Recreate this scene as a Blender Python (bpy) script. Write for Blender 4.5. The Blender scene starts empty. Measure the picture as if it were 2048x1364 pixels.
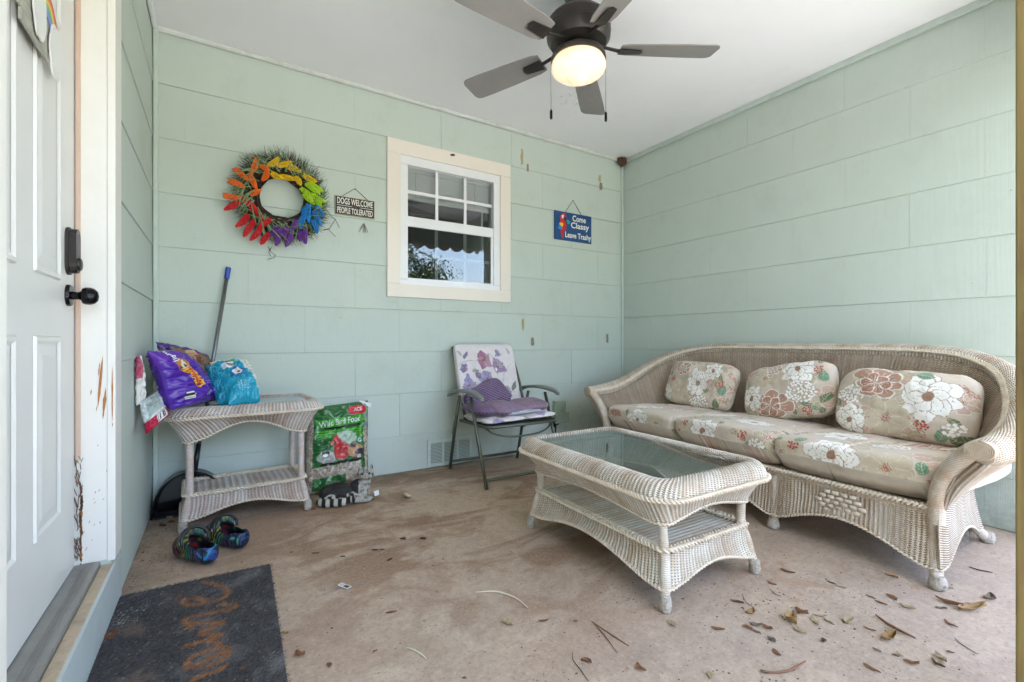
import bpy, bmesh, math, random
import numpy as np
from mathutils import Vector, Matrix, noise as mnoise
PI = math.pi
random.seed(7)
sc = bpy.context.scene
COL = sc.collection

# ------------------------------------------------------------------ camera, world, sun, exposure
cam_d = bpy.data.cameras.new('camera'); cam = bpy.data.objects.new('camera', cam_d); COL.objects.link(cam)
cam_d.sensor_width = 36.0; cam_d.lens = 930 / 2048 * 36; cam_d.clip_start = 0.02; cam_d.clip_end = 600
CAM_H = 0.91
YAW = math.atan2(584, 930)
cam.location = (0, 0, CAM_H); cam.rotation_euler = (PI / 2, 0, -YAW)
sc.camera = cam
world = bpy.data.worlds.new('World'); sc.world = world; world.use_nodes = True
wn = world.node_tree; wn.nodes.clear()
SUN_EL, SUN_AZ = math.radians(71), math.radians(192)      # azimuth from +Y towards +X: high, in front of the open porch
sky = wn.nodes.new('ShaderNodeTexSky'); sky.sky_type = 'NISHITA'; sky.sun_disc = False
sky.sun_elevation = SUN_EL; sky.sun_rotation = SUN_AZ; sky.air_density = 1.0; sky.dust_density = 2.0
wb = wn.nodes.new('ShaderNodeBackground'); wb.inputs[1].default_value = 0.13
wo = wn.nodes.new('ShaderNodeOutputWorld')
wn.links.new(sky.outputs[0], wb.inputs[0]); wn.links.new(wb.outputs[0], wo.inputs[0])
sun_d = bpy.data.lights.new('sun', 'SUN'); sun_d.energy = 5.0; sun_d.angle = math.radians(0.5); sun_d.color = (1, 0.95, 0.885)
sun = bpy.data.objects.new('sun', sun_d); COL.objects.link(sun)
sdir = Vector((math.sin(SUN_AZ) * math.cos(SUN_EL), math.cos(SUN_AZ) * math.cos(SUN_EL), math.sin(SUN_EL)))
sun.rotation_euler = sdir.to_track_quat('Z', 'Y').to_euler(); sun.location = sdir * 20
sc.view_settings.view_transform = 'Standard'; sc.view_settings.look = 'None'
sc.view_settings.gamma = 1.0; sc.view_settings.use_curve_mapping = False
sc.view_settings.exposure = 3.46
sc.cycles.max_bounces = 10; sc.cycles.diffuse_bounces = 6; sc.cycles.glossy_bounces = 3
sc.cycles.transparent_max_bounces = 16; sc.cycles.sample_clamp_indirect = 6
sc.cycles.caustics_reflective = False; sc.cycles.caustics_refractive = False
sc.cycles.use_denoising = True

# ------------------------------------------------------------------ measured geometry of the place (metres)
FPX = 930.0; SY, CY_ = math.sin(YAW), math.cos(YAW)
def ray(x, y):
    u = (x - 1024) / FPX; v = (682 - y) / FPX
    return (CY_ * u + SY, -SY * u + CY_, v)
def onz(x, y, z=0.0):                       # where a measured point of the photograph lies on a level plane
    X, Y, Z = ray(x, y); t = (z - CAM_H) / Z; return Vector((X * t, Y * t, z))
def ony(x, y, Yp):
    X, Y, Z = ray(x, y); t = Yp / Y; return Vector((X * t, Yp, CAM_H + Z * t))
XL, XR, YB, ZC = -0.311, 3.197, 3.142, 2.598
ZROWS = [2.598, 2.302, 2.009, 1.715, 1.421, 1.126, 0.836, 0.545, 0.252, 0.0]
WX0, WX1, WZ0, WZ1 = 1.053, 1.853, 1.305, 2.200           # window unit

# ------------------------------------------------------------------ mesh helpers
def link(o, parent=None):
    COL.objects.link(o)
    if parent is not None: o.parent = parent
    return o
def mesh_obj(name, verts, faces, mat=None, parent=None, smooth=False, uv=None, col=None, kind=None):
    me = bpy.data.meshes.new(name)
    me.from_pydata([tuple(v) for v in verts], [], [tuple(f) for f in faces]); me.update()
    if smooth: me.polygons.foreach_set('use_smooth', [True] * len(me.polygons))
    if uv is not None:
        l = me.uv_layers.new(name='UVMap'); idx = np.empty(len(me.loops), dtype=np.int32); me.loops.foreach_get('vertex_index', idx)
        l.data.foreach_set('uv', np.asarray(uv, dtype=np.float32)[idx].ravel())
    if col is not None:
        a = me.color_attributes.new('paint', 'FLOAT_COLOR', 'POINT')
        c = np.ones((len(verts), 4), dtype=np.float32); c[:, :3] = col; a.data.foreach_set('color', c.ravel())
    if mat is not None: me.materials.append(mat)
    o = bpy.data.objects.new(name, me)
    if kind: o['kind'] = kind
    return link(o, parent)
def thing(name, label, cat, loc=(0, 0, 0), rz=0.0, group=None):
    o = bpy.data.objects.new(name, None); o.empty_display_size = 0.05; o.location = loc; o.rotation_euler = (0, 0, rz)
    COL.objects.link(o); return tag(o, label, cat, group)
def tag(o, label, cat, group=None):
    o['label'] = label; o['category'] = cat
    if group: o['group'] = group
    return o
def structure(o): o['kind'] = 'structure'; return o
class MB:
    def __init__(s): s.v = []; s.f = []
    def add(s, vs, fs):
        n = len(s.v); s.v += [tuple(v) for v in vs]; s.f += [tuple(i + n for i in f) for f in fs]; return s
    def box(s, x0, x1, y0, y1, z0, z1, M=None, bev=0.0):
        if bev > 0:
            b = bev; vs = []; 
            bm = bmesh.new(); bmesh.ops.create_cube(bm, size=1.0)
            bmesh.ops.scale(bm, vec=(x1 - x0, y1 - y0, z1 - z0), verts=bm.verts)
            bmesh.ops.translate(bm, vec=((x0 + x1) / 2, (y0 + y1) / 2, (z0 + z1) / 2), verts=bm.verts)
            bmesh.ops.bevel(bm, geom=bm.edges[:], offset=b, segments=2, profile=0.5, affect='EDGES')
            bm.verts.index_update()
            vs = [v.co.copy() for v in bm.verts]; fs = [[v.index for v in f.verts] for f in bm.faces]; bm.free()
        else:
            vs = [Vector(p) for p in ((x0, y0, z0), (x1, y0, z0), (x1, y1, z0), (x0, y1, z0), (x0, y0, z1), (x1, y0, z1), (x1, y1, z1), (x0, y1, z1))]
            fs = [(0, 3, 2, 1), (4, 5, 6, 7), (0, 1, 5, 4), (1, 2, 6, 5), (2, 3, 7, 6), (3, 0, 4, 7)]
        if M is not None: vs = [M @ v for v in vs]
        return s.add(vs, fs)
    def tube(s, pts, r, n=8, closed=False, caps=True, flat=1.0):
        pts = [Vector(p) for p in pts]; m = len(pts)
        rr = r if hasattr(r, '__len__') else [r] * m
        up = None; rings = []
        for i, p in enumerate(pts):
            a = pts[(i - 1) % m] if (closed or i > 0) else p
            b = pts[(i + 1) % m] if (closed or i < m - 1) else p
            t = (b - a).normalized() if (b - a).length > 1e-9 else Vector((0, 0, 1))
            if up is None:
                up = Vector((0, 0, 1)) if abs(t.z) < 0.9 else Vector((1, 0, 0))
            side = t.cross(up)
            if side.length < 1e-6: side = t.orthogonal()
            side.normalize(); up = side.cross(t).normalized()
            rings.append([p + side * (rr[i] * math.cos(2 * PI * k / n)) + up * (rr[i] * flat * math.sin(2 * PI * k / n)) for k in range(n)])
        vs = [v for rg in rings for v in rg]; fs = []
        for i in range(m if closed else m - 1):
            j = (i + 1) % m
            for k in range(n):
                l = (k + 1) % n; fs.append((i * n + k, j * n + k, j * n + l, i * n + l))
        if not closed and caps:
            fs.append(tuple(range(n))); fs.append(tuple((m - 1) * n + k for k in reversed(range(n))))
        return s.add(vs, fs)
    def lathe(s, prof, n=32, c=(0, 0, 0), M=None):
        vs = []; fs = []; c = Vector(c); m = len(prof)
        for (r, z) in prof:
            for k in range(n):
                v = Vector((r * math.cos(2 * PI * k / n), r * math.sin(2 * PI * k / n), z))
                vs.append((M @ v if M is not None else v) + c)
        for i in range(m - 1):
            for k in range(n):
                l = (k + 1) % n; fs.append((i * n + k, i * n + l, (i + 1) * n + l, (i + 1) * n + k))
        return s.add(vs, fs)
    def prism(s, poly, axis_o, ax, ay, an, d):           # polygon in the plane (ax, ay) from axis_o, extruded by d along an
        o = Vector(axis_o); ax = Vector(ax); ay = Vector(ay); an = Vector(an); n = len(poly)
        a = [o + ax * x + ay * y for x, y in poly]; b = [v + an * d for v in a]
        return s.add(a + b, [tuple(range(n))[::-1], tuple(range(n, 2 * n))] + [(i, (i + 1) % n, (i + 1) % n + n, i + n) for i in range(n)])
    def build(s, name, mat=None, parent=None, smooth=False, **k):
        return mesh_obj(name, s.v, s.f, mat, parent, smooth, **k)
def smooth_by_angle(o, deg=35):
    me = o.data; me.polygons.foreach_set('use_smooth', [True] * len(me.polygons))
    bm = bmesh.new(); bm.from_mesh(me)
    for e in bm.edges:
        e.smooth = not (len(e.link_faces) == 2 and e.calc_face_angle(0) > math.radians(deg))
    bm.to_mesh(me); bm.free(); return o
def catmull(P, n, closed=False):
    P = np.asarray(P, float); m = len(P)
    if m == 2 and not closed:
        t = np.linspace(0, 1, n)[:, None]; return P[0] * (1 - t) + P[1] * t
    K = 12; out = []
    seg = m if closed else m - 1
    for i in range(seg):
        p0 = P[(i - 1) % m] if (closed or i > 0) else 2 * P[0] - P[1]
        p1 = P[i]; p2 = P[(i + 1) % m]
        p3 = P[(i + 2) % m] if (closed or i < m - 2) else 2 * P[-1] - P[-2]
        for k in range(K):
            t = k / K
            out.append(0.5 * (2 * p1 + (p2 - p0) * t + (2 * p0 - 5 * p1 + 4 * p2 - p3) * t * t + (3 * p1 - p0 - 3 * p2 + p3) * t ** 3))
    out.append(P[0] if closed else P[-1]); out = np.array(out)
    d = np.concatenate([[0], np.cumsum(np.linalg.norm(np.diff(out, axis=0), axis=1))])
    s = np.linspace(0, d[-1], n + 1 if closed else n)
    R = np.stack([np.interp(s, d, out[:, c]) for c in range(out.shape[1])], 1)
    return R[:-1] if closed else R
def grid_faces(nu, nv, closed=False):
    f = []
    for j in range(nv - 1):
        for i in range(nu if closed else nu - 1):
            k = (i + 1) % nu; f.append((j * nu + i, j * nu + k, (j + 1) * nu + k, (j + 1) * nu + i))
    return f
RIB = 0.016
def loft(name, rows, mat, parent, nv=12, closed=False, amp=0.0018, thick=0.006, flip=False, rib=RIB, rescol=4):
    """woven panel stretched over control rows: upright stakes every RIB stand proud of the weave"""
    L = np.linalg.norm(np.diff(np.asarray(rows[len(rows) // 2] + ([rows[len(rows) // 2][0]] if closed else []), float), axis=0), axis=1).sum()
    nrib = max(2, round(L / rib)); nu = nrib * rescol + (0 if closed else 1)
    R = np.array([catmull(r, nu, closed) for r in rows])                    # rows x nu x 3
    G = np.stack([catmull(R[:, i, :], nv) for i in range(nu)], 1)           # nv x nu x 3
    du = np.gradient(G, axis=1)
    if closed: du = (np.roll(G, -1, 1) - np.roll(G, 1, 1)) / 2
    dv = np.gradient(G, axis=0); N = np.cross(du, dv); N /= (np.linalg.norm(N, axis=2, keepdims=True) + 1e-9)
    if flip: N = -N
    i = np.arange(nu); off = amp * np.cos(2 * PI * i / rescol)
    G = G + N * off[None, :, None]
    mid = G[nv // 2]; h = np.linalg.norm(np.diff(G, axis=0), axis=2).mean(1); vv = np.concatenate([[0], np.cumsum(h)])
    U = np.tile(i / rescol * rib, (nv, 1)); V = np.tile(vv[:, None], (1, nu))
    f = grid_faces(nu, nv, closed)
    if flip: f = [q[::-1] for q in f]
    if closed:                                                               # wrap of u: a seam one rib wide is hidden by the pattern period
        U = U.copy()
    o = mesh_obj(name, G.reshape(-1, 3), f, mat, parent, True, uv=np.stack([U.ravel(), V.ravel()], 1))
    if thick:
        m = o.modifiers.new('thickness', 'SOLIDIFY'); m.thickness = thick; m.offset = -1
    return o
def braid(name, path, mat, parent, w=0.012, h=0.006, r=0.0055, pitch=0.045, closed=False, up=(0, 0, 1), nstr=3, seg=10, ns=5):
    """plaited cane border: three flat strands crossing over one another along the path"""
    P = np.asarray(path, float); L = np.linalg.norm(np.diff(np.vstack([P, P[:1]]) if closed else P, axis=0), axis=1).sum()
    per = max(1, round(L / pitch)); n = per * seg; C = catmull(P, n, closed)
    T = (np.roll(C, -1, 0) - np.roll(C, 1, 0)) if closed else np.gradient(C, axis=0)
    T /= np.linalg.norm(T, axis=1, keepdims=True) + 1e-9
    upv = np.asarray(up, float)
    if upv.ndim == 2: upv = catmull(upv, n, closed)
    S = np.cross(T, upv); S /= np.linalg.norm(S, axis=1, keepdims=True) + 1e-9
    Nn = np.cross(S, T); mb = MB(); k = np.arange(n)
    for j in range(nstr):
        th = 2 * PI * (k / seg + j / nstr)
        Q = C + S * (w * np.sin(th))[:, None] + Nn * (h * np.sin(2 * th))[:, None]
        mb.tube([Vector(q) for q in Q], r, ns, closed=closed, flat=0.75)
    return mb.build(name, mat, parent, True, kind='stuff')
def fbm(v, s, oct=3):
    a = 0; k = 1; n = 0
    for i in range(oct):
        a += k * mnoise.noise(Vector(v) * s); n += k; k *= 0.5; s *= 2.1
    return a / n

# ------------------------------------------------------------------ material helpers
def newmat(name):
    m = bpy.data.materials.new(name); m.use_nodes = True; nt = m.node_tree; nt.nodes.clear()
    o = nt.nodes.new('ShaderNodeOutputMaterial'); b = nt.nodes.new('ShaderNodeBsdfPrincipled'); nt.links.new(b.outputs[0], o.inputs[0])
    return m, nt, b
class NT:
    def __init__(s, nt): s.t = nt
    def n(s, typ, ins=None, **props):
        q = s.t.nodes.new(typ)
        for k, v in props.items(): setattr(q, k, v)
        if ins:
            for k, v in ins.items(): s.put(q.inputs[k], v)
        return q
    def put(s, sock, v):
        if isinstance(v, bpy.types.NodeSocket): s.t.links.new(v, sock)
        else:
            if sock.type == 'RGBA' and len(v) == 3: v = (*v, 1)
            sock.default_value = v
    def m(s, op, a, b=None, c=None, clamp=False):
        q = s.t.nodes.new('ShaderNodeMath'); q.operation = op; q.use_clamp = clamp
        for i, v in enumerate((a, b, c)):
            if v is not None: s.put(q.inputs[i], v)
        return q.outputs[0]
    def mix(s, f, a, b, mode='MIX'):
        q = s.t.nodes.new('ShaderNodeMix'); q.data_type = 'RGBA'; q.blend_type = mode
        s.put(q.inputs[0], f); s.put(q.inputs[6], a); s.put(q.inputs[7], b); return q.outputs[2]
    def noise(s, vec, scale, detail=4, rough=0.55, dist=0.0):
        q = s.n('ShaderNodeTexNoise', {'Vector': vec, 'Scale': scale, 'Detail': detail, 'Roughness': rough, 'Distortion': dist}); return q.outputs['Fac']
    def ramp(s, f, lo, hi):
        q = s.n('ShaderNodeMapRange', {0: f, 1: lo, 2: hi, 3: 0.0, 4: 1.0}); q.clamp = True; return q.outputs[0]
    def pos(s): return s.n('ShaderNodeNewGeometry').outputs['Position']
    def obj(s): return s.n('ShaderNodeTexCoord').outputs['Object']
    def uv(s): return s.n('ShaderNodeTexCoord').outputs['UV']
    def map(s, v, sc_=(1, 1, 1), loc=(0, 0, 0)):
        return s.n('ShaderNodeMapping', {'Vector': v, 'Scale': sc_, 'Location': loc}).outputs[0]
    def bump(s, h, st, dist=0.01, nrm=None):
        q = s.n('ShaderNodeBump', {'Height': h, 'Strength': st, 'Distance': dist})
        if nrm is not None: s.put(q.inputs['Normal'], nrm)
        return q.outputs[0]
def simple(name, col, rough=0.5, var=0.12, scale=20, bump=0.0, bscale=80, metal=0.0, dirt=None, dirt_amt=0.3, spec=0.5):
    m, nt, b = newmat(name); N = NT(nt); v = N.obj()
    f = N.noise(v, scale, 5)
    c = N.mix(N.m('MULTIPLY', f, 1.0), [max(0, x * (1 - var)) for x in col], [min(1, x * (1 + var)) for x in col])
    if dirt is not None:
        d = N.ramp(N.noise(v, scale * 0.35, 8, 0.7), 0.5, 0.72); c = N.mix(N.m('MULTIPLY', d, dirt_amt), c, dirt)
    N.put(b.inputs['Base Color'], c); b.inputs['Roughness'].default_value = rough; b.inputs['Metallic'].default_value = metal
    b.inputs['Specular IOR Level'].default_value = spec
    if bump: N.put(b.inputs['Normal'], N.bump(N.noise(v, bscale, 6, 0.65), bump, 0.004))
    return m
def painted(name, rough=0.5, spec=0.4, bump=0.0, bscale=300, weave=False, sheen=0.0, dirt=0.0):
    m, nt, b = newmat(name); N = NT(nt); c = N.n('ShaderNodeAttribute', attribute_name='paint').outputs['Color']
    v = N.obj(); f = N.noise(v, 35, 5)
    c = N.mix(0.18, c, N.mix(f, (0.0, 0.0, 0.0), (1, 1, 1)), 'OVERLAY')
    if dirt: c = N.mix(N.m('MULTIPLY', N.ramp(N.noise(v, 5, 6, 0.7), 0.45, 0.75), dirt), c, (0.33, 0.27, 0.2))
    N.put(b.inputs['Base Color'], c); b.inputs['Roughness'].default_value = rough; b.inputs['Specular IOR Level'].default_value = spec
    if sheen: b.inputs['Sheen Weight'].default_value = sheen
    if weave or bump:
        h = N.noise(v, bscale, 3)
        h2 = N.noise(v, 14, 4)
        nn = N.bump(h, 0.25 if weave else bump, 0.002)
        N.put(b.inputs['Normal'], N.bump(h2, 0.25, 0.008, nn))
    return m

def wall_material(name, axis):
    m, nt, b = newmat(name); N = NT(nt); p = N.pos()
    rnd = N.n('ShaderNodeObjectInfo').outputs['Random']
    base = N.mix(N.noise(p, 2.2, 4), (0.495, 0.562, 0.510), (0.535, 0.595, 0.548))
    base = N.mix(N.m('MULTIPLY', rnd, 0.25), base, (0.555, 0.61, 0.570))
    # grime: soft film, specks, and mould mixed with painted shade low in the far corner
    film = N.ramp(N.noise(p, 3.5, 9, 0.75), 0.52, 0.80)
    base = N.mix(N.m('MULTIPLY', film, 0.30), base, (0.36, 0.365, 0.30))
    base = N.mix(N.m('MULTIPLY', N.ramp(N.noise(N.map(p, (1, 1, 0.35)), 7.0, 8, 0.7), 0.55, 0.75), 0.16), base, (0.40, 0.41, 0.36))
    vo = N.n('ShaderNodeTexVoronoi', {'Vector': p, 'Scale': 16.0, 'Randomness': 1.0}).outputs['Distance']
    spk = N.m('LESS_THAN', vo, N.m('MULTIPLY', N.ramp(N.noise(p, 7, 3), 0.50, 0.75), 0.085))
    base = N.mix(N.m('MULTIPLY', spk, 0.55), base, (0.12, 0.11, 0.08))
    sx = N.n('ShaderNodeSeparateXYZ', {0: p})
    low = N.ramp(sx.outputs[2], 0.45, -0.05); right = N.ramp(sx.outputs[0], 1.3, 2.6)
    mould_shade = N.m('MULTIPLY', N.m('MULTIPLY', low, right), N.ramp(N.noise(p, 9, 8, 0.75), 0.35, 0.7))
    base = N.mix(N.m('MULTIPLY', mould_shade, 0.75), base, (0.12, 0.115, 0.075))
    N.put(b.inputs['Base Color'], base); b.inputs['Roughness'].default_value = 0.62; b.inputs['Specular IOR Level'].default_value = 0.35
    # combed upright striations pressed into the shingle face
    co = sx.outputs[axis]
    wig = N.m('MULTIPLY', N.noise(N.map(p, (30, 30, 1.2)), 1.0, 3), 0.006)
    st = N.m('SINE', N.m('MULTIPLY', N.m('ADD', co, wig), 2 * PI / 0.0085))
    brk = N.noise(N.map(p, (60, 60, 3)), 1.0, 4)
    hh = N.m('MULTIPLY', st, N.m('ADD', brk, 0.15))
    n1 = N.bump(hh, 0.34 if axis == 1 else 0.07, 0.0012)
    n2 = N.bump(N.noise(p, 45, 6, 0.6), 0.12, 0.004, n1)
    N.put(b.inputs['Normal'], n2); return m
M = {}
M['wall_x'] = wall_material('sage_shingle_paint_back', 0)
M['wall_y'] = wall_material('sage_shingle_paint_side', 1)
M['sage_trim'] = simple('sage_trim_paint', (0.53, 0.60, 0.555), 0.5, 0.06, 30, 0.05, dirt=(0.2, 0.2, 0.14), dirt_amt=0.2)
M['ceiling'] = simple('ceiling_paint', (0.80, 0.80, 0.825), 0.75, 0.03, 3, 0.12, 40, dirt=(0.45, 0.43, 0.40), dirt_amt=0.12)
M['white_door'] = simple('white_door_paint', (0.74, 0.735, 0.72), 0.38, 0.02, 6, 0.02, 120, dirt=(0.55, 0.52, 0.47), dirt_amt=0.15)
M['cream_trim'] = simple('cream_trim_paint', (0.80, 0.725, 0.655), 0.42, 0.03, 8, 0.04, 60, dirt=(0.55, 0.45, 0.33), dirt_amt=0.12)
M['jamb'] = simple('jamb_paint', (0.80, 0.775, 0.735), 0.4, 0.02, 8, 0.05, 50, dirt=(0.45, 0.38, 0.3), dirt_amt=0.14)
M['vinyl'] = simple('white_vinyl', (0.80, 0.79, 0.82), 0.3, 0.02, 10, 0.0, dirt=(0.6, 0.57, 0.52), dirt_amt=0.15)
M['vinyl_dim'] = simple('interior_grille', (0.55, 0.55, 0.56), 0.5, 0.03, 10)
M['blind'] = simple('blind_slat', (0.78, 0.78, 0.76), 0.5, 0.04, 10)
M['dark'] = simple('dark_room', (0.035, 0.03, 0.028), 0.9, 0.3, 3)
M['bronze'] = simple('dark_bronze', (0.045, 0.038, 0.036), 0.42, 0.3, 12, 0.1, 90, metal=0.55, dirt=(0.16, 0.14, 0.12), dirt_amt=0.5)
M['blackmetal'] = simple('black_metal', (0.012, 0.011, 0.013), 0.22, 0.2, 30, metal=0.6)
M['blade'] = simple('fan_blade', (0.25, 0.235, 0.23), 0.5, 0.15, 9, 0.1, 60, dirt=(0.3, 0.28, 0.26), dirt_amt=0.5)
M['alu'] = simple('threshold_metal', (0.33, 0.32, 0.30), 0.5, 0.25, 14, 0.15, 60, metal=0.5, dirt=(0.16, 0.13, 0.10), dirt_amt=0.5)
M['sillwood'] = simple('sill_wood', (0.48, 0.38, 0.27), 0.7, 0.3, 25, 0.3, 60, dirt=(0.12, 0.09, 0.06), dirt_amt=0.6)
M['riser'] = simple('riser_paint', (0.50, 0.55, 0.55), 0.55, 0.08, 8, 0.06, 50, dirt=(0.25, 0.23, 0.2), dirt_amt=0.35)
M['strip'] = simple('weather_strip', (0.60, 0.43, 0.34), 0.6, 0.08, 20, 0.1, 60)
M['rawwood'] = simple('bare_wood', (0.42, 0.17, 0.055), 0.8, 0.35, 60, 0.4, 90)
M['rot'] = simple('rotten_wood', (0.16, 0.09, 0.06), 0.9, 0.6, 70, 0.8, 90)
M['post'] = None
M['chair_metal'] = simple('olive_tube', (0.105, 0.112, 0.085), 0.38, 0.18, 14, 0.06, 80, metal=0.55, dirt=(0.2, 0.19, 0.15), dirt_amt=0.35)
M['plastic_black'] = simple('black_plastic', (0.012, 0.013, 0.017), 0.32, 0.25, 14, 0.05, dirt=(0.10, 0.09, 0.08), dirt_amt=0.35)
M['steel'] = simple('grey_pole', (0.20, 0.20, 0.21), 0.32, 0.1, 20, metal=0.7)
M['blue'] = simple('blue_grip', (0.02, 0.07, 0.42), 0.4, 0.1, 20)
M['box'] = simple('junction_box_paint', (0.31, 0.37, 0.29), 0.55, 0.15, 25, 0.2, 70, dirt=(0.12, 0.07, 0.035), dirt_amt=0.5)
M['rust'] = simple('rust_hole', (0.085, 0.035, 0.018), 0.9, 0.5, 60, 0.5, 90)
M['mud'] = simple('mud_nest', (0.10, 0.05, 0.03), 0.95, 0.5, 70, 1.0, 120)
M['twig'] = simple('vine_twig', (0.040, 0.021, 0.014), 0.75, 0.35, 60, 0.3, 120)
M['stem_green'] = simple('dusty_green', (0.075, 0.115, 0.055), 0.6, 0.3, 30)
M['twine'] = simple('jute_twine', (0.16, 0.10, 0.06), 0.9, 0.3, 90, 0.5, 200)
M['white_text'] = simple('white_print', (0.82, 0.80, 0.74), 0.6, 0.06, 60)
M['sign_black'] = simple('sign_black', (0.028, 0.022, 0.02), 0.6, 0.25, 40)
M['sign_edge'] = simple('sign_edge', (0.42, 0.32, 0.22), 0.7, 0.2, 40)
M['sign_blue'] = simple('sign_blue', (0.008, 0.065, 0.21), 0.5, 0.15, 30)
def wicker_material(name, paint, tan, wear=0.35, dark=(0.075, 0.05, 0.035), wp=0.0072):
    m, nt, b = newmat(name); N = NT(nt); uv = N.uv(); s = N.n('ShaderNodeSeparateXYZ', {0: uv}); u, v = s.outputs[0], s.outputs[1]
    a = N.m('DIVIDE', u, RIB); col = N.m('FLOOR', N.m('ADD', a, 0.5)); par = N.m('MULTIPLY', N.m('MODULO', N.m('ABSOLUTE', col), 2.0), 0.5)
    ph = N.m('ADD', N.m('DIVIDE', v, wp), par)
    weft = N.m('ABSOLUTE', N.m('SINE', N.m('MULTIPLY', ph, PI)))
    stake = N.m('COSINE', N.m('MULTIPLY', a, 2 * PI))                    # +1 on the stake, -1 between stakes
    h = N.m('ADD', weft, N.m('MULTIPLY', stake, 0.35))
    gap = N.m('MULTIPLY', N.ramp(weft, 0.80, 0.22), N.ramp(stake, 0.80, -0.35))
    pos = N.obj()
    w1 = N.ramp(N.noise(pos, 7, 6, 0.65), 0.38, 0.72)
    strand = N.n('ShaderNodeTexNoise', {'Vector': N.n('ShaderNodeCombineXYZ', {0: N.m('MULTIPLY', a, 0.45), 1: N.m('MULTIPLY', N.m('FLOOR', ph), 7.3), 2: 0.0}).outputs[0], 'Scale': 1.0, 'Detail': 2.0}).outputs['Fac']
    colr = N.m('WRAP', N.m('MULTIPLY', N.m('SINE', N.m('MULTIPLY', col, 12.9898)), 43.7), 1.0, 0.0)
    f = N.m('ADD', N.m('MULTIPLY', w1, 0.55), N.m('ADD', N.m('MULTIPLY', strand, 0.5), N.m('MULTIPLY', colr, 0.35)))
    c = N.mix(N.m('MULTIPLY', N.ramp(f, 0.35, 1.0), wear + 0.3, clamp=True), paint, tan)
    c = N.mix(N.m('MULTIPLY', gap, 0.97), c, dark)
    dirt = N.ramp(N.noise(pos, 3.0, 8, 0.7), 0.5, 0.78); c = N.mix(N.m('MULTIPLY', dirt, 0.25), c, (0.30, 0.24, 0.18))
    N.put(b.inputs['Base Color'], c); b.inputs['Roughness'].default_value = 0.5; b.inputs['Specular IOR Level'].default_value = 0.35
    N.put(b.inputs['Normal'], N.bump(h, 0.9, 0.0025)); return m
M['wick'] = wicker_material('wicker_whitewash', (0.77, 0.715, 0.645), (0.46, 0.29, 0.165), 0.45)
M['wick_pink'] = wicker_material('wicker_pinkish', (0.76, 0.695, 0.655), (0.44, 0.26, 0.19), 0.50)
M['wick_sofa'] = wicker_material('wicker_cream_sofa', (0.735, 0.655, 0.565), (0.46, 0.30, 0.18), 0.45)
M['wick_tan'] = wicker_material('wicker_tan_inside', (0.60, 0.49, 0.39), (0.36, 0.235, 0.15), 0.45)
M['cane'] = simple('cane_plait', (0.72, 0.62, 0.51), 0.5, 0.2, 45, 0.15, 160, dirt=(0.38, 0.25, 0.15), dirt_amt=0.5)
M['cane_tan'] = simple('cane_plait_tan', (0.52, 0.42, 0.325), 0.5, 0.2, 45, 0.15, 160, dirt=(0.30, 0.2, 0.13), dirt_amt=0.5)
def wrapped(name, c1, c2, pitch=0.0065, axis=2):
    m, nt, b = newmat(name); N = NT(nt); p = N.obj(); s = N.n('ShaderNodeSeparateXYZ', {0: p})
    k = N.m('MULTIPLY', s.outputs[axis], 1 / pitch); h = N.m('ABSOLUTE', N.m('SINE', N.m('MULTIPLY', k, PI)))
    c = N.mix(N.ramp(N.noise(p, 12, 5, 0.7), 0.35, 0.7), c1, c2)
    c = N.mix(N.ramp(h, 0.35, 0.05), c, [x * 0.4 for x in c2])
    N.put(b.inputs['Base Color'], c); b.inputs['Roughness'].default_value = 0.45
    N.put(b.inputs['Normal'], N.bump(h, 0.6, 0.002)); return m
M['wrap'] = wrapped('cane_wrapped_leg', (0.72, 0.68, 0.63), (0.46, 0.30, 0.17))
M['wrap_pink'] = wrapped('cane_wrapped_leg_pink', (0.68, 0.62, 0.60), (0.50, 0.34, 0.26))
M['foot'] = simple('grey_woven_foot', (0.46, 0.41, 0.36), 0.85, 0.6, 190, 1.0, 230, dirt=(0.10, 0.08, 0.065), dirt_amt=0.85)

# concrete
m, nt, b = newmat('stained_concrete'); N = NT(nt); p = N.pos(); sx = N.n('ShaderNodeSeparateXYZ', {0: p})
c = N.mix(N.noise(p, 1.1, 5), (0.47, 0.335, 0.235), (0.56, 0.43, 0.325))
front = N.m('ADD', N.m('MULTIPLY', N.ramp(sx.outputs[1], 2.2, 0.8), 0.75), N.m('MULTIPLY', N.m('SUBTRACT', N.noise(p, 1.7, 5), 0.5), 1.2), clamp=True)
c = N.mix(front, c, N.mix(N.ramp(N.noise(p, 5.5, 7, 0.7), 0.40, 0.66), (0.45, 0.365, 0.305), (0.33, 0.262, 0.225)))
c = N.mix(N.m('MULTIPLY', N.ramp(N.noise(p, 26, 6, 0.7), 0.40, 0.66), 0.42), c, (0.29, 0.22, 0.17))
st = N.ramp(N.noise(N.map(p, (1.0, 2.3, 1.0)), 1.35, 9, 0.62, 1.1), 0.485, 0.555)
reg = N.ramp(N.n('ShaderNodeVectorMath', {0: p, 1: (1.05, 2.35, 0)}, operation='DISTANCE').outputs['Value'], 1.5, 0.7)
c = N.mix(N.m('MULTIPLY', N.m('MULTIPLY', st, reg), 0.66), c, (0.235, 0.125, 0.073))
st2 = N.ramp(N.noise(p, 3.6, 10, 0.72, 0.6), 0.50, 0.60)
c = N.mix(N.m('MULTIPLY', N.m('MULTIPLY', st2, reg), 0.55), c, (0.25, 0.145, 0.09))
lt = N.ramp(N.noise(N.map(p, (1, 1, 1), (5, 3, 0)), 2.4, 8, 0.65, 0.8), 0.60, 0.68); c = N.mix(N.m('MULTIPLY', lt, 0.45), c, (0.55, 0.46, 0.36))
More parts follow.
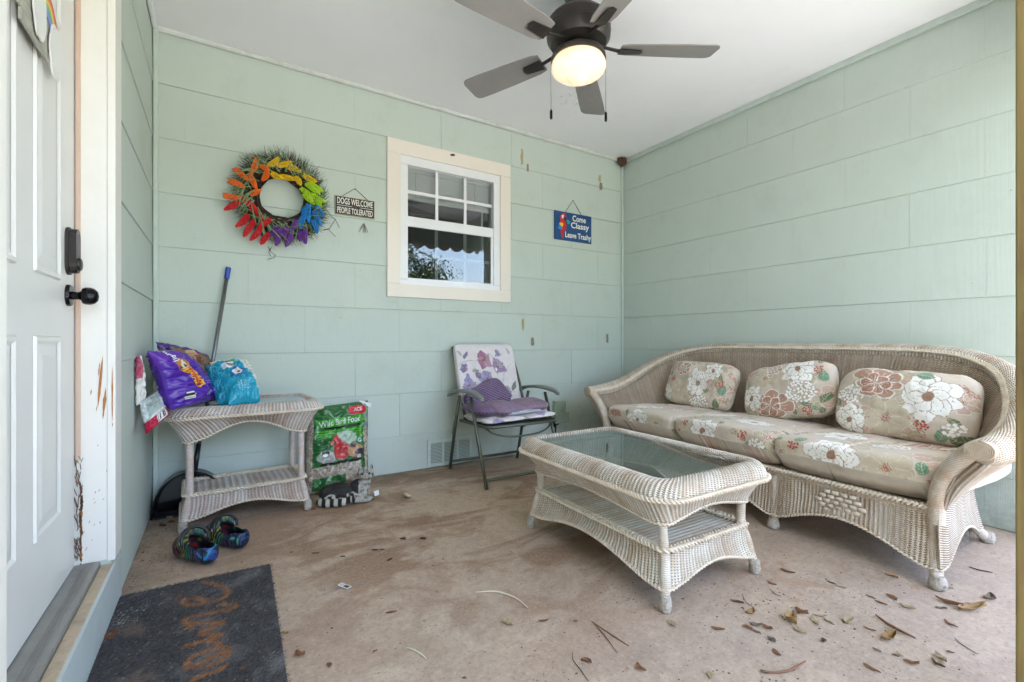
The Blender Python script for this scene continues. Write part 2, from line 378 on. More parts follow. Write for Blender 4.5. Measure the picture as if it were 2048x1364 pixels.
c = N.mix(N.m('MULTIPLY', N.ramp(N.noise(p, 70, 4, 0.6), 0.52, 0.72), 0.5), c, (0.20, 0.15, 0.12))
c = N.mix(N.m('MULTIPLY', N.ramp(N.noise(p, 85, 3, 0.6), 0.45, 0.30), 0.35), c, (0.60, 0.51, 0.43))
# dried water marks: three faint rings
for (rx, ry, rr) in ((0.33, 2.10, 0.17), (1.83, 0.93, 0.10), (2.15, 0.80, 0.05)):
    d = N.n('ShaderNodeVectorMath', {0: N.n('ShaderNodeVectorMath', {0: p, 1: N.n('ShaderNodeTexNoise', {'Vector': p, 'Scale': 9.0}).outputs['Color']}, operation='ADD').outputs[0], 1: (rx + .5, ry + .5, .5)}, operation='SUBTRACT').outputs[0]
    d = N.n('ShaderNodeVectorMath', {0: N.map(d, (1, 1, 0))}, operation='LENGTH').outputs['Value']
    ring = N.m('MULTIPLY', N.ramp(N.m('ABSOLUTE', N.m('SUBTRACT', d, rr)), 0.03, 0.0), 0.22) if rr > 0.12 else N.m('MULTIPLY', N.ramp(d, rr + 0.02, rr - 0.01), 0.45)
    c = N.mix(ring, c, (0.36, 0.225, 0.145))
# darker broken tone along the back and left walls, fine dark specks
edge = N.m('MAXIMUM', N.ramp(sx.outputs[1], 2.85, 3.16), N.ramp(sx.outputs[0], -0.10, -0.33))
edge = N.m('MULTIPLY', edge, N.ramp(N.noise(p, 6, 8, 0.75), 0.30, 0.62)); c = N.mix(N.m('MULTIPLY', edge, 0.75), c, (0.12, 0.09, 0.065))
for sc_, th, k in ((38, 0.12, 0.85), (75, 0.19, 0.7), (14, 0.045, 0.85), (52, 0.16, 0.6)):
    vo = N.n('ShaderNodeTexVoronoi', {'Vector': p, 'Scale': float(sc_)}).outputs['Distance']
    c = N.mix(N.m('MULTIPLY', N.m('LESS_THAN', vo, N.m('MULTIPLY', N.ramp(N.noise(p, 4.5, 4), 0.38, 0.72), th)), k), c, (0.07, 0.045, 0.03))
N.put(b.inputs['Base Color'], c); b.inputs['Roughness'].default_value = 0.78; b.inputs['Specular IOR Level'].default_value = 0.3
N.put(b.inputs['Normal'], N.bump(N.noise(p, 95, 6, 0.75), 0.7, 0.004, N.bump(N.noise(p, 9, 8, 0.65), 0.25, 0.01)))
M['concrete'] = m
# pressure treated post
m, nt, b = newmat('treated_post'); N = NT(nt); p = N.obj()
g = N.noise(N.map(p, (40, 40, 1.4)), 1.0, 6, 0.6, 0.5)
c = N.mix(N.ramp(g, 0.3, 0.7), (0.13, 0.085, 0.032), (0.33, 0.225, 0.085)); c = N.mix(N.m('MULTIPLY', N.ramp(N.noise(p, 8, 6), 0.45, 0.7), 0.5), c, (0.22, 0.20, 0.06))
N.put(b.inputs['Base Color'], c); b.inputs['Roughness'].default_value = 0.8; N.put(b.inputs['Normal'], N.bump(g, 0.4, 0.004)); M['post'] = m
# thin glass: clear with mirror-like fresnel reflection
def glass_mat(name, tint, boost=1.0):
    m = bpy.data.materials.new(name); m.use_nodes = True; nt = m.node_tree; nt.nodes.clear(); N = NT(nt)
    out = nt.nodes.new('ShaderNodeOutputMaterial'); tr = N.n('ShaderNodeBsdfTransparent', {0: tint}); gl = N.n('ShaderNodeBsdfGlossy', {'Roughness': 0.012, 'Color': (0.95, 0.98, 1.0)})
    fr = N.n('ShaderNodeFresnel', {0: 1.5}).outputs[0]; mx = N.n('ShaderNodeMixShader', {0: N.m('MULTIPLY', fr, boost, clamp=True), 1: tr.outputs[0], 2: gl.outputs[0]})
    nt.links.new(mx.outputs[0], out.inputs[0]); return m
M['glass'] = glass_mat('window_glass', (0.88, 0.9, 0.9), 1.5)
M['glass_screened'] = glass_mat('window_glass_lower', (0.60, 0.60, 0.60), 1.7)
M['glass_table'] = glass_mat('table_glass', (0.80, 0.90, 0.88), 1.5)
M['glass_edge'] = simple('glass_edge', (0.01, 0.05, 0.045), 0.1, 0.1, 10)
# glowing lamp globe
m, nt, b = newmat('glowing_globe'); N = NT(nt); p = N.obj()
lw = N.n('ShaderNodeLayerWeight', {0: 0.35}).outputs['Facing']
N.put(b.inputs['Base Color'], (0.55, 0.42, 0.28)); b.inputs['Roughness'].default_value = 0.25
N.put(b.inputs['Emission Color'], N.mix(N.m('MULTIPLY', N.ramp(N.noise(p, 9, 3), 0.45, 0.75), 0.75), (1.0, 0.80, 0.56), (0.90, 0.50, 0.27)))
N.put(b.inputs['Emission Strength'], N.m('SUBTRACT', 0.125, N.m('MULTIPLY', lw, 0.07))); M['globe'] = m
# outdoors
M['lawn'] = simple('lawn', (0.09, 0.11, 0.04), 0.95, 0.5, 3, 0.6, 30)
M['bounce'] = simple('pale_bounce', (0.36, 0.36, 0.35), 0.9, 0.1, 3, 0.3, 30)
M['leaf_out'] = simple('tree_leaf', (0.055, 0.095, 0.03), 0.6, 0.4, 2)
M['bark'] = simple('bark', (0.11, 0.085, 0.06), 0.9, 0.3, 12, 0.8, 30)
M['fabric'] = painted('floral_cushion_cloth', 0.7, 0.3, weave=True, sheen=0.15, dirt=0.22)
M['fabric2'] = painted('chair_cushion_cloth', 0.8, 0.2, weave=True, sheen=0.1, dirt=0.18)
M['bagfilm'] = painted('printed_bag_film', 0.20, 0.6, bump=0.2, bscale=45)
M['coir'] = painted('felt_mat', 0.95, 0.1, bump=0.9, bscale=420)
M['statue'] = painted('painted_stone', 0.7, 0.3, bump=0.6, bscale=160)
M['foam'] = painted('printed_foam', 0.48, 0.35)
M['print'] = painted('flat_print', 0.5, 0.3)
M['dryleaf'] = painted('dry_leaf', 0.6, 0.3, bump=0.4, bscale=200)
for nm, cc in (('orange', (0.85, 0.16, 0.015)), ('yellow', (0.80, 0.52, 0.01)), ('lime', (0.42, 0.66, 0.02)), ('blue', (0.015, 0.22, 0.60)), ('purple', (0.16, 0.035, 0.30)), ('red', (0.62, 0.012, 0.02))):
    M['fl_' + nm] = simple('petal_' + nm, cc, 0.65, 0.25, 90)

# ================================================================== ground, slab, ceiling
o = MB().box(-60, 60, -80, 60, -0.35, -0.18).build('lawn', M['lawn']); structure(o)
o = MB().box(-6, 9, -6.0, -0.80, -0.179, -0.172).build('bounce_paving', M['bounce']); structure(o)  # unseen pale ground added to bounce sunlight into the porch
vs = [(-0.9, -0.75, 0), (3.6, -0.75, 0), (3.6, 3.35, 0), (-0.9, 3.35, 0)]
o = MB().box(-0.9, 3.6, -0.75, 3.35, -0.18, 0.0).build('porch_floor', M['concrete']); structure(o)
o = MB().box(XL - 0.25, XR + 0.25, -1.55, YB + 0.25, ZC, ZC + 0.09).build('ceiling', M['ceiling']); structure(o)  # unseen front overhang lengthened to keep sun away from the opening
# roof above, so no light leaks in, its unseen overhang drawn out to hold back sun (the house goes on behind the walls)
o = MB().box(-4.5, 4.0, -1.6, 7.0, ZC + 0.095, ZC + 0.28).build('roof', M['sage_trim']); structure(o)

# ================================================================== shingled walls
def clip_rects(r, hole):
    x0, x1, z0, z1 = r; hx0, hx1, hz0, hz1 = hole
    if x1 <= hx0 or x0 >= hx1 or z1 <= hz0 or z0 >= hz1: return [r]
    out = []
    if x0 < hx0: out.append((x0, hx0, z0, z1))
    if x1 > hx1: out.append((hx1, x1, z0, z1))
    a, b_ = max(x0, hx0), min(x1, hx1)
    if z0 < hz0: out.append((a, b_, z0, hz0))
    if z1 > hz1: out.append((a, b_, hz1, z1))
    return out
shingle_meshes = {}
def shingle(parent, axis, plane, sgn, a0, a1, z0, z1, mat, base_t):
    """one shingle: thicker at its lower edge, with a softened butt. axis 0: wall along X (faces -Y); axis 1: wall along Y (faces sgn*X)"""
    gp = 0.0011 if random.random() < 0.16 else 0.00035; w = a1 - a0 - 2 * gp; h = z1 - z0 - 0.0012
    if w < 0.012 or h < 0.012: return
    key = (axis, sgn, round(w, 3), round(h, 3), round(base_t, 4), mat.name); me = shingle_meshes.get(key)
    if me is None:
        tb, tt = 0.0025 + 0.0055, 0.0025 + 0.0055 * (1 - min(1, h / 0.29))
        pr = [(0, 0), (tb - 0.0015, 0), (tb, 0.0018), (tt, h), (0, h)]      # (outward, up)
        vs = []; 
        for s_ in (0, w):
            for (t, z) in pr:
                vs.append((s_, -t, z) if axis == 0 else (sgn * t, s_, z))
        n = 5; fs = [tuple(range(n)), tuple(range(n, 2 * n))[::-1]] + [(i, i + n, (i + 1) % n + n, (i + 1) % n) for i in range(n)]
        if axis == 0: pass
        me = bpy.data.meshes.new('siding_panel'); me.from_pydata(vs, [], fs); me.update()
        bm = bmesh.new(); bm.from_mesh(me); bmesh.ops.recalc_face_normals(bm, faces=bm.faces); bm.to_mesh(me); bm.free()
        me.materials.append(mat); shingle_meshes[key] = me
    o = bpy.data.objects.new('siding_panel', me); j = random.uniform(-1, 1) * 0.00022
    o.location = (a0 + gp, plane + j, z0) if axis == 0 else (plane + j, a0 + gp, z0)
    link(o, parent); return o
HOLE = (WX0 - 0.02, WX1 + 0.02, WZ0 - 0.02, WZ1 + 0.02)
bw = MB()
for (x0, x1, z0, z1) in clip_rects((XL - 0.15, XR + 0.15, -0.02, ZC), HOLE): bw.box(x0, x1, YB, YB + 0.11, z0, z1)
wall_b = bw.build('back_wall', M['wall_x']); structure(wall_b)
je = [0.14 + 0.6096 * k for k in range(-1, 6)]; jo = [-0.168 + 0.6096 * k for k in range(-1, 7)]
for r in range(9):
    z1, z0 = ZROWS[r], ZROWS[r + 1]
    js = (je if r % 2 == 0 else jo)
    xs = sorted(set([XL + 0.012] + [round(j + random.uniform(-.004, .004), 4) for j in js if XL + 0.03 < j < XR - 0.03] + [XR - 0.012]))
    for a0, a1 in zip(xs[:-1], xs[1:]):
        vent = (1.251, 1.612, 0.0, 0.205)
        for q in clip_rects((a0, a1, z0 + (0.004 if r == 8 else 0), z1), HOLE):
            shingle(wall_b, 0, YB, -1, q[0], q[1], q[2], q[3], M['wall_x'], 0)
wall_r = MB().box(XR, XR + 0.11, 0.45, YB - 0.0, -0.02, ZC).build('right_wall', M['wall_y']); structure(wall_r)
jA = [2.527 + 0.6096 * k for k in range(-5, 2)]; jB = [2.823 + 0.6096 * k for k in range(-5, 1)]
for r in range(9):
    z1, z0 = ZROWS[r], ZROWS[r + 1]
    js = jA if r % 2 == 0 else jB
    ys = sorted(set([0.45] + [round(j + random.uniform(-.004, .004), 4) for j in js if 0.49 < j < YB - 0.03] + [YB - 0.012]))
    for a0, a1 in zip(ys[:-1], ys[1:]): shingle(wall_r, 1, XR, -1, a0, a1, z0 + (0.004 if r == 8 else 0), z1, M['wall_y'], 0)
DY0, DY1, DZ0, DZ1 = 1.10, 2.05, 0.165, 2.235             # door opening
wl = MB(); wl.box(-0.42, XL - 0.0002, DY0, DY1, 0.1, 0.1195)
for (y0, y1, z0, z1) in clip_rects((-3.4, YB, -0.02, ZC), (DY0, DY1, 0.10, DZ1)): wl.box(XL - 0.11, XL, y0, y1, z0, z1)  # unseen front run added to cut the light reaching the right wall
wall_l = wl.build('left_wall', M['wall_y']); structure(wall_l)
for r in range(9):
    z1, z0 = ZROWS[r], ZROWS[r + 1]
    js = [2.62] if r % 2 else [2.31, 2.92]
    js = []                                                # no upright joints show on this short return wall
    ys = [2.162] + js + [YB - 0.012]
    for a0, a1 in zip(ys[:-1], ys[1:]): shingle(wall_l, 1, XL, 1, a0, a1, z0 + (0.004 if r == 8 else 0), z1, M['wall_y'], 0)
    ys = [-3.35, -2.75, -2.14, -1.53, -0.92, -0.3, 0.3, 0.986]
    for a0, a1 in zip(ys[:-1], ys[1:]): shingle(wall_l, 1, XL, 1, a0, a1, z0 + (0.004 if r == 8 else 0), z1, M['wall_y'], 0)
# corner strips, cornice strips
MB().box(XL + 0.009, XL + 0.030, YB - 0.030, YB - 0.009, 0.003, ZC - 0.003, bev=0.003).build('corner_strip', M['sage_trim'], wall_b)
MB().box(XR - 0.031, XR - 0.009, YB - 0.024, YB - 0.009, 0.003, ZC - 0.02, bev=0.003).build('corner_strip', M['sage_trim'], wall_b)
mb = MB(); mb.prism([(0, 0), (0.012, 0), (0.022, 0.012), (0.022, 0.022), (0, 0.022)], (XL + 0.01, YB - 0.0095, ZC - 0.0225), (0, -1, 0), (0, 0, 1), (1, 0, 0), XR - XL - 0.02)
mb.build('cornice_strip', simple('aged_cornice', (0.60, 0.61, 0.59), 0.6, 0.1, 20, 0.1, 60, dirt=(0.3, 0.28, 0.22), dirt_amt=0.4), wall_b)
MB().box(XR - 0.024, XR - 0.009, 0.45, YB - 0.026, ZC - 0.036, ZC - 0.0015, bev=0.002).build('cornice_strip', M['sage_trim'], wall_r)
MB().box(XL + 0.009, XL + 0.026, 2.165, YB - 0.032, ZC - 0.024, ZC - 0.0015, bev=0.002).build('cornice_strip', M['ceiling'], wall_l)
# bare patches where the paint has come away (measured on the wall)
random.seed(3)
def chip(parent, pl, poly, mat, name='paint_chip'):
    mb = MB(); o_ = Vector(pl[0]); mb.prism(poly, o_, pl[1], pl[2], pl[3], 0.0012); mb.build(name, mat, parent)
M['chip'] = simple('bare_shingle', (0.24, 0.20, 0.155), 0.9, 0.3, 70, 0.4, 120)
M['chip_tan'] = simple('glue_residue', (0.44, 0.37, 0.21), 0.8, 0.5, 90, 0.3, 120)
for (x, y, w, h, mt) in ((1044, 313, 0.030, 0.125, 'chip_tan'), (1055.5, 336, 0.020, 0.065, 'chip'), (1199.5, 358, 0.026, 0.072, 'chip_tan'), (1202, 372, 0.036, 0.065, 'chip'),
                         (1046, 648, 0.022, 0.085, 'chip_tan'), (1065, 683, 0.034, 0.064, 'chip'), (1214.5, 676, 0.030, 0.085, 'chip')):
    c0 = ony(x, y, YB - 0.009); n = 14; poly = []
    for k in range(n):
        a = 2 * PI * k / n; sx_ = math.copysign(abs(math.cos(a)) ** 0.45, math.cos(a)); sz = math.copysign(abs(math.sin(a)) ** 0.45, math.sin(a))
        rr = 1 + random.uniform(-.22, .12) * (2.0 if mt == 'chip_tan' else 1); poly.append((sx_ * w / 2 * rr, sz * h / 2 * rr))
    chip(wall_b, (c0, (1, 0, 0), (0, 0, 1), (0, -1, 0)), poly, M[mt])

# ================================================================== window
win = thing('window', 'double hung white vinyl window with grilles and wide cream trim in the sage wall', 'window', ((WX0 + WX1) / 2, YB, WZ0))
wloc = Vector(win.location)
def wbox(name, x0, x1, y0, y1, z0, z1, mat, parent=win, bev=0.0):
    o = MB().box(x0 - wloc.x, x1 - wloc.x, y0 - wloc.y, y1 - wloc.y, z0 - wloc.z, z1 - wloc.z, bev=bev).build(name, mat, parent); return o
ox0, ox1, oz0, oz1 = 0.961, 1.945, 1.213, 2.297; F = YB - 0.024
wbox('casing', ox0, ox1, F, YB - 0.0005, WZ1, oz1, M['cream_trim'], bev=0.002)
wbox('casing', ox0, ox1, F, YB - 0.0005, oz0, WZ0, M['cream_trim'], bev=0.002)
wbox('casing', ox0, WX0, F, YB - 0.0005, WZ0 + 0.0006, WZ1 - 0.0006, M['cream_trim'], bev=0.002)
wbox('casing', WX1, ox1, F, YB - 0.0005, WZ0 + 0.0006, WZ1 - 0.0006, M['cream_trim'], bev=0.002)
fw = 0.056; mb = MB(); L = wloc
fr = win
for (x0, x1, z0, z1) in ((WX0, WX1, WZ1 - 0.062, WZ1), (WX0, WX1, WZ0, WZ0 + 0.035), (WX0, WX0 + fw, WZ0 + 0.035, WZ1 - 0.062), (WX1 - fw, WX1, WZ0 + 0.035, WZ1 - 0.062)):
    mb.box(x0 - L.x + 0.001, x1 - L.x - 0.001, YB - 0.014 - L.y, YB + 0.07 - L.y, z0 - L.z + 0.001, z1 - L.z - 0.001)
mb.build('frame', M['vinyl'], win)
gx0, gx1 = WX0 + fw, WX1 - fw; zm0, zm1 = 1.712, 1.787
sash_u = wbox('upper_sash', gx0, gx1, YB + 0.012, YB + 0.040, zm0 + 0.02, zm1, M['vinyl'], bev=0.002)
sash_l = wbox('lower_sash', gx0, gx1, YB - 0.010, YB + 0.011, zm0, zm1 - 0.004, M['vinyl'], bev=0.003)
def wsub(name, x0, x1, y0, y1, z0, z1, mat, parent, bev=0.0):
    return wbox(name, x0, x1, y0, y1, z0, z1, mat, parent, bev)
wsub('pane', gx0, gx1, YB + 0.026, YB + 0.029, zm1, WZ1 - 0.062, M['glass'], sash_u)
for fx in (1 / 3, 2 / 3):
    x = gx0 + (gx1 - gx0) * fx; wsub('muntin', x - 0.011, x + 0.011, YB + 0.018, YB + 0.0255, zm1, WZ1 - 0.062, M['vinyl'], sash_u)
zq = (zm1 + WZ1 - 0.062) / 2
wsub('muntin', gx0, gx1, YB + 0.0175, YB + 0.0250, zq - 0.011, zq + 0.011, M['vinyl'], sash_u)
z0l = WZ0 + 0.035
wsub('rail', gx0, gx1, YB - 0.006, YB + 0.012, z0l, z0l + 0.012, M['vinyl'], sash_l)
wsub('stile', gx1 - 0.020, gx1, YB - 0.004, YB + 0.012, z0l + 0.012, zm0, M['vinyl'], sash_l)
wsub('pane', gx0, gx1 - 0.020, YB + 0.001, YB + 0.004, z0l + 0.012, zm0, M['glass_screened'], sash_l)
for fx in (1 / 3, 2 / 3):
    x = gx0 + (gx1 - gx0) * fx - 0.008; wsub('muntin', x - 0.012, x + 0.012, YB + 0.006, YB + 0.012, z0l + 0.012, zm0, M['vinyl'], sash_l)
zq = (z0l + zm0) / 2 - 0.01
wsub('muntin', gx0, gx1 - 0.02, YB + 0.0065, YB + 0.0125, zq - 0.012, zq + 0.012, M['vinyl'], sash_l)
# room behind: dark box, raised blind, the far window's upright bar
rm = MB()
for b6 in ((0.2, 2.9, YB + 2.6, YB + 2.66, 0.2, 2.55), (0.14, 0.2, YB + 0.12, YB + 2.66, 0.2, 2.55), (2.9, 2.96, YB + 0.12, YB + 2.66, 0.2, 2.55), (0.14, 2.96, YB + 0.12, YB + 2.66, 0.14, 0.2), (0.14, 2.96, YB + 0.12, YB + 2.66, 2.55, 2.6)): rm.box(*b6)
o = rm.build('room_behind_window', M['dark']); structure(o)
bl = thing('window_blind', 'raised white slatted blind bunched behind the upper window panes', 'blind', (wloc.x, YB + 0.085, 2.16)); 
MB().box(-0.36, 0.36, -0.02, 0.02, -0.035, 0.0).build('head_rail', M['blind'], bl)
me = None
for k in range(14):
    if me is None:
        q = MB().box(-0.355, 0.355, -0.012, 0.012, -0.001, 0.001, Matrix.Rotation(1.05, 4, 'X')).build('slat', M['blind'], bl); me = q.data
    else: q = link(bpy.data.objects.new('slat', me), bl)
    q.location = (0, 0, -0.045 - 0.0125 * k)
MB().box(-0.355, 0.355, -0.012, 0.012, -0.235, -0.219).build('bottom_rail', M['blind'], bl)
for x in (-0.26, 0.22):
    pts = [Vector((x + 0.004 * math.sin(k), -0.018, -0.04 - 0.014 * k)) for k in range(13)]
    MB().tube(pts, 0.0016, 5).build('cord', M['steel'], bl)
o = MB().box(1.752, 1.764, YB + 0.10, YB + 0.112, 1.35, 1.93).build('far_window_bar', M['vinyl_dim']); tag(o, 'thin pale upright bar inside the room behind the right window panes', 'bar')

# ================================================================== entrance door
dn = 'front_door'; XD = -0.402
door = thing(dn, 'white six panel entry door with black lock and knob at the left of the porch', 'door', (XD, DY1 - 0.012, 0.178))
dl = Vector(door.location)
def dbox(name, x0, x1, y0, y1, z0, z1, mat, parent=door, bev=0.0):
    return MB().box(x0 - dl.x, x1 - dl.x, y0 - dl.y, y1 - dl.y, z0 - dl.z, z1 - dl.z, bev=bev).build(name, mat, parent)
dbox('slab', XD - 0.042, XD, DY0 + 0.032, DY1 - 0.012, 0.178, 2.21, M['white_door'])
def door_panel(y0, y1, z0, z1):
    # sunk moulding ring with a raised bevelled field
    def ringquad(a, xa, b_, xb):
        vs = []; 
        for (i, x) in ((a, xa), (b_, xb)):
            vs += [(x, y0 + i, z0 + i), (x, y1 - i, z0 + i), (x, y1 - i, z1 - i), (x, y0 + i, z1 - i)]
        return [Vector(v) - dl for v in vs], [(0, 1, 5, 4), (1, 2, 6, 5), (2, 3, 7, 6), (3, 0, 4, 7)]
    mb = MB(); X = XD
    prof = [(0.0, X + 0.0008), (0.004, X + 0.007), (0.013, X + 0.007), (0.022, X + 0.001)]
    for (a, xa), (b_, xb) in zip(prof[:-1], prof[1:]): mb.add(*ringquad(a, xa, b_, xb))
    mb.build('panel_moulding', M['white_door'], door)
    mb = MB(); prof = [(0.030, X + 0.0006), (0.052, X + 0.006)]
    mb.add(*ringquad(*prof[0], *prof[1]))
    i = 0.052; x = X + 0.006; mb.add([Vector(v) - dl for v in ((x, y0 + i, z0 + i), (x, y1 - i, z0 + i), (x, y1 - i, z1 - i), (x, y0 + i, z1 - i))], [(0, 1, 2, 3)])
    mb.build('panel', M['white_door'], door)
for (ya, yb) in ((1.642, 1.870), (1.29, 1.517)):
    for (za, zb) in ((0.394, 0.924), (1.088, 1.712), (1.825, 2.06)): door_panel(ya, yb, za, zb)
# lock: tall rounded plate with a turned cylinder
def stadium(w, h, n=10):
    r = w / 2; p = [(r * math.cos(a), h / 2 - r + r * math.sin(a)) for a in np.linspace(0, PI, n)]
    return p + [(-x, -z) for x, z in p]
KY = 1.960
ky, kz = KY, 1.190
lk = MB(); lk.prism(stadium(0.066, 0.148), Vector((XD, ky, kz)) - dl, (0, 1, 0), (0, 0, 1), (1, 0, 0), 0.008)
lk.prism(stadium(0.056, 0.138), Vector((XD + 0.008, ky, kz)) - dl, (0, 1, 0), (0, 0, 1), (1, 0, 0), 0.018); lock = lk.build('lock', M['bronze'], door)
RX = Matrix.Rotation(PI / 2, 4, 'Y')
mb = MB(); mb.lathe([(0.0, 0.008), (0.015, 0.008), (0.019, 0.006), (0.020, 0.0)], 24, Vector((XD + 0.026, ky, kz - 0.040)) - dl, RX); smooth_by_angle(mb.build('cylinder', M['bronze'], lock))
mb = MB(); mb.box(XD + 0.0342 - dl.x, XD + 0.0348 - dl.x, ky - 0.0015 - dl.y, ky + 0.0015 - dl.y, kz - 0.047 - dl.z, kz - 0.034 - dl.z); mb.build('key_slot', M['plastic_black'], lock)
mb = MB(); c = Vector((XD, KY, 1.052)) - dl
mb.lathe([(0.034, 0.0), (0.034, 0.006), (0.031, 0.010), (0.013, 0.012), (0.012, 0.026), (0.015, 0.032), (0.024, 0.036), (0.0275, 0.044), (0.0275, 0.054), (0.024, 0.064), (0.015, 0.072), (0.0, 0.075)], 32, c, RX)
smooth_by_angle(mb.build('knob', M['blackmetal'], door), 40)
# the frame around the door
df = thing('door_frame', 'chipped off-white door frame and casing with peeling paint low on the jamb', 'door frame', (XL, DY1, 0.165)); fl = Vector(df.location)
def fbox(name, x0, x1, y0, y1, z0, z1, mat, parent=df, bev=0.0):
    return MB().box(x0 - fl.x, x1 - fl.x, y0 - fl.y, y1 - fl.y, z0 - fl.z, z1 - fl.z, bev=bev).build(name, mat, parent)
jamb = fbox('jamb', -0.4445, -0.3225, DY1 - 0.002, 2.10, 0.176, 2.235, M['jamb'])
cas = fbox('casing', -0.3215, -0.2995, DY1 - 0.0035, 2.160, 0.170, 2.34, M['jamb'], bev=0.002)
fbox('casing', -0.3215, -0.2995, 0.99, DY0, 0.170, 2.34, M['jamb'], bev=0.002)
fbox('head_casing', -0.3215, -0.2990, DY0 + 0.001, DY1 - 0.002, 2.235, 2.34, M['jamb'])
fbox('jamb', -0.445, -0.3225, DY0 - 0.03, DY0 + 0.030, 0.176, 2.235, M['jamb'])
fbox('weather_strip', -0.4005, -0.3875, DY1 - 0.011, DY1 - 0.0005, 0.52, 2.22, M['strip'], bev=0.003)
# worn places on the jamb: bare orange wood shards and rot along the edge (measured heights)
def shard(xa, za, xb, zb, w, mat, y=DY1 - 0.0026, parent=jamb):
    a = Vector((xa, y, za)); b_ = Vector((xb, y, zb)); d = (b_ - a); n = 9; L_ = []; R_ = []
    for k in range(n):
        t = k / (n - 1); p = a + d * t; ww = w * math.sin(PI * t) ** 0.7 * random.uniform(0.5, 1.2); L_.append(p + Vector((-ww / 2, 0, 0))); R_.append(p + Vector((ww / 2, 0, 0)))
    front = [v - fl for v in L_ + R_[::-1]]; back = [v + Vector((0, 0.0016, 0)) for v in front]; m_ = len(front)
    me_f = [tuple(range(m_))] + [(i, (i + 1) % m_, (i + 1) % m_ + m_, i + m_) for i in range(m_)]
    mesh_obj('bare_wood_patch', [v + Vector((0, -0.0012, 0)) for v in front] + back, me_f, mat, parent)
def jp(x, y):                                              # measured point on the jamb face
    q = ony(x, y, DY1); return q.x, q.z
for (x0, y0, x1, y1, w, mt) in ((206, 712, 196, 815, 0.007, 'rawwood'), (212, 775, 206, 838, 0.008, 'rawwood'), (200, 725, 197, 752, 0.003, 'rawwood'), (183, 778, 182, 790, 0.003, 'rawwood'), (194, 812, 193, 822, 0.0015, 'rawwood')):
    a = jp(x0, y0); b_ = jp(x1, y1); shard(a[0], a[1], b_[0], b_[1], w, M[mt])
for (x0, y0, x1, y1, w) in ((225, 732, 225, 842, 0.0045), (225, 845, 225.5, 853, 0.002)):
    a = jp(x0, y0); b_ = jp(x1, y1); shard(a[0], a[1], b_[0], b_[1], w, M['rawwood'], DY1 - 0.0042, df)
for k in range(16):
    y0 = 965 + k * 10.5 + random.uniform(-3, 3); a = jp(162 + random.uniform(-1.5, 3 if k < 8 else 1), y0); b_ = jp(163 + random.uniform(-1.5, 1.5), y0 + random.uniform(8, 26))
    shard(a[0], a[1], b_[0], b_[1], random.uniform(0.004, 0.010), M['rot'] if k < 5 else M['rawwood'] if k % 3 else M['rot'])
for k in range(14):
    x0, y0 = random.uniform(168, 222), random.uniform(860, 1110); a = jp(x0, y0); b_ = jp(x0 - random.uniform(0, 4), y0 + random.uniform(2, 7))
    shard(a[0], a[1], b_[0], b_[1], 0.0018, M['rot'] if k % 2 else M['rawwood'])
mb = MB()                                                  # splintered lower door stop
for k in range(60):
    z = random.uniform(0.19, 0.52); x = -0.394 + random.uniform(-.006, .008); mb.tube([(x - fl.x, DY1 - 0.004 - fl.y, z - fl.z), (x + random.uniform(-.008, .008) - fl.x, DY1 - 0.010 - random.uniform(0, .006) - fl.y, z + random.uniform(0.01, 0.04) - fl.z)], 0.0011, 4)
mb.build('splinters', M['rot'], df, kind='stuff')
# sill
th = fbox('threshold', -0.445, -0.338, DY0 + 0.031, DY1 - 0.0005, 0.120, 0.1745, M['alu'], bev=0.004)
for k in range(4): 
    x = -0.356 - 0.006 * k; fbox('ridge', x - 0.0012, x + 0.0012, DY0 + 0.031, DY1 - 0.002, 0.1747, 0.1763, M['alu'], th)
fbox('sill_board', -0.3375, -0.306, DY0 - 0.05, DY1 + 0.02, 0.120, 0.160, M['sillwood'], bev=0.003)
ris = MB().box(-0.3095, -0.2985, DY0 - 0.12, 2.158, 0.002, 0.158).build('step_riser', M['riser']); structure(ris)
# dirt crumbs lodged along the sill nosing
mb = MB()
for k in range(40):
    y = random.uniform(1.3, 2.04); mb.box(-0.3105, -0.3045, y, y + random.uniform(.006, .02), 0.1595, 0.1612)
mb.build('sill_dirt', M['rust'], df, kind='stuff')
o = MB().box(-0.62, -0.45, 0.8, 2.4, -0.02, 2.5).build('door_light_block', M['dark'], wall_l)  # unseen box added behind the door to stop light leaking in

# ================================================================== ceiling fan
fan = thing('ceiling_fan', 'dark bronze five blade ceiling fan with a lit schoolhouse globe and two pull chains', 'ceiling fan', (1.452, 1.715, ZC))
def fz(z): return z - ZC
mb = MB(); mb.lathe([(0.0, fz(2.598)), (0.066, fz(2.597)), (0.066, fz(2.55)), (0.045, fz(2.50)), (0.040, fz(2.46)), (0.0, fz(2.455))], 32); smooth_by_angle(mb.build('canopy', M['bronze'], fan))
mb = MB(); mb.lathe([(0.0, fz(2.462)), (0.10, fz(2.460)), (0.135, fz(2.445)), (0.150, fz(2.425)), (0.152, fz(2.392)), (0.150, fz(2.390)), (0.150, fz(2.384)), (0.153, fz(2.380)), (0.150, fz(2.352)), (0.132, fz(2.326)), (0.10, fz(2.318)), (0.066, fz(2.318)), (0.066, fz(2.304)), (0.05, fz(2.302)), (0.0, fz(2.302))], 48)
smooth_by_angle(mb.build('motor_housing', M['bronze'], fan), 30)
mb = MB(); mb.lathe([(0.0, fz(2.303)), (0.048, fz(2.302)), (0.046, fz(2.290)), (0.05, fz(2.286)), (0.118, fz(2.282)), (0.128, fz(2.268)), (0.130, fz(2.252)), (0.126, fz(2.250)), (0.0, fz(2.262))], 48)
kit = smooth_by_angle(mb.build('light_fitter', M['bronze'], fan), 30)
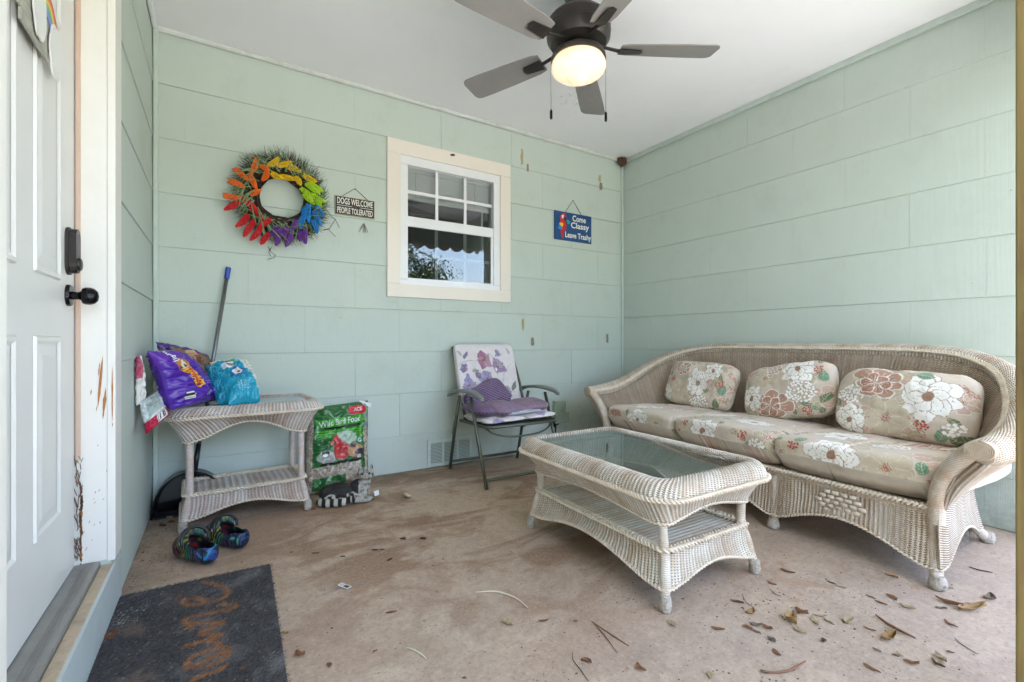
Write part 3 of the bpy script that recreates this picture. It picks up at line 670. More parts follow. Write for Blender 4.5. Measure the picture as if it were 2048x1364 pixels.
mb = MB(); mb.lathe([(0.112, fz(2.262)), (0.119, fz(2.250)), (0.127, fz(2.236)), (0.1295, fz(2.215)), (0.124, fz(2.200)), (0.110, fz(2.187)), (0.085, fz(2.177)), (0.062, fz(2.172)), (0.049, fz(2.166)), (0.040, fz(2.153)), (0.025, fz(2.143)), (0.0, fz(2.139))], 48)
smooth_by_angle(mb.build('glass_globe', M['globe'], fan), 60)
bz = 2.305
def blade_mesh():
    prof = [(0.20, 0.050), (0.24, 0.060), (0.40, 0.068), (0.55, 0.073), (0.635, 0.073), (0.655, 0.066), (0.665, 0.050)]
    vs = []; fs = []
    for side in (0, 1):
        for (r, w) in prof:
            for s_ in (-1, 1):
                y = s_ * w; z = y * 0.21 + (0.0 if side else 0.006); vs.append((r, y, z))
    n = len(prof)
    for k in range(n - 1):
        a = 2 * k; fs.append((a, a + 2, a + 3, a + 1)); b_ = 2 * n + 2 * k; fs.append((b_, b_ + 1, b_ + 3, b_ + 2))
        fs.append((a, b_, b_ + 2, a + 2)); fs.append((a + 1, a + 3, b_ + 3, b_ + 1))
    fs.append((0, 1, 2 * n + 1, 2 * n)); e = 2 * n - 2; fs.append((e, 2 * n + e, 2 * n + e + 1, e + 1)); return vs, fs
bv, bf = blade_mesh(); bm_ = None; im_ = None
for k in range(5):
    a = math.radians(2 - math.degrees(YAW) + 72 * k)
    if bm_ is None:
        o = mesh_obj('blade', bv, bf, M['blade'], fan); bm_ = o.data
        mb = MB(); mb.tube([(0.085, 0, 0.020), (0.14, 0, 0.008), (0.19, 0, -0.003), (0.22, 0, -0.004)], [0.014, 0.011, 0.012, 0.016], 10, flat=0.45)
        mb.prism([(0.20, -0.03), (0.30, -0.022), (0.31, 0), (0.30, 0.022), (0.20, 0.03)], (0, 0, -0.006), (1, 0, 0), (0, 1, 0.21), (0, 0, -1), 0.004)
        ir = mb.build('blade_iron', M['bronze'], o); im_ = ir.data
    else:
        o = link(bpy.data.objects.new('blade', bm_), fan); ir = link(bpy.data.objects.new('blade_iron', im_), o)
    o.location = (0, 0, fz(bz)); o.rotation_euler = (0, 0, a)
for (dx, dy, zb, kk) in ((-0.115, 0.066, 1.985, 0), (0.108, -0.071, 1.975, 1)):
    mb = MB(); mb.tube([(dx * 0.98, dy * 0.98, fz(2.27)), (dx, dy, fz(2.2)), (dx + .002, dy, fz(zb + 0.03))], 0.0014, 5); ch = mb.build('pull_chain', M['steel'], fan)
    mb = MB(); mb.lathe([(0.0, fz(zb + 0.032)), (0.0035, fz(zb + 0.030)), (0.0065, fz(zb + 0.020)), (0.0065, fz(zb - 0.012)), (0.004, fz(zb - 0.016)), (0, fz(zb - 0.016))], 12, (dx + .002, dy, 0)); smooth_by_angle(mb.build('chain_fob', M['blackmetal'], ch))
mb = MB(); random.seed(5)                                   # dusty cobweb wisps under the globe
for k in range(26):
    a = random.uniform(0, 2 * PI); r = random.uniform(0.01, 0.10); p = Vector((r * math.cos(a), r * math.sin(a), fz(2.115 - random.uniform(0, 0.075)))); pts = [p]
    for q in range(4): p = p + Vector((random.uniform(-.012, .012), random.uniform(-.012, .012), random.uniform(-.014, .008))); pts.append(p)
    mb.tube(pts, 0.00035, 3)
M['web'] = simple('cobweb', (0.25, 0.24, 0.23), 0.9, 0.1, 30)
mb.build('cobweb', M['web'], fan, kind='stuff')

# ================================================================== coffee table (wicker, glass top)
def rrect(x0, x1, y0, y1, r, z, n=6):
    pts = []
    for (cx, cy, a0) in ((x1 - r, y1 - r, 0), (x0 + r, y1 - r, 90), (x0 + r, y0 + r, 180), (x1 - r, y0 + r, 270)):
        for k in range(n):
            a = math.radians(a0 + 90 * k / (n - 1)); pts.append((cx + r * math.cos(a), cy + r * math.sin(a), z))
    # add mid points on the long runs so that splines stay straight
    out = []
    for i, p in enumerate(pts):
        q = pts[(i + 1) % len(pts)]; out.append(p); d = math.dist(p, q)
        if d > 0.09:
            m = int(d / 0.06)
            for j in range(1, m): out.append(tuple(p[c] + (q[c] - p[c]) * j / m for c in range(3)))
    return out
def arch_z(p, hx, hy, z0, risex, risey, p_=1.6):
    """skirt hem: lowest at the corners, arched up along each side"""
    x, y = p[0], p[1]; ax = max(0.0, 1 - (abs(x) / (hx * 0.86)) ** 2) if abs(abs(y) - hy) < abs(abs(x) - hx) else 0
    ay = max(0.0, 1 - (abs(y) / (hy * 0.88)) ** 2) if abs(abs(x) - hx) <= abs(abs(y) - hy) else 0
    return z0 + risex * ax ** p_ + risey * ay ** p_
def wicker_table(root, hx, hy, H, mat, cane, wrapm, dims, glassz):
    """hx, hy: half size of the top rim; H: height of the top"""
    D = dims; rr = D['r']
    def R(ix, z, r=None):                                    # inset ring
        return rrect(-hx + ix, hx - ix, -hy + ix, hy - ix, max(0.02, (r if r is not None else rr - ix)), z)
    # rolled rim, from the glass edge over and out to the plaited band
    rows = [R(D['rim'], H - 0.016), R(D['rim'] * 0.86, H - 0.004), R(D['rim'] * 0.6, H), R(D['rim'] * 0.3, H - 0.008), R(0.008, H - 0.026), R(0.0, D['zb'] + 0.012), R(0.004, D['zb'])]
    loft('rim', rows, mat, root, nv=16, closed=True, thick=0.004, amp=0.0026, flip=True)
    braid('plaited_band', R(-0.002, D['zb']), cane, root, w=0.011, h=0.005, r=0.0058, pitch=0.044, closed=True)
    # apron sloping inward to the legs, with a gently arched hem
    lx, ly = hx - D['leg'], hy - D['leg']
    def hem(ix, z0, rx, ry, r): 
        pts = rrect(-hx + ix, hx - ix, -hy + ix, hy - ix, r, 0); return [(p[0], p[1], arch_z(p, hx - ix, hy - ix, z0, rx, ry)) for p in pts]
    a0 = R(0.006, D['zb'] - 0.006); h1 = hem(D['leg'] - 0.014, D['za'], D['rax'], D['ray'], max(0.03, rr - D['leg'] + 0.02))
    mid = [tuple(p[c] * 0.5 + q[c] * 0.5 for c in range(3)) for p, q in zip(a0, h1)] if len(a0) == len(h1) else None
    def blend(A, B, t, bulge=0.0):
        n = 240; A = catmull(A, n, True); B = catmull(B, n, True)
        C = A * (1 - t) + B * t; C[:, :2] *= 1 + bulge; return [tuple(c) for c in C]
    rows = [blend(a0, h1, 0), blend(a0, h1, 0.35, -0.012), blend(a0, h1, 0.7, -0.012), blend(a0, h1, 1.0)]
    loft('apron', rows, mat, root, nv=10, closed=True, thick=0.005, flip=True)
    braid('apron_hem', [tuple(x) for x in catmull(h1, 160, True)], cane, root, w=0.004, h=0.003, r=0.0042, pitch=0.030, closed=True, nstr=2)
    # shelf with plaited edge and the flared skirt
    sx_, sy_ = D['sx'], D['sy']; zs = D['zs']
    U = 30
    sv = []; suv = []; nx_, ny_ = int(2 * sx_ / 0.004), 26
    for j in range(ny_):
        for i in range(nx_):
            x = -sx_ + 2 * sx_ * i / (nx_ - 1); y = -sy_ + 2 * sy_ * j / (ny_ - 1)
            sv.append((x, y, zs + 0.0016 * math.cos(2 * PI * x / D['srib'])) if D['sdir'] else (x, y, zs)); suv.append((x * RIB / D['srib'], y))
    if not D['sdir']:
        nx_, ny_ = 26, int(2 * sy_ / 0.004); sv = []; suv = []
        for j in range(ny_):
            for i in range(nx_):
                x = -sx_ + 2 * sx_ * i / (nx_ - 1); y = -sy_ + 2 * sy_ * j / (ny_ - 1); sv.append((x, y, zs + 0.0014 * math.cos(2 * PI * y / D['srib']))); suv.append((y * RIB / D['srib'], x))
    o = mesh_obj('shelf', sv, grid_faces(nx_, ny_), D['shelfmat'], root, True, uv=suv); m_ = o.modifiers.new('thickness', 'SOLIDIFY'); m_.thickness = 0.012; m_.offset = -1
    ring = rrect(-sx_, sx_, -sy_, sy_, 0.025, zs + 0.006)
    braid('shelf_edge', ring, cane, root, w=0.015, h=0.0055, r=0.0066, pitch=0.052, closed=True)
    top = rrect(-sx_ - 0.004, sx_ + 0.004, -sy_ - 0.004, sy_ + 0.004, 0.028, zs - 0.006); fl_ = D['flare']
    ht = [(p[0], p[1], arch_z(p, sx_ + fl_, sy_ + fl_, D['zh'], D['rhx'], D['rhy'])) for p in rrect(-sx_ - fl_, sx_ + fl_, -sy_ - fl_, sy_ + fl_, 0.035, 0)]
    def flare(t): 
        A = catmull(top, 240, True); B = catmull(ht, 240, True); C = A * (1 - t) + B * t; C[:, :2] = A[:, :2] * (1 - t * t) + B[:, :2] * t * t; return [tuple(c) for c in C]
    loft('skirt', [flare(0), flare(0.33), flare(0.66), flare(1)], mat, root, nv=10, closed=True, thick=0.005, flip=True)
    braid('skirt_hem', [tuple(x) for x in catmull(ht, 200, True)], cane, root, w=0.004, h=0.003, r=0.0045, pitch=0.030, closed=True, nstr=2)
    for sx2 in (-1, 1):
        for sy2 in (-1, 1):
            px, py = sx2 * (sx_ - 0.012), sy2 * (sy_ - 0.012); fx, fy = sx2 * (sx_ + fl_ - 0.012), sy2 * (sy_ + fl_ - 0.012)
            qx, qy = sx2 * (lx - 0.012), sy2 * (ly - 0.012)
            mb = MB(); pts = catmull([(qx, qy, D['za'] + 0.07), (qx, qy, D['za'] + 0.01), ((qx + px) / 2 * 0.995, (qy + py) / 2 * 0.995, (D['za'] + zs) / 2), (px, py, zs), ((px + fx) / 2, (py + fy) / 2, zs * 0.5 + D['zh'] * 0.5), (fx, fy, 0.040)], 26)
            mb.tube([tuple(p) for p in pts], D['lr'], 12); lg = smooth_by_angle(mb.build('leg', wrapm, root))
            mb = MB(); mb.lathe([(0, 0.062), (D['lr'] * 1.02, 0.056), (D['lr'] * 1.15, 0.040), (D['lr'] * 1.30, 0.022), (D['lr'] * 1.05, 0.004), (0, 0.001)], 16, (fx + sx2 * 0.004, fy + sy2 * 0.004, 0)); smooth_by_angle(mb.build('foot', M['foot'], lg), 60)
    # glass
    i = D['rim'] - 0.006; ring = rrect(-hx + i, hx - i, -hy + i, hy - i, max(0.03, rr - i), 0); n = len(ring); zg = glassz
    vs = [(p[0], p[1], zg) for p in ring] + [(p[0], p[1], zg - 0.005) for p in ring]
    me_f = [tuple(range(n))]
    gl = mesh_obj('glass_top', vs[:n], me_f, M['glass_table'], root)
    mesh_obj('glass_edge', [(p[0] * 1.001, p[1] * 1.001, z) for z in (zg - 0.0005, zg - 0.006) for p in ring], [(i, (i + 1) % n, (i + 1) % n + n, i + n) for i in range(n)], M['glass_edge'], gl)
ct = thing('coffee_table', 'low white wicker coffee table with glass top and lower shelf in front of the sofa', 'coffee table', (1.53, 1.455, 0), math.radians(-1.2))
wicker_table(ct, 0.318, 0.466, 0.443, M['wick'], M['cane'], M['wrap'], dict(r=0.105, rim=0.074, zb=0.385, za=0.283, leg=0.080, rax=0.030, ray=0.022, sx=0.232, sy=0.390, zs=0.185, srib=0.020, sdir=False, shelfmat=M['wick'],
             flare=0.030, zh=0.072, rhx=0.045, rhy=0.060, lr=0.0165), 0.434)
st = thing('side_table', 'white wicker side table in the left corner, heaped with pet food bags', 'side table', (0.118, 2.865, 0), math.radians(2.5))
wicker_table(st, 0.345, 0.232, 0.595, M['wick_pink'], M['cane'], M['wrap_pink'], dict(r=0.09, rim=0.062, zb=0.548, za=0.425, leg=0.085, rax=0.080, ray=0.045, sx=0.262, sy=0.152, zs=0.165, srib=0.030, sdir=True, shelfmat=M['wick_pink'],
             flare=0.022, zh=0.058, rhx=0.050, rhy=0.03, lr=0.0165), 0.586)

# ================================================================== wicker sofa
SOFA = thing('wicker_sofa', 'long wicker sofa with rolled arms and high curved back along the right wall', 'sofa', (2.300, 1.545, 0), math.radians(-3.5))
HY = 0.925
half = [(0.0, .785, .868), (0.30, .785, .868), (0.55, .775, .866), (0.75, .745, .850), (0.88, .680, .815), (0.975, .575, .762), (1.035, .44, .685), (1.065, .30, .610), (1.072, .16, .567), (1.066, .04, .552), (1.058, -.06, .548)]
path = [(x, -d, z) for d, x, z in half[::-1]] + [(x, d, z) for d, x, z in half[1:]]
NP = 121; PC = catmull(path, NP)
Tn = np.gradient(PC, axis=0); Tn /= np.linalg.norm(Tn, axis=1, keepdims=True)
ctr = np.array([0.20, 0, 0])
outw = np.cross(Tn, np.array([0, 0, 1.0])); outw[:, 2] = 0; outw /= np.linalg.norm(outw, axis=1, keepdims=True)
sgn = np.sign(np.sum(outw * (PC - ctr), axis=1)); outw *= sgn[:, None]
s_arc = np.linspace(-1, 1, NP); wv = (0.036 + 0.016 * np.abs(s_arc) ** 2) * (1 - 0.30 * np.clip((np.abs(s_arc) - 0.88) / 0.12, 0, 1))
U_ = np.array([0, 0, 1.0])
def rowoff(a, b): return [tuple(p) for p in PC + outw * (wv * a)[:, None] + U_ * (wv * b)[:, None]]
rows = [rowoff(-1.00, -0.95), rowoff(-0.98, -0.30), rowoff(-0.62, 0.42), rowoff(0.0, 0.72), rowoff(0.70, 0.45), rowoff(1.10, -0.30), rowoff(1.05, -1.05), rowoff(0.55, -1.50)]
loft('rolled_rail', rows, M['wick_sofa'], SOFA, nv=18, amp=0.0022, thick=0.004, flip=True)
for e_ in (0, -1):
    ring = [Vector(r_[e_]) for r_ in rows]; ce = sum(ring, Vector()) / len(ring); ring = [ce + (v - ce) * 1.02 + Vector((-0.002, 0, 0)) for v in ring]
    mesh_obj('rail_end', ring, [tuple(range(len(ring)))], M['cane_tan'], SOFA); SCROLL = globals().setdefault('SCROLL', {}); SCROLL[e_] = ce
braid('rail_plait', [tuple(p) for p in PC + outw * (wv * -0.92)[:, None] + U_ * (wv * -0.05)[:, None]], M['cane'], SOFA, w=0.010, h=0.004, r=0.006, pitch=0.042, up=list(-outw * 0.6 + U_ * 0.8))
# inner back panel: from the rail down to the seat deck
basehalf = [(0.0, .66, 0), (0.30, .66, 0), (0.55, .655, 0), (0.69, .63, 0), (0.755, .575, 0), (0.79, .49, 0), (0.825, .39, 0), (0.855, .28, 0), (0.885, .17, 0), (0.905, .08, 0), (0.915, .0, 0)]
base = catmull([(x, -d, 0.29) for d, x, z in basehalf[::-1]] + [(x, d, 0.29) for d, x, z in basehalf[1:]], NP)
railin = PC + outw * (wv * -0.95)[:, None] + U_ * (wv * -0.9)[:, None]
mid1 = base * 0.62 + railin * 0.38; mid1 -= outw * 0.0; mid2 = base * 0.28 + railin * 0.72
mid1 = mid1 + outw * 0.012; mid2 = mid2 + outw * 0.006
loft('back_panel', [[tuple(p) for p in A] for A in (railin, mid2, mid1, base)], M['wick_tan'], SOFA, nv=16, amp=0.0026, thick=0.006, flip=True)
railout = PC + outw * (wv * 0.55)[:, None] + U_ * (wv * -1.45)[:, None]
baseo = base + outw * 0.035
mo = baseo * 0.5 + railout * 0.5 - outw * 0.01
def toarm(A, x, y, z): return [(x, -y, z)] + [tuple(p) for p in A] + [(x, y, z)]
loft('outer_panel', [toarm(railout, -0.052, 1.020, 0.500), toarm(mo, -0.018, 0.950, 0.395), toarm(baseo, -0.002, 0.918, 0.280)], M['wick_sofa'], SOFA, nv=14, amp=0.002, thick=0.005, flip=True)
# arm fronts: cane wrapped posts and woven scroll discs
for sg in (-1, 1):
    mb = MB(); pts = catmull([(0.004, sg * (HY - 0.0), 0.235), (-0.004, sg * (HY + 0.004), 0.34), (-0.020, sg * (HY + 0.035), 0.43), (-0.040, sg * (HY + 0.085), 0.500), (-0.048, sg * (HY + 0.118), 0.535)], 22)
    mb.tube([tuple(p) for p in pts], [0.031 - 0.006 * abs(t) for t in np.linspace(1, 0, 22)], 14); smooth_by_angle(mb.build('arm_post', M['wrap'], SOFA))
    c = SCROLL[0 if sg < 0 else -1] + Vector((-0.006, 0, 0.004)); Rm = Matrix.Rotation(-PI / 2, 4, 'Y') @ Matrix.Scale(0.80, 4, (1, 0, 0))
    mb = MB(); R0 = 0.041
    mb.lathe([(R0 * 0.9, -0.05), (R0, -0.02), (R0, 0.0), (R0 * 0.97, 0.004), (0, 0.005)], 30, c, Rm); disc = mb.build('arm_scroll', M['cane_tan'], SOFA)
    pts = []; 
    for k in range(150):
        t = k / 149; a = t * 2 * PI * 7; r = R0 * 0.97 * t + 0.001; pts.append(c + Rm @ Vector((r * math.cos(a), r * math.sin(a), 0.0065)))
    mb = MB(); mb.tube(pts, 0.0036, 6); mb.build('scroll_coil', M['cane_tan'], disc, True)
# seat frame top, plaited edges
mb = MB(); mb.prism([(0.0, -.905), (0.3, -.84), (0.5, -.77), (0.62, -.66), (0.65, -.5), (0.65, .5), (0.62, .66), (0.5, .77), (0.3, .84), (0.0, .905)], (0, 0, 0.262), (1, 0, 0), (0, 1, 0), (0, 0, 1), 0.022); mb.build('seat_deck', M['wick_tan'], SOFA)
braid('front_plait', [(0.0, y, 0.288) for y in np.linspace(-HY - 0.01, HY + 0.01, 40)], M['cane'], SOFA, w=0.012, h=0.006, r=0.0075, pitch=0.05)
# front skirt with two arches between three feet
ysf = np.linspace(-HY - 0.012, HY + 0.012, 160)
def sk(y):
    a = abs(y); 
    c, hw = (0.545, 0.355); t = max(0.0, 1 - ((a - c) / hw) ** 2)
    t2 = max(0.0, 1 - (a / 0.17) ** 2)
    return 0.070 + 0.088 * t ** 1.5 if a > 0.2 else 0.070 + 0.0 * t2
FEET = (-0.915, -0.305, 0.305, 0.915)
def sk(y):
    e = min(range(3), key=lambda i: abs(y - (FEET[i] + FEET[i + 1]) / 2)); c = (FEET[e] + FEET[e + 1]) / 2; hw = (FEET[e + 1] - FEET[e]) / 2
    t = max(0.0, 1 - (abs(y - c) / (hw * 0.95)) ** 2); return 0.068 + 0.082 * t ** 1.5
hem = [(-0.012 - 0.004, y, sk(y)) for y in ysf]
top = [(0.002, y, 0.283) for y in ysf]; md = [(-0.002, y, (sk(y) + 0.283) / 2) for y in ysf]
loft('front_skirt', [top, md, hem], M['wick_sofa'], SOFA, nv=14, amp=0.0024, thick=0.006, rib=0.0172, flip=False)
braid('front_hem', hem, M['cane'], SOFA, w=0.004, h=0.003, r=0.0048, pitch=0.032, nstr=2)
# plaited diamond ornament on the skirt
for cy in (-0.60, 0.60):
    orn = None; mb = MB()
    for r_ in range(5):
        for c_ in range(6 - abs(r_ - 2)):
            yy = cy + (c_ - (5 - abs(r_ - 2)) / 2) * 0.034; zz = 0.168 + r_ * 0.0205; w_ = 0.0155
            vs = [(-0.006 - 0.005 * math.sin(PI * t), yy - w_ + 2 * w_ * t, zz + s_ * 0.0085) for t in (0, .25, .5, .75, 1) for s_ in (-1, 1)]
            mb.add(vs, [(2 * i, 2 * i + 1, 2 * i + 3, 2 * i + 2) for i in range(4)])
    o = mb.build('diamond_plait', M['cane'], SOFA, True, kind='stuff'); m_ = o.modifiers.new('t', 'SOLIDIFY'); m_.thickness = 0.002
# side skirts flaring to the back feet
for sg in (-1, 1):
    xs_ = np.linspace(-0.018, 0.67, 60)
    def sh(x):
        c, hw = 0.33, 0.27; t = max(0.0, 1 - ((x - c) / hw) ** 2); return 0.070 + 0.075 * t ** 1.4
    def outy(x, f): return sg * (HY + 0.010 - 0.118 * (max(0, x) / 0.66) ** 1.2 + f * (0.006 + 0.055 * max(0, x) ** 1.3))
    top = [(x, outy(x, 0.15), 0.283) for x in xs_]; md = [(x, outy(x, 0.35), 0.19) for x in xs_]; hm = [(x, outy(x, 1.0), sh(x)) for x in xs_]
    loft('side_skirt', [top, md, hm], M['wick_sofa'], SOFA, nv=12, amp=0.002, thick=0.005, flip=(sg > 0))
    braid('side_hem', hm, M['cane'], SOFA, w=0.004, h=0.003, r=0.0048, pitch=0.032, nstr=2)
    braid('side_plait', [(x, outy(x, 0.3), 0.290) for x in xs_], M['cane'], SOFA, w=0.006, h=0.004, r=0.006, pitch=0.04, nstr=2)
def leg(x, y, dx, dy):
    mb = MB(); pts = catmull([(x, y, 0.26), (x, y, 0.14), (x + dx * .45, y + dy * .45, 0.075), (x + dx, y + dy, 0.030)], 16); mb.tube([tuple(p) for p in pts], 0.021, 12); l_ = smooth_by_angle(mb.build('leg', M['wrap'], SOFA))
    mb = MB(); mb.lathe([(0, .052), (.020, .050), (.026, .034), (.029, .016), (.024, .003), (0, .0005)], 16, (x + dx * 1.15, y + dy * 1.15, 0)); smooth_by_angle(mb.build('foot', M['foot'], l_), 60)
for y in FEET: leg(0.012, y, -0.022 if abs(y) > 0.5 else -0.012, -0.016 if y < -0.5 else 0.016 if y > 0.5 else 0)
for y in (-1, 1): leg(0.60, y * (HY - 0.11), 0.080, y * 0.045)
# lint hanging under the back corner
mb = MB(); random.seed(11)
for k in range(120):
    p = Vector((0.50 + random.uniform(-.08, .10), -HY + 0.09 + random.uniform(-.03, .05), 0.085 + random.uniform(-.02, .02))); pts = [p]
    for q in range(4): p = p + Vector((random.uniform(-.012, .012), random.uniform(-.012, .012), random.uniform(-.02, .002))); pts.append(p)
    mb.tube(pts, 0.0007, 3)
M['lint'] = simple('grey_lint', (0.22, 0.20, 0.19), 1.0, 0.3, 60)
mb.build('hanging_lint', M['lint'], SOFA, kind='stuff')
# ================================================================== painted cloth
def rgb(h): 
    h = h.lstrip('#'); c = [int(h[i:i + 2], 16) / 255 for i in (0, 2, 4)]
    return np.array([x / 12.92 if x <= 0.04045 else ((x + 0.055) / 1.055) ** 2.4 for x in c])
def blend(C, mask, col, a=1.0):
    m = np.clip(mask.astype(float) * a, 0, 1)[:, None]; C[:] = C * (1 - m) + np.asarray(col) * m
def soft(d, w=0.0012): return np.clip(0.5 - d / w, 0, 1)
def flower(C, P, c, R, n, rot, col, line, centre, stretch=1.0, seed=0, lw=0.0020):
    rs = np.random.RandomState(seed); d = P - np.array(c); d = d * np.array([1.0, 1.0 / stretch]); r = np.hypot(d[:, 0], d[:, 1])
    if not (r < R * 1.4).any(): return
    th = np.arctan2(d[:, 1], d[:, 0]); ph = (th - rot) * n / (2 * PI); k = np.round(ph).astype(int) % n; fr = np.abs(ph - np.round(ph)) * 2
    Rb = R * (0.60 + 0.40 * np.sqrt(np.clip(1 - fr ** 2.2, 0, 1))) * (0.82 + 0.30 * rs.rand(n)[k])
    blend(C, soft(r - Rb, 0.002), col)
    blend(C, soft(np.abs(r - Rb) - lw, 0.002), line)
    ins = r < Rb
    blend(C, ins & (r > 0.2 * R) & ((1 - fr) * r * PI / n < lw), line)
    blend(C, ins & (np.abs(fr - 0.38) * r * PI / n < lw * 0.35) & (r > 0.25 * R) & (r < 0.75 * Rb), line, 0.7)
    rc = r + 0.004 * np.sin(th * 9)
    blend(C, soft(rc - 0.20 * R, 0.002), centre)
    blend(C, (rc < 0.19 * R) & (np.sin(th * 11 + r * 900) > 0.5), line)
def leafp(C, P, c, L, W, a, col, vein):
    d = P - np.array(c); x = d[:, 0] * math.cos(a) + d[:, 1] * math.sin(a); y = -d[:, 0] * math.sin(a) + d[:, 1] * math.cos(a)
    t = np.clip(x / L, 0, 1); e = W / 2 * np.sin(PI * t ** 0.8); ins = (x > 0) & (x < L) & (np.abs(y) < e)
    blend(C, ins, col); blend(C, ins & ((np.abs(y) < 0.0014) | (np.abs(((x - np.abs(y) * 0.9) % 0.014) - 0.007) < 0.0012) | (np.abs(np.abs(y) - e) < 0.0014)), vein, 0.85)
def cluster(C, P, c, R, r0, col, line, seed=0, n=60, sx=1.0):
    rs = np.random.RandomState(seed); near = np.hypot((P[:, 0] - c[0]) / sx, P[:, 1] - c[1]) < R * 1.3; Q = P[near]
    if len(Q) == 0: return
    pts = []
    for _ in range(n * 14):
        a, q = rs.rand() * 2 * PI, R * math.sqrt(rs.rand()); p = (c[0] + q * math.cos(a) * sx, c[1] + q * math.sin(a))
        if all((p[0] - o_[0]) ** 2 + (p[1] - o_[1]) ** 2 > (r0 * 1.85) ** 2 for o_ in pts): pts.append(p)
        if len(pts) >= n: break
    A = np.array(pts); D = np.sqrt(((Q[:, None, :] - A[None]) ** 2).sum(2)).min(1)
    S = C[near]; m1 = soft(D - r0 * 1.25, 0.001)[:, None]; S = S * (1 - m1) + np.asarray(line) * m1; m2 = soft(D - r0, 0.0015)[:, None]; S = S * (1 - m2) + np.asarray(col) * m2; C[near] = S
TAN, WHT, LIN, BRN = rgb('#cbbcad'), rgb('#efebe6'), rgb('#9a8270'), rgb('#a28570')
GRN, GRN2, RST, RED, PNK, PALE, OLV = rgb('#5f9077'), rgb('#5c7350'), rgb('#a86b52'), rgb('#b03a2c'), rgb('#b98473'), rgb('#c4b69f'), rgb('#8d8a62')
def wobble(P, a, seed):
    # hand drawn look: outlines wander by a few millimetres
    x, y = P[:, 0], P[:, 1]; s = seed * 1.7
    dx = np.sin(x * 61 + y * 37 + s) + 0.6 * np.sin(y * 113 + x * 29 + 2 * s) + 0.35 * np.sin(x * 211 - y * 173 + s)
    dy = np.sin(y * 57 - x * 43 + 3 * s) + 0.6 * np.sin(x * 101 + y * 23 + s) + 0.35 * np.sin(y * 223 + x * 151 + s)
    return np.stack([x + dx * a * 0.5, y + dy * a * 0.5], 1)
def big_bloom(C, P, c, R, rot, st, seed):
    rs = np.random.RandomState(abs(seed) % 1000); n = 8
    for ring, (k0, rr, wd) in enumerate(((n, 1.0, 0.60), (n - 1, 0.80, 0.55), (6, 0.58, 0.5))):
        for k in range(k0):
            a = rot + ring * 0.4 + 2 * PI * (k + rs.uniform(-.2, .2)) / k0; L_ = R * rr * rs.uniform(0.85, 1.15); W_ = R * wd * rs.uniform(0.85, 1.15)
            d = (P - np.array(c)) * np.array([1, 1 / st]); x = d[:, 0] * math.cos(a) + d[:, 1] * math.sin(a); y = -d[:, 0] * math.sin(a) + d[:, 1] * math.cos(a)
            t = x / L_; e = W_ / 2 * np.sqrt(np.clip(1 - ((t - 0.58) / 0.44) ** 2, 0, 1)); e = np.where(t < 0.58, np.maximum(e, W_ * 0.13 * (t > 0)), e)
            ins = (t > 0.02) & (t < 1.02) & (np.abs(y) < e); out = (t > -0.02) & (t < 1.06) & (np.abs(y) < e + 0.0028)
            blend(C, out & ~ins, LIN); blend(C, ins, WHT); blend(C, ins & (np.abs(y - W_ * 0.12) < 0.0009) & (t < 0.7), LIN, 0.75); blend(C, ins & (np.abs(y + W_ * 0.14) < 0.0009) & (t < 0.8) & (t > .3), LIN, 0.7)
    d = np.hypot(P[:, 0] - c[0], (P[:, 1] - c[1]) / st); blend(C, soft(d - 0.20 * R, 0.003), BRN); th = np.arctan2(P[:, 1] - c[1], P[:, 0] - c[0]); blend(C, (d < 0.19 * R) & (np.sin(th * 13 + d * 700) > 0.35), RST * 0.8)
def sofa_print(seed, items, extra=20):
    def f(P):
        P = wobble(P, 0.006, seed); rs = np.random.RandomState(seed); C = np.tile(TAN, (len(P), 1))
        lo, hi = P.min(0), P.max(0)
        for _ in range(extra):                                # quiet background flowers in outline
            c = lo + (hi - lo) * rs.rand(2); flower(C, P, c, 0.045 + 0.05 * rs.rand(), 7, rs.rand() * 6, PALE * 0.9 if rs.rand() < .65 else PNK * 0.45 + TAN * 0.55, WHT * 0.75 + TAN * 0.25, RST, 1, rs.randint(99), 0.0014)
        for _ in range(extra + 8):
            c = lo + (hi - lo) * rs.rand(2); cluster(C, P, c, 0.022, 0.0035, RST if rs.rand() < .6 else OLV, TAN, rs.randint(99), 16)
        for _ in range(extra + 4):
            c = lo + (hi - lo) * rs.rand(2); leafp(C, P, c, 0.05 + .03 * rs.rand(), 0.028, rs.rand() * 6, OLV * 0.6 + TAN * 0.4 if rs.rand() < .6 else GRN2, PALE)
        for it in items:
            k = it[0]
            if k == 'W': big_bloom(C, P, it[1], it[2], it[3] if len(it) > 3 else 0.3, it[4] if len(it) > 4 else 1.0, seed + int(it[1][0] * 1000))
            if k == 'R': flower(C, P, it[1], it[2] * 1.1, 7, 0.7, RST * 0.7 + TAN * 0.3, WHT, BRN, 0.7, seed + 5, 0.0034); flower(C, P, (it[1][0] + .01, it[1][1] - .006), it[2] * 0.62, 6, 0.2, RST * 0.85 + TAN * 0.15, WHT, BRN, 0.8, seed + 6, 0.0026)
            if k == 'P': flower(C, P, it[1], it[2], 8, 0.2, PALE, WHT * 0.4 + TAN * 0.6, RST, 0.9, seed + 7, 0.0012)
            if k == 'L': leafp(C, P, it[1], it[2], it[2] * 0.62, it[3], GRN, PALE)
            if k == 'D': leafp(C, P, it[1], it[2], it[2] * 0.66, it[3], GRN2, PALE)
            if k == 'H': cluster(C, P, it[1], it[2], 0.0075, WHT, LIN, seed + 9, 120, 1.25)
            if k == 'B': cluster(C, P, it[1], 0.024, 0.0048, RED, TAN, seed + 1, 14)
            if k == 'K': cluster(C, P, it[1], it[2], 0.0048, PNK, RST, seed + 2, 60, 2.0)
        return C
    return f
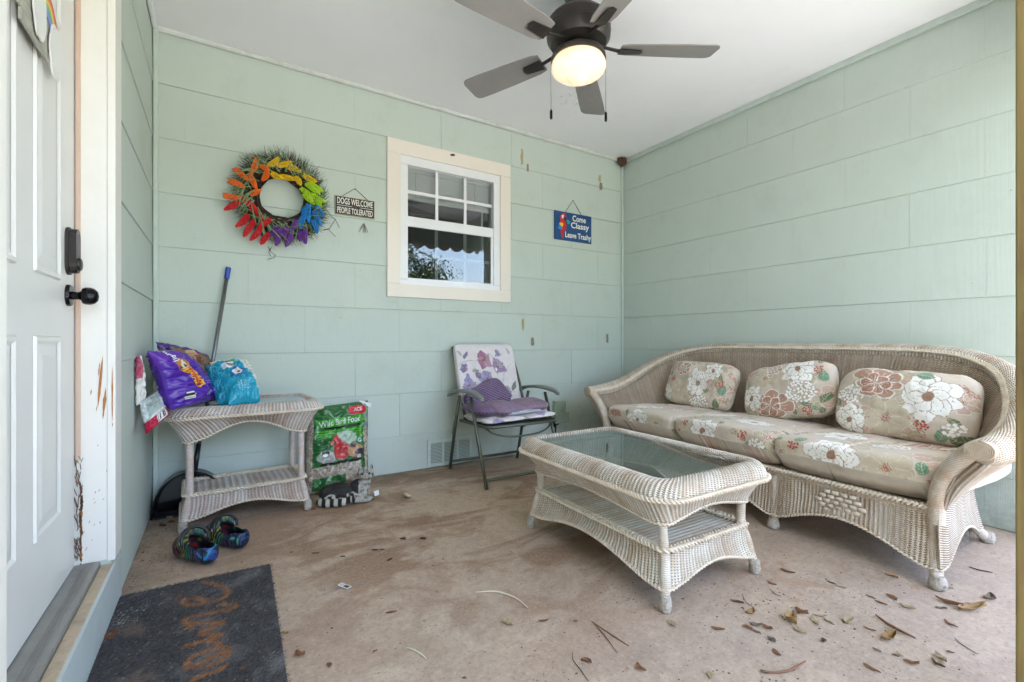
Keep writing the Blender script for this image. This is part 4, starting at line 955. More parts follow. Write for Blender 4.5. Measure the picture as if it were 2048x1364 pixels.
def softbox(name, w, B, Cc, eb, pw, paint, Mx, mat, parent, nt=150, ns=150, wrinkle=0.004, wseed=0, pc=2.5, dense=(0.0, 0.5), sag=None, hidden=26, puff=0.0):
    """upholstered block: superellipse section (B by Cc) drawn out over the width w and rounded off at the ends"""
    fr = np.linspace(dense[0], dense[1], ns); rest = np.linspace(dense[1], dense[0] + 1, hidden + 2)[1:-1]; tt = np.concatenate([fr, rest]); n = len(tt)
    def sec(t):
        th = PI - 2 * PI * t; c, s = np.cos(th), np.sin(th)
        return np.stack([B / 2 * np.sign(c) * np.abs(c) ** (2 / eb), Cc / 2 * np.sign(s) * np.abs(s) ** (2 / eb)], 1)
    # even out the arc length
    T0 = np.linspace(0, 1, 2001); S0 = sec(T0); d = np.concatenate([[0], np.cumsum(np.linalg.norm(np.diff(S0, axis=0), axis=1))]); per = d[-1]
    tr = np.interp(tt * per, np.concatenate([d, d + per]), np.concatenate([T0, T0 + 1])) ; S = sec(tr); arc = tt * per
    arc = np.where(arc > per * 0.75, arc - per, arc)
    x = np.linspace(-1, 1, nt); x = np.sign(x) * (1 - (1 - np.abs(x)) ** 1.25)
    kb = np.clip(1 - np.abs(x) ** pw, 0, 1) ** (1 / pw); kc = np.clip(1 - np.abs(x) ** pc, 0, 1) ** (1 / pc)
    if puff: kc = kc * (1 - puff * (1 - np.abs(x)) * 0)
    V = np.zeros((nt, n, 3)); V[:, :, 0] = (x * w / 2)[:, None]; V[:, :, 1] = S[None, :, 0] * kb[:, None]; V[:, :, 2] = S[None, :, 1] * kc[:, None]
    P = np.stack([np.repeat(V[:, :1, 0], n, 1).ravel(), np.tile(arc, nt)], 1)
    col = paint(P)
    flat = V.reshape(-1, 3); out = []
    for v in flat:
        q = Vector(v); w_ = wrinkle * (fbm((v[0] + wseed, v[1], v[2]), 6.5) * 1.6 + 0.5 * (abs(mnoise.noise(Vector((v[0] * 5 + wseed, v[1] * 17, v[2] * 9)))) - 0.2))
        nn = Vector((0, v[1] / (B / 2) ** 2, v[2] / (Cc / 2) ** 2)); 
        if nn.length > 1e-6: nn.normalize()
        q += nn * w_
        if sag: q += Vector(sag(v))
        out.append(Mx @ q)
    o = mesh_obj(name, out, grid_faces(n, nt, True), mat, parent, True, col=col); return o
def basis(a, b, c, o): 
    m = Matrix.Identity(4)
    for i, v in enumerate((a, b, c, o)):
        for r in range(3): m[r][i] = v[r]
    return m
MS = Matrix.Translation(SOFA.location) @ Matrix.Rotation(SOFA.rotation_euler.z, 4, 'Z')
# seat cushions: width along the sofa, section from the front edge to the back
seat_specs = [
    (-0.610, 0.620, 'nearest the camera', [('W', (0.035, 0.035), 0.105, 0.2, 1.15), ('P', (-0.165, 0.03), 0.09), ('P', (0.25, 0.00), 0.075), ('K', (-0.17, -0.055), 0.030), ('B', (0.20, 0.055)), ('L', (0.20, 0.07), 0.06, 2.6), ('L', (0.26, 0.075), 0.07, 0.3), ('W', (0.12, 0.33), 0.10), ('H', (-0.1, 0.25), 0.05), ('R', (-0.2, 0.38), 0.09), ('L', (-0.285, 0.03), 0.07, 1.2)]),
    (0.005, 0.610, 'in the middle', [('W', (0.085, 0.020), 0.085, 0.9, 1.1), ('L', (-0.185, -0.05), 0.085, 1.75), ('D', (-0.295, -0.055), 0.085, 0.9), ('B', (-0.155, 0.045)), ('B', (0.215, 0.055)), ('H', (-0.235, 0.015), 0.028), ('K', (-0.045, -0.045), 0.026), ('P', (0.25, 0.0), 0.07), ('W', (-0.08, 0.28), 0.10), ('W', (0.2, 0.35), 0.08), ('L', (0.03, 0.22), 0.07, 0.5)]),
    (0.612, 0.600, 'at the far end', [('W', (-0.015, 0.010), 0.085, 0.4, 1.0), ('K', (0.19, 0.035), 0.026), ('P', (-0.17, 0.02), 0.075), ('B', (-0.155, -0.045)), ('W', (0.05, 0.24), 0.09), ('R', (-0.1, 0.36), 0.08), ('B', (0.27, -0.045))])]
for i, (cy, w, where, items) in enumerate(seat_specs):
    o_ = MS @ Vector((0.300, cy, 0.369))
    a = (MS.to_3x3() @ Vector((0, 1, 0))); b_ = (MS.to_3x3() @ Vector((1, 0, -0.02))).normalized(); c_ = Vector((0, 0, 1))
    col_fn = sofa_print(20 + i, items)
    def sag(v, i=i): 
        if (i == 0 and v[0] < 0) or (i == 2 and v[0] > 0):
            k = -float(np.interp(v[1], [-.30, -.13, 0, .1, .2, .32], [0.006, .045, .095, .14, .21, .33])) * (v[0] / 0.31); dv = MS.to_3x3() @ Vector((0, k, 0)); return tuple(dv)
        e = 1 - min(1, abs(v[0]) / 0.3); return (0, 0, (0.006 if i != 1 else 0.010) * math.cos(v[0] * 5) * (1 if v[2] > 0 else 0))
    o = softbox('seat_cushion', w, 0.640, 0.168, 7.5, 14, col_fn, basis(a, b_, c_, o_), M['fabric'], None, 240, 190, 0.005, i * 3.1, 9, dense=(-0.07, 0.44), sag=sag)
    tag(o, {'nearest the camera': 'tan floral seat cushion at the near end of the sofa, white bloom in front', 'in the middle': 'thick tan floral seat cushion in the middle of the sofa seat', 'at the far end': 'tan floral seat cushion at the far end of the sofa by the back wall'}[where], 'cushion', 'floral seat cushions on the wicker sofa')
back_specs = [
    (-0.628, 0.555, 0.335, 0.0, 0.0, [('W', (-0.115, 0.245), 0.115, 0.1, 0.95), ('W', (0.185, 0.10), 0.078, 0.8), ('H', (0.20, 0.23), 0.048), ('R', (0.085, 0.30), 0.11), ('P', (0.03, 0.13), 0.10), ('L', (-0.165, 0.045), 0.075, 1.9), ('D', (-0.265, 0.03), 0.085, 0.6), ('B', (-0.105, 0.115)), ('H', (-0.215, 0.105), 0.028), ('L', (-0.05, 0.36), 0.08, 3.3), ('D', (0.25, 0.16), 0.06, 1.2)], 'plump tan floral back cushion at the near end of the sofa'),
    (-0.062, 0.525, 0.325, 0.20, 0.004, [('W', (-0.09, 0.31), 0.085, 0.1), ('H', (-0.105, 0.175), 0.060), ('R', (0.06, 0.11), 0.115), ('W', (0.19, 0.16), 0.080, 0.8), ('P', (0.10, 0.285), 0.07), ('L', (-0.215, 0.23), 0.08, 1.6), ('D', (0.14, 0.02), 0.09, 0.2), ('D', (-0.20, 0.10), 0.08, 2.3), ('L', (-0.19, 0.07), 0.05, 0.3), ('B', (-0.195, 0.305)), ('B', (-0.13, 0.065)), ('R', (0.05, 0.33), 0.05)], 'rumpled tan floral back cushion tipped askew in the middle of the sofa'),
    (0.560, 0.560, 0.325, -0.02, 0.0, [('W', (-0.035, 0.205), 0.088, 0.2, 1.15), ('W', (0.255, 0.10), 0.085, 0.5), ('H', (-0.07, 0.065), 0.052), ('P', (0.115, 0.16), 0.085), ('W', (-0.135, 0.30), 0.065, 0.5), ('L', (-0.215, 0.135), 0.09, 1.7), ('D', (-0.20, 0.035), 0.085, 1.4), ('B', (-0.205, 0.215)), ('B', (0.20, 0.23)), ('L', (0.23, 0.25), 0.06, 1.2), ('R', (0.11, 0.30), 0.06)], 'tan floral back cushion at the far end of the sofa beside the far arm')]
for i, (cy, w, h, roll, dz, items, lab) in enumerate(back_specs):
    lean = 0.34
    ax = Vector((0, 1, 0)); up = Vector((math.sin(lean), 0, math.cos(lean))); fr_ = Vector((-math.cos(lean), 0, math.sin(lean)))
    R_ = Matrix.Rotation(roll, 3, fr_); ax, up = R_ @ ax, R_ @ up
    R3 = MS.to_3x3(); xoff = 0.500 if i == 0 else 0.535
    o_ = MS @ Vector((xoff, cy, 0.445 + h / 2 * math.cos(lean) + dz + (0.012 if abs(roll) > 0.1 else 0)))
    o = softbox('back_cushion', w, h, 0.150, 3.4, 5.0, sofa_print(40 + i, items), basis(R3 @ ax, R3 @ up, R3 @ fr_, o_), M['fabric'], None, 220, 180, 0.014, 5 + i * 2.3, 2.6, dense=(-0.03, 0.53))
    tag(o, lab, 'cushion', 'floral back cushions on the wicker sofa')

# ================================================================== folding chair with cushions
ch = thing('folding_chair', 'olive metal folding armchair with X legs standing against the back wall', 'chair', (1.675, 2.77, 0)); cl = Vector(ch.location)
def ctube(name, pts, r, parent=ch, flat=1.0, n=10):
    mb = MB(); mb.tube([Vector(p) - cl for p in pts], r, n, flat=flat); return mb.build(name, M['chair_metal'], parent, True)
for (x, s_) in ((1.376, 'l'), (1.968, 'r')):
    ctube('front_leg', [(x, 2.480, 0.004), (x, 2.600, 0.30), (x, 2.690, 0.545)], 0.0115)
    ctube('rear_leg', [(x + (0.012 if s_ == 'l' else -0.012), 3.040, 0.004), (x + (0.012 if s_ == 'l' else -0.012), 2.96, 0.30), (x + (0.012 if s_ == 'l' else -0.012), 2.885, 0.535)], 0.0115)
    mb = MB(); pts = catmull([(x, 3.03, 0.528), (x, 2.95, 0.560), (x, 2.80, 0.578), (x, 2.66, 0.578), (x, 2.57, 0.566), (x, 2.535, 0.548)], 16)
    wd = [0.016, 0.020, 0.023, 0.025, 0.026, 0.027, 0.027, 0.028, 0.028, 0.029, 0.029, 0.029, 0.028, 0.026, 0.020, 0.010]
    vs = []; 
    for p, w_ in zip(pts, wd):
        for (dx, dz) in ((-1, -0.9), (-1, 0.2), (-0.6, 0.9), (0.6, 0.9), (1, 0.2), (1, -0.9)): vs.append(Vector((p[0] + dx * w_, p[1], p[2] + dz * 0.012)) - cl)
    fs = [(6 * i + k, 6 * i + (k + 1) % 6, 6 * i + 6 + (k + 1) % 6, 6 * i + 6 + k) for i in range(15) for k in range(6)] + [(5, 4, 3, 2, 1, 0), (90, 91, 92, 93, 94, 95)]
    mb.add(vs, fs); smooth_by_angle(mb.build('armrest', simple('armrest_plastic', (0.17, 0.18, 0.165), 0.4, 0.15, 30, dirt=(0.3, 0.29, 0.26), dirt_amt=0.5) if s_ == 'l' else bpy.data.materials['armrest_plastic'], ch), 50)
    ctube('back_upright', [(x + (0.045 if s_ == 'l' else -0.045), 2.86, 0.36), (x + (0.048 if s_ == 'l' else -0.048), 2.95, 0.60), (x + (0.052 if s_ == 'l' else -0.052), 3.085, 0.862)], 0.010)
    ctube('hinge_plate', [(x + 0.0, 2.965, 0.26), (x + 0.0, 2.93, 0.36)], 0.018, flat=0.35)
ctube('front_rail', [(1.380, 2.500, 0.052), (1.964, 2.500, 0.052)], 0.010)
ctube('rear_rail', [(1.392, 3.026, 0.055), (1.952, 3.026, 0.055)], 0.010)
ctube('top_rail', [(1.425, 3.088, 0.862), (1.918, 3.088, 0.862)], 0.010)
ctube('seat_rail', [(1.40, 2.90, 0.365), (1.40, 2.53, 0.372), (1.44, 2.505, 0.372), (1.90, 2.505, 0.372), (1.945, 2.53, 0.372), (1.945, 2.90, 0.365)], 0.010)
ctube('under_bar', [tuple(p) for p in catmull([(1.43, 2.60, 0.365), (1.46, 2.55, 0.325), (1.60, 2.53, 0.295), (1.80, 2.53, 0.30), (1.91, 2.56, 0.33), (1.935, 2.60, 0.365)], 20)], 0.006)
mb = MB(); mb.box(1.402 - cl.x, 1.943 - cl.x, 2.52 - cl.y, 2.90 - cl.y, 0.368, 0.374); mb.build('seat_sling', simple('olive_sling', (0.10, 0.11, 0.085), 0.9, 0.2, 30), ch)
LAV, VIO, MAU, GRY, GR2, CRM = rgb('#9a90b4'), rgb('#7f7099'), rgb('#a5758e'), rgb('#a3a49d'), rgb('#7c8078'), rgb('#d6cecf')
def iris(C, P, c, R, colr, line, rot, seed):
    for k in range(5):
        a = rot + k * 2 * PI / 5 + (seed % 3) * 0.2; leafp(C, P, c, R * (0.75 + 0.4 * ((k * 7 + seed) % 3) / 2), R * (0.85 + 0.2 * (k % 2)), a, colr if k % 2 else colr * 0.75 + CRM * 0.25, line)
    d = np.hypot(P[:, 0] - c[0], P[:, 1] - c[1]); blend(C, soft(d - R * 0.16, 0.003), rgb('#8a6a50'))
def stemp(C, P, a, b_, w=0.0013, col=GR2, bend=0.02):
    for k in range(12):
        t0, t1 = k / 12, (k + 1) / 12; q = []
        for t in (t0, t1): q.append(np.array(a) * (1 - t) + np.array(b_) * t + np.array([0, bend * math.sin(PI * t)]))
        d = q[1] - q[0]; L_ = d @ d; s_ = np.clip(((P - q[0]) @ d) / L_, 0, 1); D = np.linalg.norm(P - q[0] - s_[:, None] * d, axis=1); blend(C, soft(D - w, 0.0015), col)
def chair_print(P):
    P = wobble(P, 0.007, 3); C = np.tile(CRM, (len(P), 1)); n = np.sin(P[:, 0] * 240) * np.sin(P[:, 1] * 200) * 0.02
    # P: x across, y up from the lower edge
    sc_ = lambda x, y: (x, y)
    for (a, b_) in (((-0.2, 0.12), (-0.10, 0.0)), ((-0.16, 0.18), (-0.11, 0.02)), ((-0.06, 0.20), (0.03, 0.09)), ((-0.24, 0.30), (-0.06, 0.33)), ((0.10, 0.17), (0.20, 0.30)), ((0.02, 0.02), (0.2, 0.09)), ((0.07, 0.33), (0.0, 0.38)), ((-0.05, 0.02), (-0.16, 0.2))): stemp(C, P, a, b_)
    for (x, y, L_, a, cc) in ((0.095, 0.135, 0.085, 3.9, GRY), (0.10, 0.14, 0.075, 2.6, GRY), (0.105, 0.13, 0.07, 5.0, GRY), (0.11, 0.135, 0.075, 5.6, GRY), (-0.075, 0.045, 0.10, 0.45, GRY), (-0.075, 0.045, 0.07, 1.3, CRM * 0.9), (0.175, 0.10, 0.08, 1.05, GR2), (-0.185, 0.345, 0.07, 1.1, VIO), (-0.135, 0.25, 0.06, 0.3, GRY), (-0.2, 0.38, 0.05, 2.4, CRM * .85), (0.2, 0.38, 0.06, 2, CRM * .85), (0.14, -0.06, 0.09, 1.9, GR2), (0.19, -0.05, 0.07, 1.5, VIO)): leafp(C, P, (x, y), L_, L_ * 0.42, a, cc, GR2)
    iris(C, P, (-0.03, 0.335), 0.072, MAU, rgb('#8d5068'), 0.4, 1); iris(C, P, (0.085, 0.285), 0.068, rgb('#9c84a6'), VIO * .8, 1.5, 2); iris(C, P, (-0.02, 0.205), 0.066, LAV, VIO * .8, 0.8, 3)
    iris(C, P, (-0.175, 0.155), 0.066, LAV, VIO * .8, 0.1, 4); iris(C, P, (-0.195, 0.285), 0.034, VIO, VIO * .6, 0.5, 5); iris(C, P, (0.10, 0.385), 0.034, LAV, VIO, 1, 6); iris(C, P, (0.135, 0.065), 0.032, VIO, VIO * .6, 2, 7); iris(C, P, (-0.09, 0.23), 0.03, VIO, VIO * .6, 1.4, 8)
    for (x, y) in ((0.065, 0.265), (-0.055, 0.055)): blend(C, soft(np.hypot(P[:, 0] - x, P[:, 1] - y) - 0.009, 0.002), rgb('#efeae6'))
    return C
lean = 0.30
up = Vector((0, math.sin(lean), math.cos(lean))); fr_ = Vector((0, -math.cos(lean), math.sin(lean)))
o = softbox('chair_back_cushion', 0.485, 0.475, 0.060, 5.0, 16, lambda P: chair_print(P - np.array([0, 0.03])), basis(Vector((1, 0, 0)), up, fr_, Vector((1.655, 2.972, 0.655))), M['fabric2'], None, 190, 190, 0.004, 9, 8, dense=(-0.02, 0.52))
tag(o, 'cream pad printed with lilac irises leaning on the back of the folding chair', 'cushion')
def seat_print(P):
    C = np.tile(CRM * 0.97, (len(P), 1)); rs = np.random.RandomState(4)
    for k in range(16): iris(C, P, (rs.uniform(-.26, .26), rs.uniform(-0.05, .42)), 0.035, LAV if k % 3 else MAU, VIO, rs.rand() * 6, k)
    for k in range(10): leafp(C, P, (rs.uniform(-.26, .26), rs.uniform(-0.05, .42)), 0.06, 0.025, rs.rand() * 6, GRY, GR2)
    return C
o = softbox('chair_seat_cushion', 0.545, 0.40, 0.052, 3.5, 8, seat_print, basis(Vector((1, 0, 0.03)).normalized(), Vector((0, 1, 0.0)), Vector((0, 0, 1)), Vector((1.672, 2.700, 0.404))), M['fabric2'], None, 130, 110, 0.014, 3.3, 4, dense=(-0.12, 0.45))
tag(o, 'thin cream and lilac floral pad on the seat of the folding chair', 'cushion')
def quilt_print(a_, b_):
    def f(P):
        s_ = np.sin((P[:, 0] * 0.8 + P[:, 1] * 0.6) * 2 * PI / 0.017); m = (s_ > 0.0)[:, None]; C = np.where(m, a_, b_); n = (np.sin(P[:, 0] * 31) * np.sin(P[:, 1] * 27) > 0.2)[:, None]
        return np.where(n, C * 0.86, C)
    return f
q = thing('purple_pillow', 'crumpled purple corduroy pillow with tufted flaps on the folding chair seat', 'pillow', (1.62, 2.75, 0.43)); ql = Vector(q.location)
def qbox(name, w, B, Cc, M3, fn, eb=2.6, pw=3.6, wr=0.012, ws=0, dense=(-0.05, 0.55)):
    return softbox(name, w, B, Cc, eb, pw, fn, Matrix.Translation(-ql) @ M3, M['fabric2'], q, 90, 90, wr, ws, 2.6, dense=dense)
pu, pd = rgb('#84708a'), rgb('#5a4566')
up2 = Vector((0.12, 0.42, 0.9)).normalized(); ax2 = (Matrix.Rotation(0.42, 3, Vector((0, -1, 0.3)).normalized()) @ Vector((1, 0, 0))); fr2 = ax2.cross(up2).normalized(); up2 = fr2.cross(ax2).normalized()
qbox('pillow_body', 0.34, 0.24, 0.085, basis(ax2, up2, fr2, Vector((1.585, 2.835, 0.505))), quilt_print(pu, pd * 0.85), ws=1)
pl = rgb('#a58ba0'); pk = rgb('#8d7390')
qbox('flap', 0.25, 0.26, 0.075, basis(Vector((1, 0.1, 0)).normalized(), Vector((-0.1, 1, 0.08)).normalized(), Vector((0, -.08, 1)).normalized(), Vector((1.600, 2.66, 0.462))), quilt_print(pl * .8, pk * .72), ws=2)
qbox('flap', 0.25, 0.24, 0.080, basis(Vector((1, -0.1, 0.05)).normalized(), Vector((0.1, 1, 0.08)).normalized(), Vector((0, -.08, 1)).normalized(), Vector((1.815, 2.68, 0.466))), quilt_print(pl * .8, pk * .72), ws=3)
qbox('flap', 0.20, 0.24, 0.070, basis(Vector((1, 0.2, -0.05)).normalized(), Vector((-0.2, 1, 0.08)).normalized(), Vector((0, -.08, 1)).normalized(), Vector((1.46, 2.70, 0.462))), quilt_print(pk * .8, pd), ws=4)
lt_ = rgb('#b9bccb')
qbox('pale_lining', 0.30, 0.22, 0.034, basis(Vector((1, 0.05, 0.02)).normalized(), Vector((0, 1, 0.0)), Vector((0, 0, 1)), Vector((1.70, 2.63, 0.442))), quilt_print(lt_, lt_ * 0.93), ws=5, wr=0.009)

# ================================================================== wall box and vent
jb = thing('junction_box', 'sage painted metal junction box with a rusted hole below it low on the back wall', 'junction box', (2.43, YB, 0.31)); jl = Vector(jb.location)
MB().box(-0.066, 0.052, -0.050, -0.010, -0.010, 0.095, Matrix.Rotation(0.05, 4, 'Y'), 0.004).build('box', M['box'], jb)
MB().box(-0.074, 0.078, -0.062, -0.050, -0.085, -0.005, Matrix.Rotation(-0.06, 4, 'Y'), 0.003).build('cover_flap', M['box'], jb)
mb = MB(); random.seed(21)
for k in range(7):
    a, b_ = random.uniform(-.07, .08), random.uniform(-.12, -.06); n = 8; mb.prism([((0.018 + random.uniform(-.008, .01)) * math.cos(2 * PI * i / n), (0.012 + random.uniform(-.004, .008)) * math.sin(2 * PI * i / n)) for i in range(n)], (a, -0.0095, b_), (1, 0, 0), (0, 0, 1), (0, -1, 0), 0.002)
mb.prism([(-0.01, 0), (0.012, 0), (0.006, -0.10), (-0.002, -0.13)], (-0.03, -0.0095, -0.09), (1, 0, 0), (0, 0, 1), (0, -1, 0), 0.0015)
mb.build('rusted_hole', M['rust'], jb, kind='stuff')
vt = thing('wall_vent', 'sage painted foundation vent grille at the foot of the back wall behind the folding chair', 'vent', (1.431, YB - 0.009, 0.008))
mb = MB(); W, Hh = 0.178, 0.196
for b4 in ((-W, W, Hh - 0.026, Hh), (-W, W, 0, 0.018), (-W, -W + 0.022, 0.018, Hh - 0.026), (W - 0.022, W, 0.018, Hh - 0.026), (-0.066, -0.052, 0.018, Hh - 0.026), (0.052, 0.066, 0.018, Hh - 0.026)): mb.box(b4[0], b4[1], -0.010, 0.0, b4[2], b4[3])
mb.build('frame', M['sage_trim'], vt); MB().box(-W + .01, W - .01, -0.001, 0.0005, 0.01, Hh - .01).build('backing', M['dark'], vt)
sm = None
for (x0, x1) in ((-0.155, -0.067), (-0.051, 0.051), (0.067, 0.155)):
    for k in range(15):
        mb = MB(); mb.box(-(x1 - x0) / 2, (x1 - x0) / 2, -0.0045, 0.0005, -0.0028, 0.0028, Matrix.Rotation(0.5, 4, 'X')); z = 0.024 + k * 0.0101
        key = round(x1 - x0, 3)
        if sm is None or sm[0] != key: o = mb.build('louvre', M['sage_trim'], vt); sm = (key, o.data)
        else: o = link(bpy.data.objects.new('louvre', sm[1]), vt)
        o.location = ((x0 + x1) / 2, -0.003, z)
# mud nest in the ceiling corner
mb = MB(); bm = bmesh.new(); bmesh.ops.create_icosphere(bm, subdivisions=3, radius=1.0)
for v in bm.verts:
    d = v.co.copy(); k = 1 + 0.35 * mnoise.noise(d * 2.5); v.co = Vector((d.x * 0.045 * k, d.y * 0.035 * k, d.z * 0.052 * k))
    if v.co.z > 0.026: v.co.z = 0.026
nv_ = [v.co.copy() for v in bm.verts]; nf_ = [[v.index for v in f.verts] for f in bm.faces]; bm.free()
o = mesh_obj('wasp_nest', nv_, nf_, M['mud'], None, False); o.location = (3.135, 3.085, ZC - 0.03); tag(o, 'small brown mud nest stuck in the far ceiling corner', 'nest')
# ================================================================== lettering
_txt = {}
def text_mesh(body, bold=0.0, ext=0.0, shear=0.0):
    key = (body, bold, ext, shear)
    if key in _txt: return _txt[key]
    cu = bpy.data.curves.new('lettering', 'FONT'); cu.body = body; cu.offset = bold; cu.extrude = ext; cu.shear = shear; cu.resolution_u = 3; cu.size = 1.0
    ob = bpy.data.objects.new('lettering', cu); COL.objects.link(ob); bpy.context.view_layer.update()
    me = ob.evaluated_get(bpy.context.evaluated_depsgraph_get()).to_mesh()
    V = [v.co.copy() for v in me.vertices]; F_ = [tuple(p.vertices) for p in me.polygons]
    COL.objects.unlink(ob); bpy.data.objects.remove(ob); bpy.data.curves.remove(cu)
    x0 = min(v.x for v in V); x1 = max(v.x for v in V); y0 = min(v.y for v in V); y1 = max(v.y for v in V)
    V = [((v.x - x0) / (x1 - x0) - 0.5, (v.y - y0) / (y1 - y0) - 0.5, v.z) for v in V]; _txt[key] = (V, F_); return _txt[key]
def text_on(body, fn, w, h, mat, parent, bold=0.0, depth=0.0, name='lettering', cx=0, cy=0, ang=0.0, shear=0.0):
    """letters laid on a surface: fn(x, y) -> point"""
    V, F_ = text_mesh(body, bold, 0.5 if depth else 0.0, shear); out = []; ca, sa = math.cos(ang), math.sin(ang)
    for (x, y, z) in V:
        a, b_ = x * w, y * h; p = fn(cx + a * ca - b_ * sa, cy + a * sa + b_ * ca)
        if isinstance(p, tuple): p = p[0] + p[1] * (depth * (z + 0.5) if depth else 0)
        out.append(p)
    return mesh_obj(name, out, F_, mat, parent)

# ================================================================== plaques on the wall
def plaque(name, label, c, w, h, face, edge, frame):
    t = thing(name, label, 'sign', c)
    MB().box(-w / 2, w / 2, -0.010, -0.001, -h / 2, h / 2, bev=0.0012).build('board', edge, t)
    MB().box(-w / 2 + frame, w / 2 - frame, -0.0115, -0.0102, -h / 2 + frame, h / 2 - frame).build('painted_face', face, t)
    return t, (lambda x, y: Vector((x, -0.0120, y)))
s1 = ony(708.5, 417, YB - 0.01); s1c = ((0.6225 + 0.877) / 2, YB - 0.010, 1.785)
t, fn = plaque('dogs_sign', 'black wooden plaque reading DOGS WELCOME PEOPLE TOLERATED beside the wreath', s1c, 0.252, 0.120, M['sign_black'], M['sign_edge'], 0.004)
text_on('DOGS WELCOME', fn, 0.226, 0.041, M['white_text'], t, 0.012, cy=0.030)
text_on('PEOPLE TOLERATED', fn, 0.226, 0.038, M['white_text'], t, 0.012, cy=-0.030)
mb = MB(); mb.box(-0.115, -0.022, -0.0124, -0.0118, -0.0012, 0.0012); mb.box(0.032, 0.115, -0.0124, -0.0118, -0.0012, 0.0012); mb.build('rule', M['white_text'], t, kind='stuff')
M['paw'] = simple('paw_print', (0.22, 0.03, 0.02), 0.6, 0.2, 30)
mb = MB()
for k in (-1, 0, 1): mb.prism([(0.005 * math.cos(a) + k * 0.019 + 0.005, 0.0045 * math.sin(a)) for a in np.linspace(0, 2 * PI, 9)[:-1]], (0, -0.0118, 0), (1, 0, 0), (0, 0, 1), (0, -1, 0), 0.0006)
mb.build('paw_marks', M['paw'], t, kind='stuff')
def hanger(t, w, h, peak, r=0.0022):
    mb = MB(); mb.tube([(-w, -0.006, h), (0, -0.004, h + peak), (w, -0.006, h)], r, 6); mb.build('twine_hanger', M['twine'], t)
    mb = MB(); mb.tube([(0, 0.004, h + peak - 0.002), (0, -0.010, h + peak - 0.001)], 0.0025, 6); mb.build('nail', M['steel'], t)
hanger(t, 0.082, 0.060, 0.064)
s2c = ((2.384 + 2.794) / 2, YB - 0.010, 1.892)
t, fn = plaque('parrot_sign', 'navy plaque with a red parrot reading Come Classy Leave Trashy right of the window', s2c, 0.408, 0.242, M['sign_blue'], M['sign_blue'], 0.002)
text_on('Come', fn, 0.150, 0.052, M['white_text'], t, 0.02, cx=0.062, cy=0.078)
text_on('Classy', fn, 0.205, 0.068, M['white_text'], t, 0.02, cx=0.072, cy=0.010)
text_on('Leave Trashy', fn, 0.290, 0.064, M['white_text'], t, 0.02, cx=0.052, cy=-0.078)
def flat(poly, mat, y=-0.0122, name='painted_shape'):
    mb = MB(); mb.prism(poly, (0, y, 0), (1, 0, 0), (0, 0, 1), (0, -1, 0), 0.0006); return mb.build(name, mat, t)
pr, py_, pb, pw_, pg = [simple('parrot_' + n_, c_, 0.5, 0.1, 40) for n_, c_ in (('red', (0.55, 0.02, 0.02)), ('yellow', (0.75, 0.45, 0.02)), ('blue', (0.02, 0.22, 0.62)), ('white', (0.8, 0.8, 0.78)), ('green', (0.05, 0.4, 0.15)))]
bird = [(-0.100, 0.112), (-0.125, 0.098), (-0.150, 0.075), (-0.146, 0.045), (-0.150, 0.010), (-0.140, -0.020), (-0.145, -0.050), (-0.128, -0.108), (-0.118, -0.108), (-0.112, -0.050), (-0.085, -0.030), (-0.080, 0.0), (-0.088, 0.040), (-0.095, 0.06), (-0.082, 0.080), (-0.088, 0.105)]
o = flat(bird, pr, name='parrot_body')
flat([(-0.155, 0.022), (-0.160, 0.005), (-0.125, -0.012), (-0.112, 0.012), (-0.120, 0.024)], py_, -0.0129, 'wing_band'); flat([(-0.176, -0.030), (-0.160, 0.004), (-0.128, -0.014), (-0.128, -0.032), (-0.15, -0.035)], pb, -0.0130, 'wing_tip')
flat([(-0.130, 0.088), (-0.112, 0.092), (-0.104, 0.075), (-0.118, 0.058), (-0.132, 0.068)], pw_, -0.0129, 'face_patch'); flat([(-0.112, 0.082), (-0.092, 0.072), (-0.085, 0.050), (-0.096, 0.042), (-0.112, 0.060)], M['sign_black'], -0.0131, 'beak')
flat([(-0.078, 0.058), (-0.050, 0.052), (-0.052, 0.022), (-0.070, 0.018)], pg, -0.0130, 'flower_leaf'); flat([(-0.060, 0.045), (-0.042, 0.048), (-0.042, 0.026), (-0.058, 0.024)], pb, -0.0133, 'blue_flower')
hanger(t, 0.092, 0.118, 0.118)
# little tuft of web under the dog plaque
mb = MB(); random.seed(2)
for (dx, k) in ((-0.030, 3), (0.0, 2), (0.028, 3), (0.012, 2)):
    mb.tube([(0, -0.012, 0), (dx * .3, -0.016, -0.018), (dx * 0.8, -0.014, -0.045), (dx, -0.011, -0.060)], [0.004, 0.003, 0.0018, 0.0008], 5)
o = mb.build('wall_tuft', M['lint'], None, True); o.location = ony(727, 448, YB); tag(o, 'small grey tuft of debris on the wall below the dog plaque', 'debris')
mb = MB(); mb.prism([(-0.03, -0.003), (-0.012, 0.006), (0.014, 0.008), (0.03, 0.001), (0.012, -0.007), (-0.014, -0.009)], (0, 0, 0), (1, 0, 0), (0, 0, 1), (0, -1, 0), 0.006)
o = mb.build('brown_moth', M['mud']); o.scale = (0.7, 1, 1); o.location = ony(905, 310, YB - 0.0245); tag(o, 'small brown moth resting on the top window trim', 'moth')

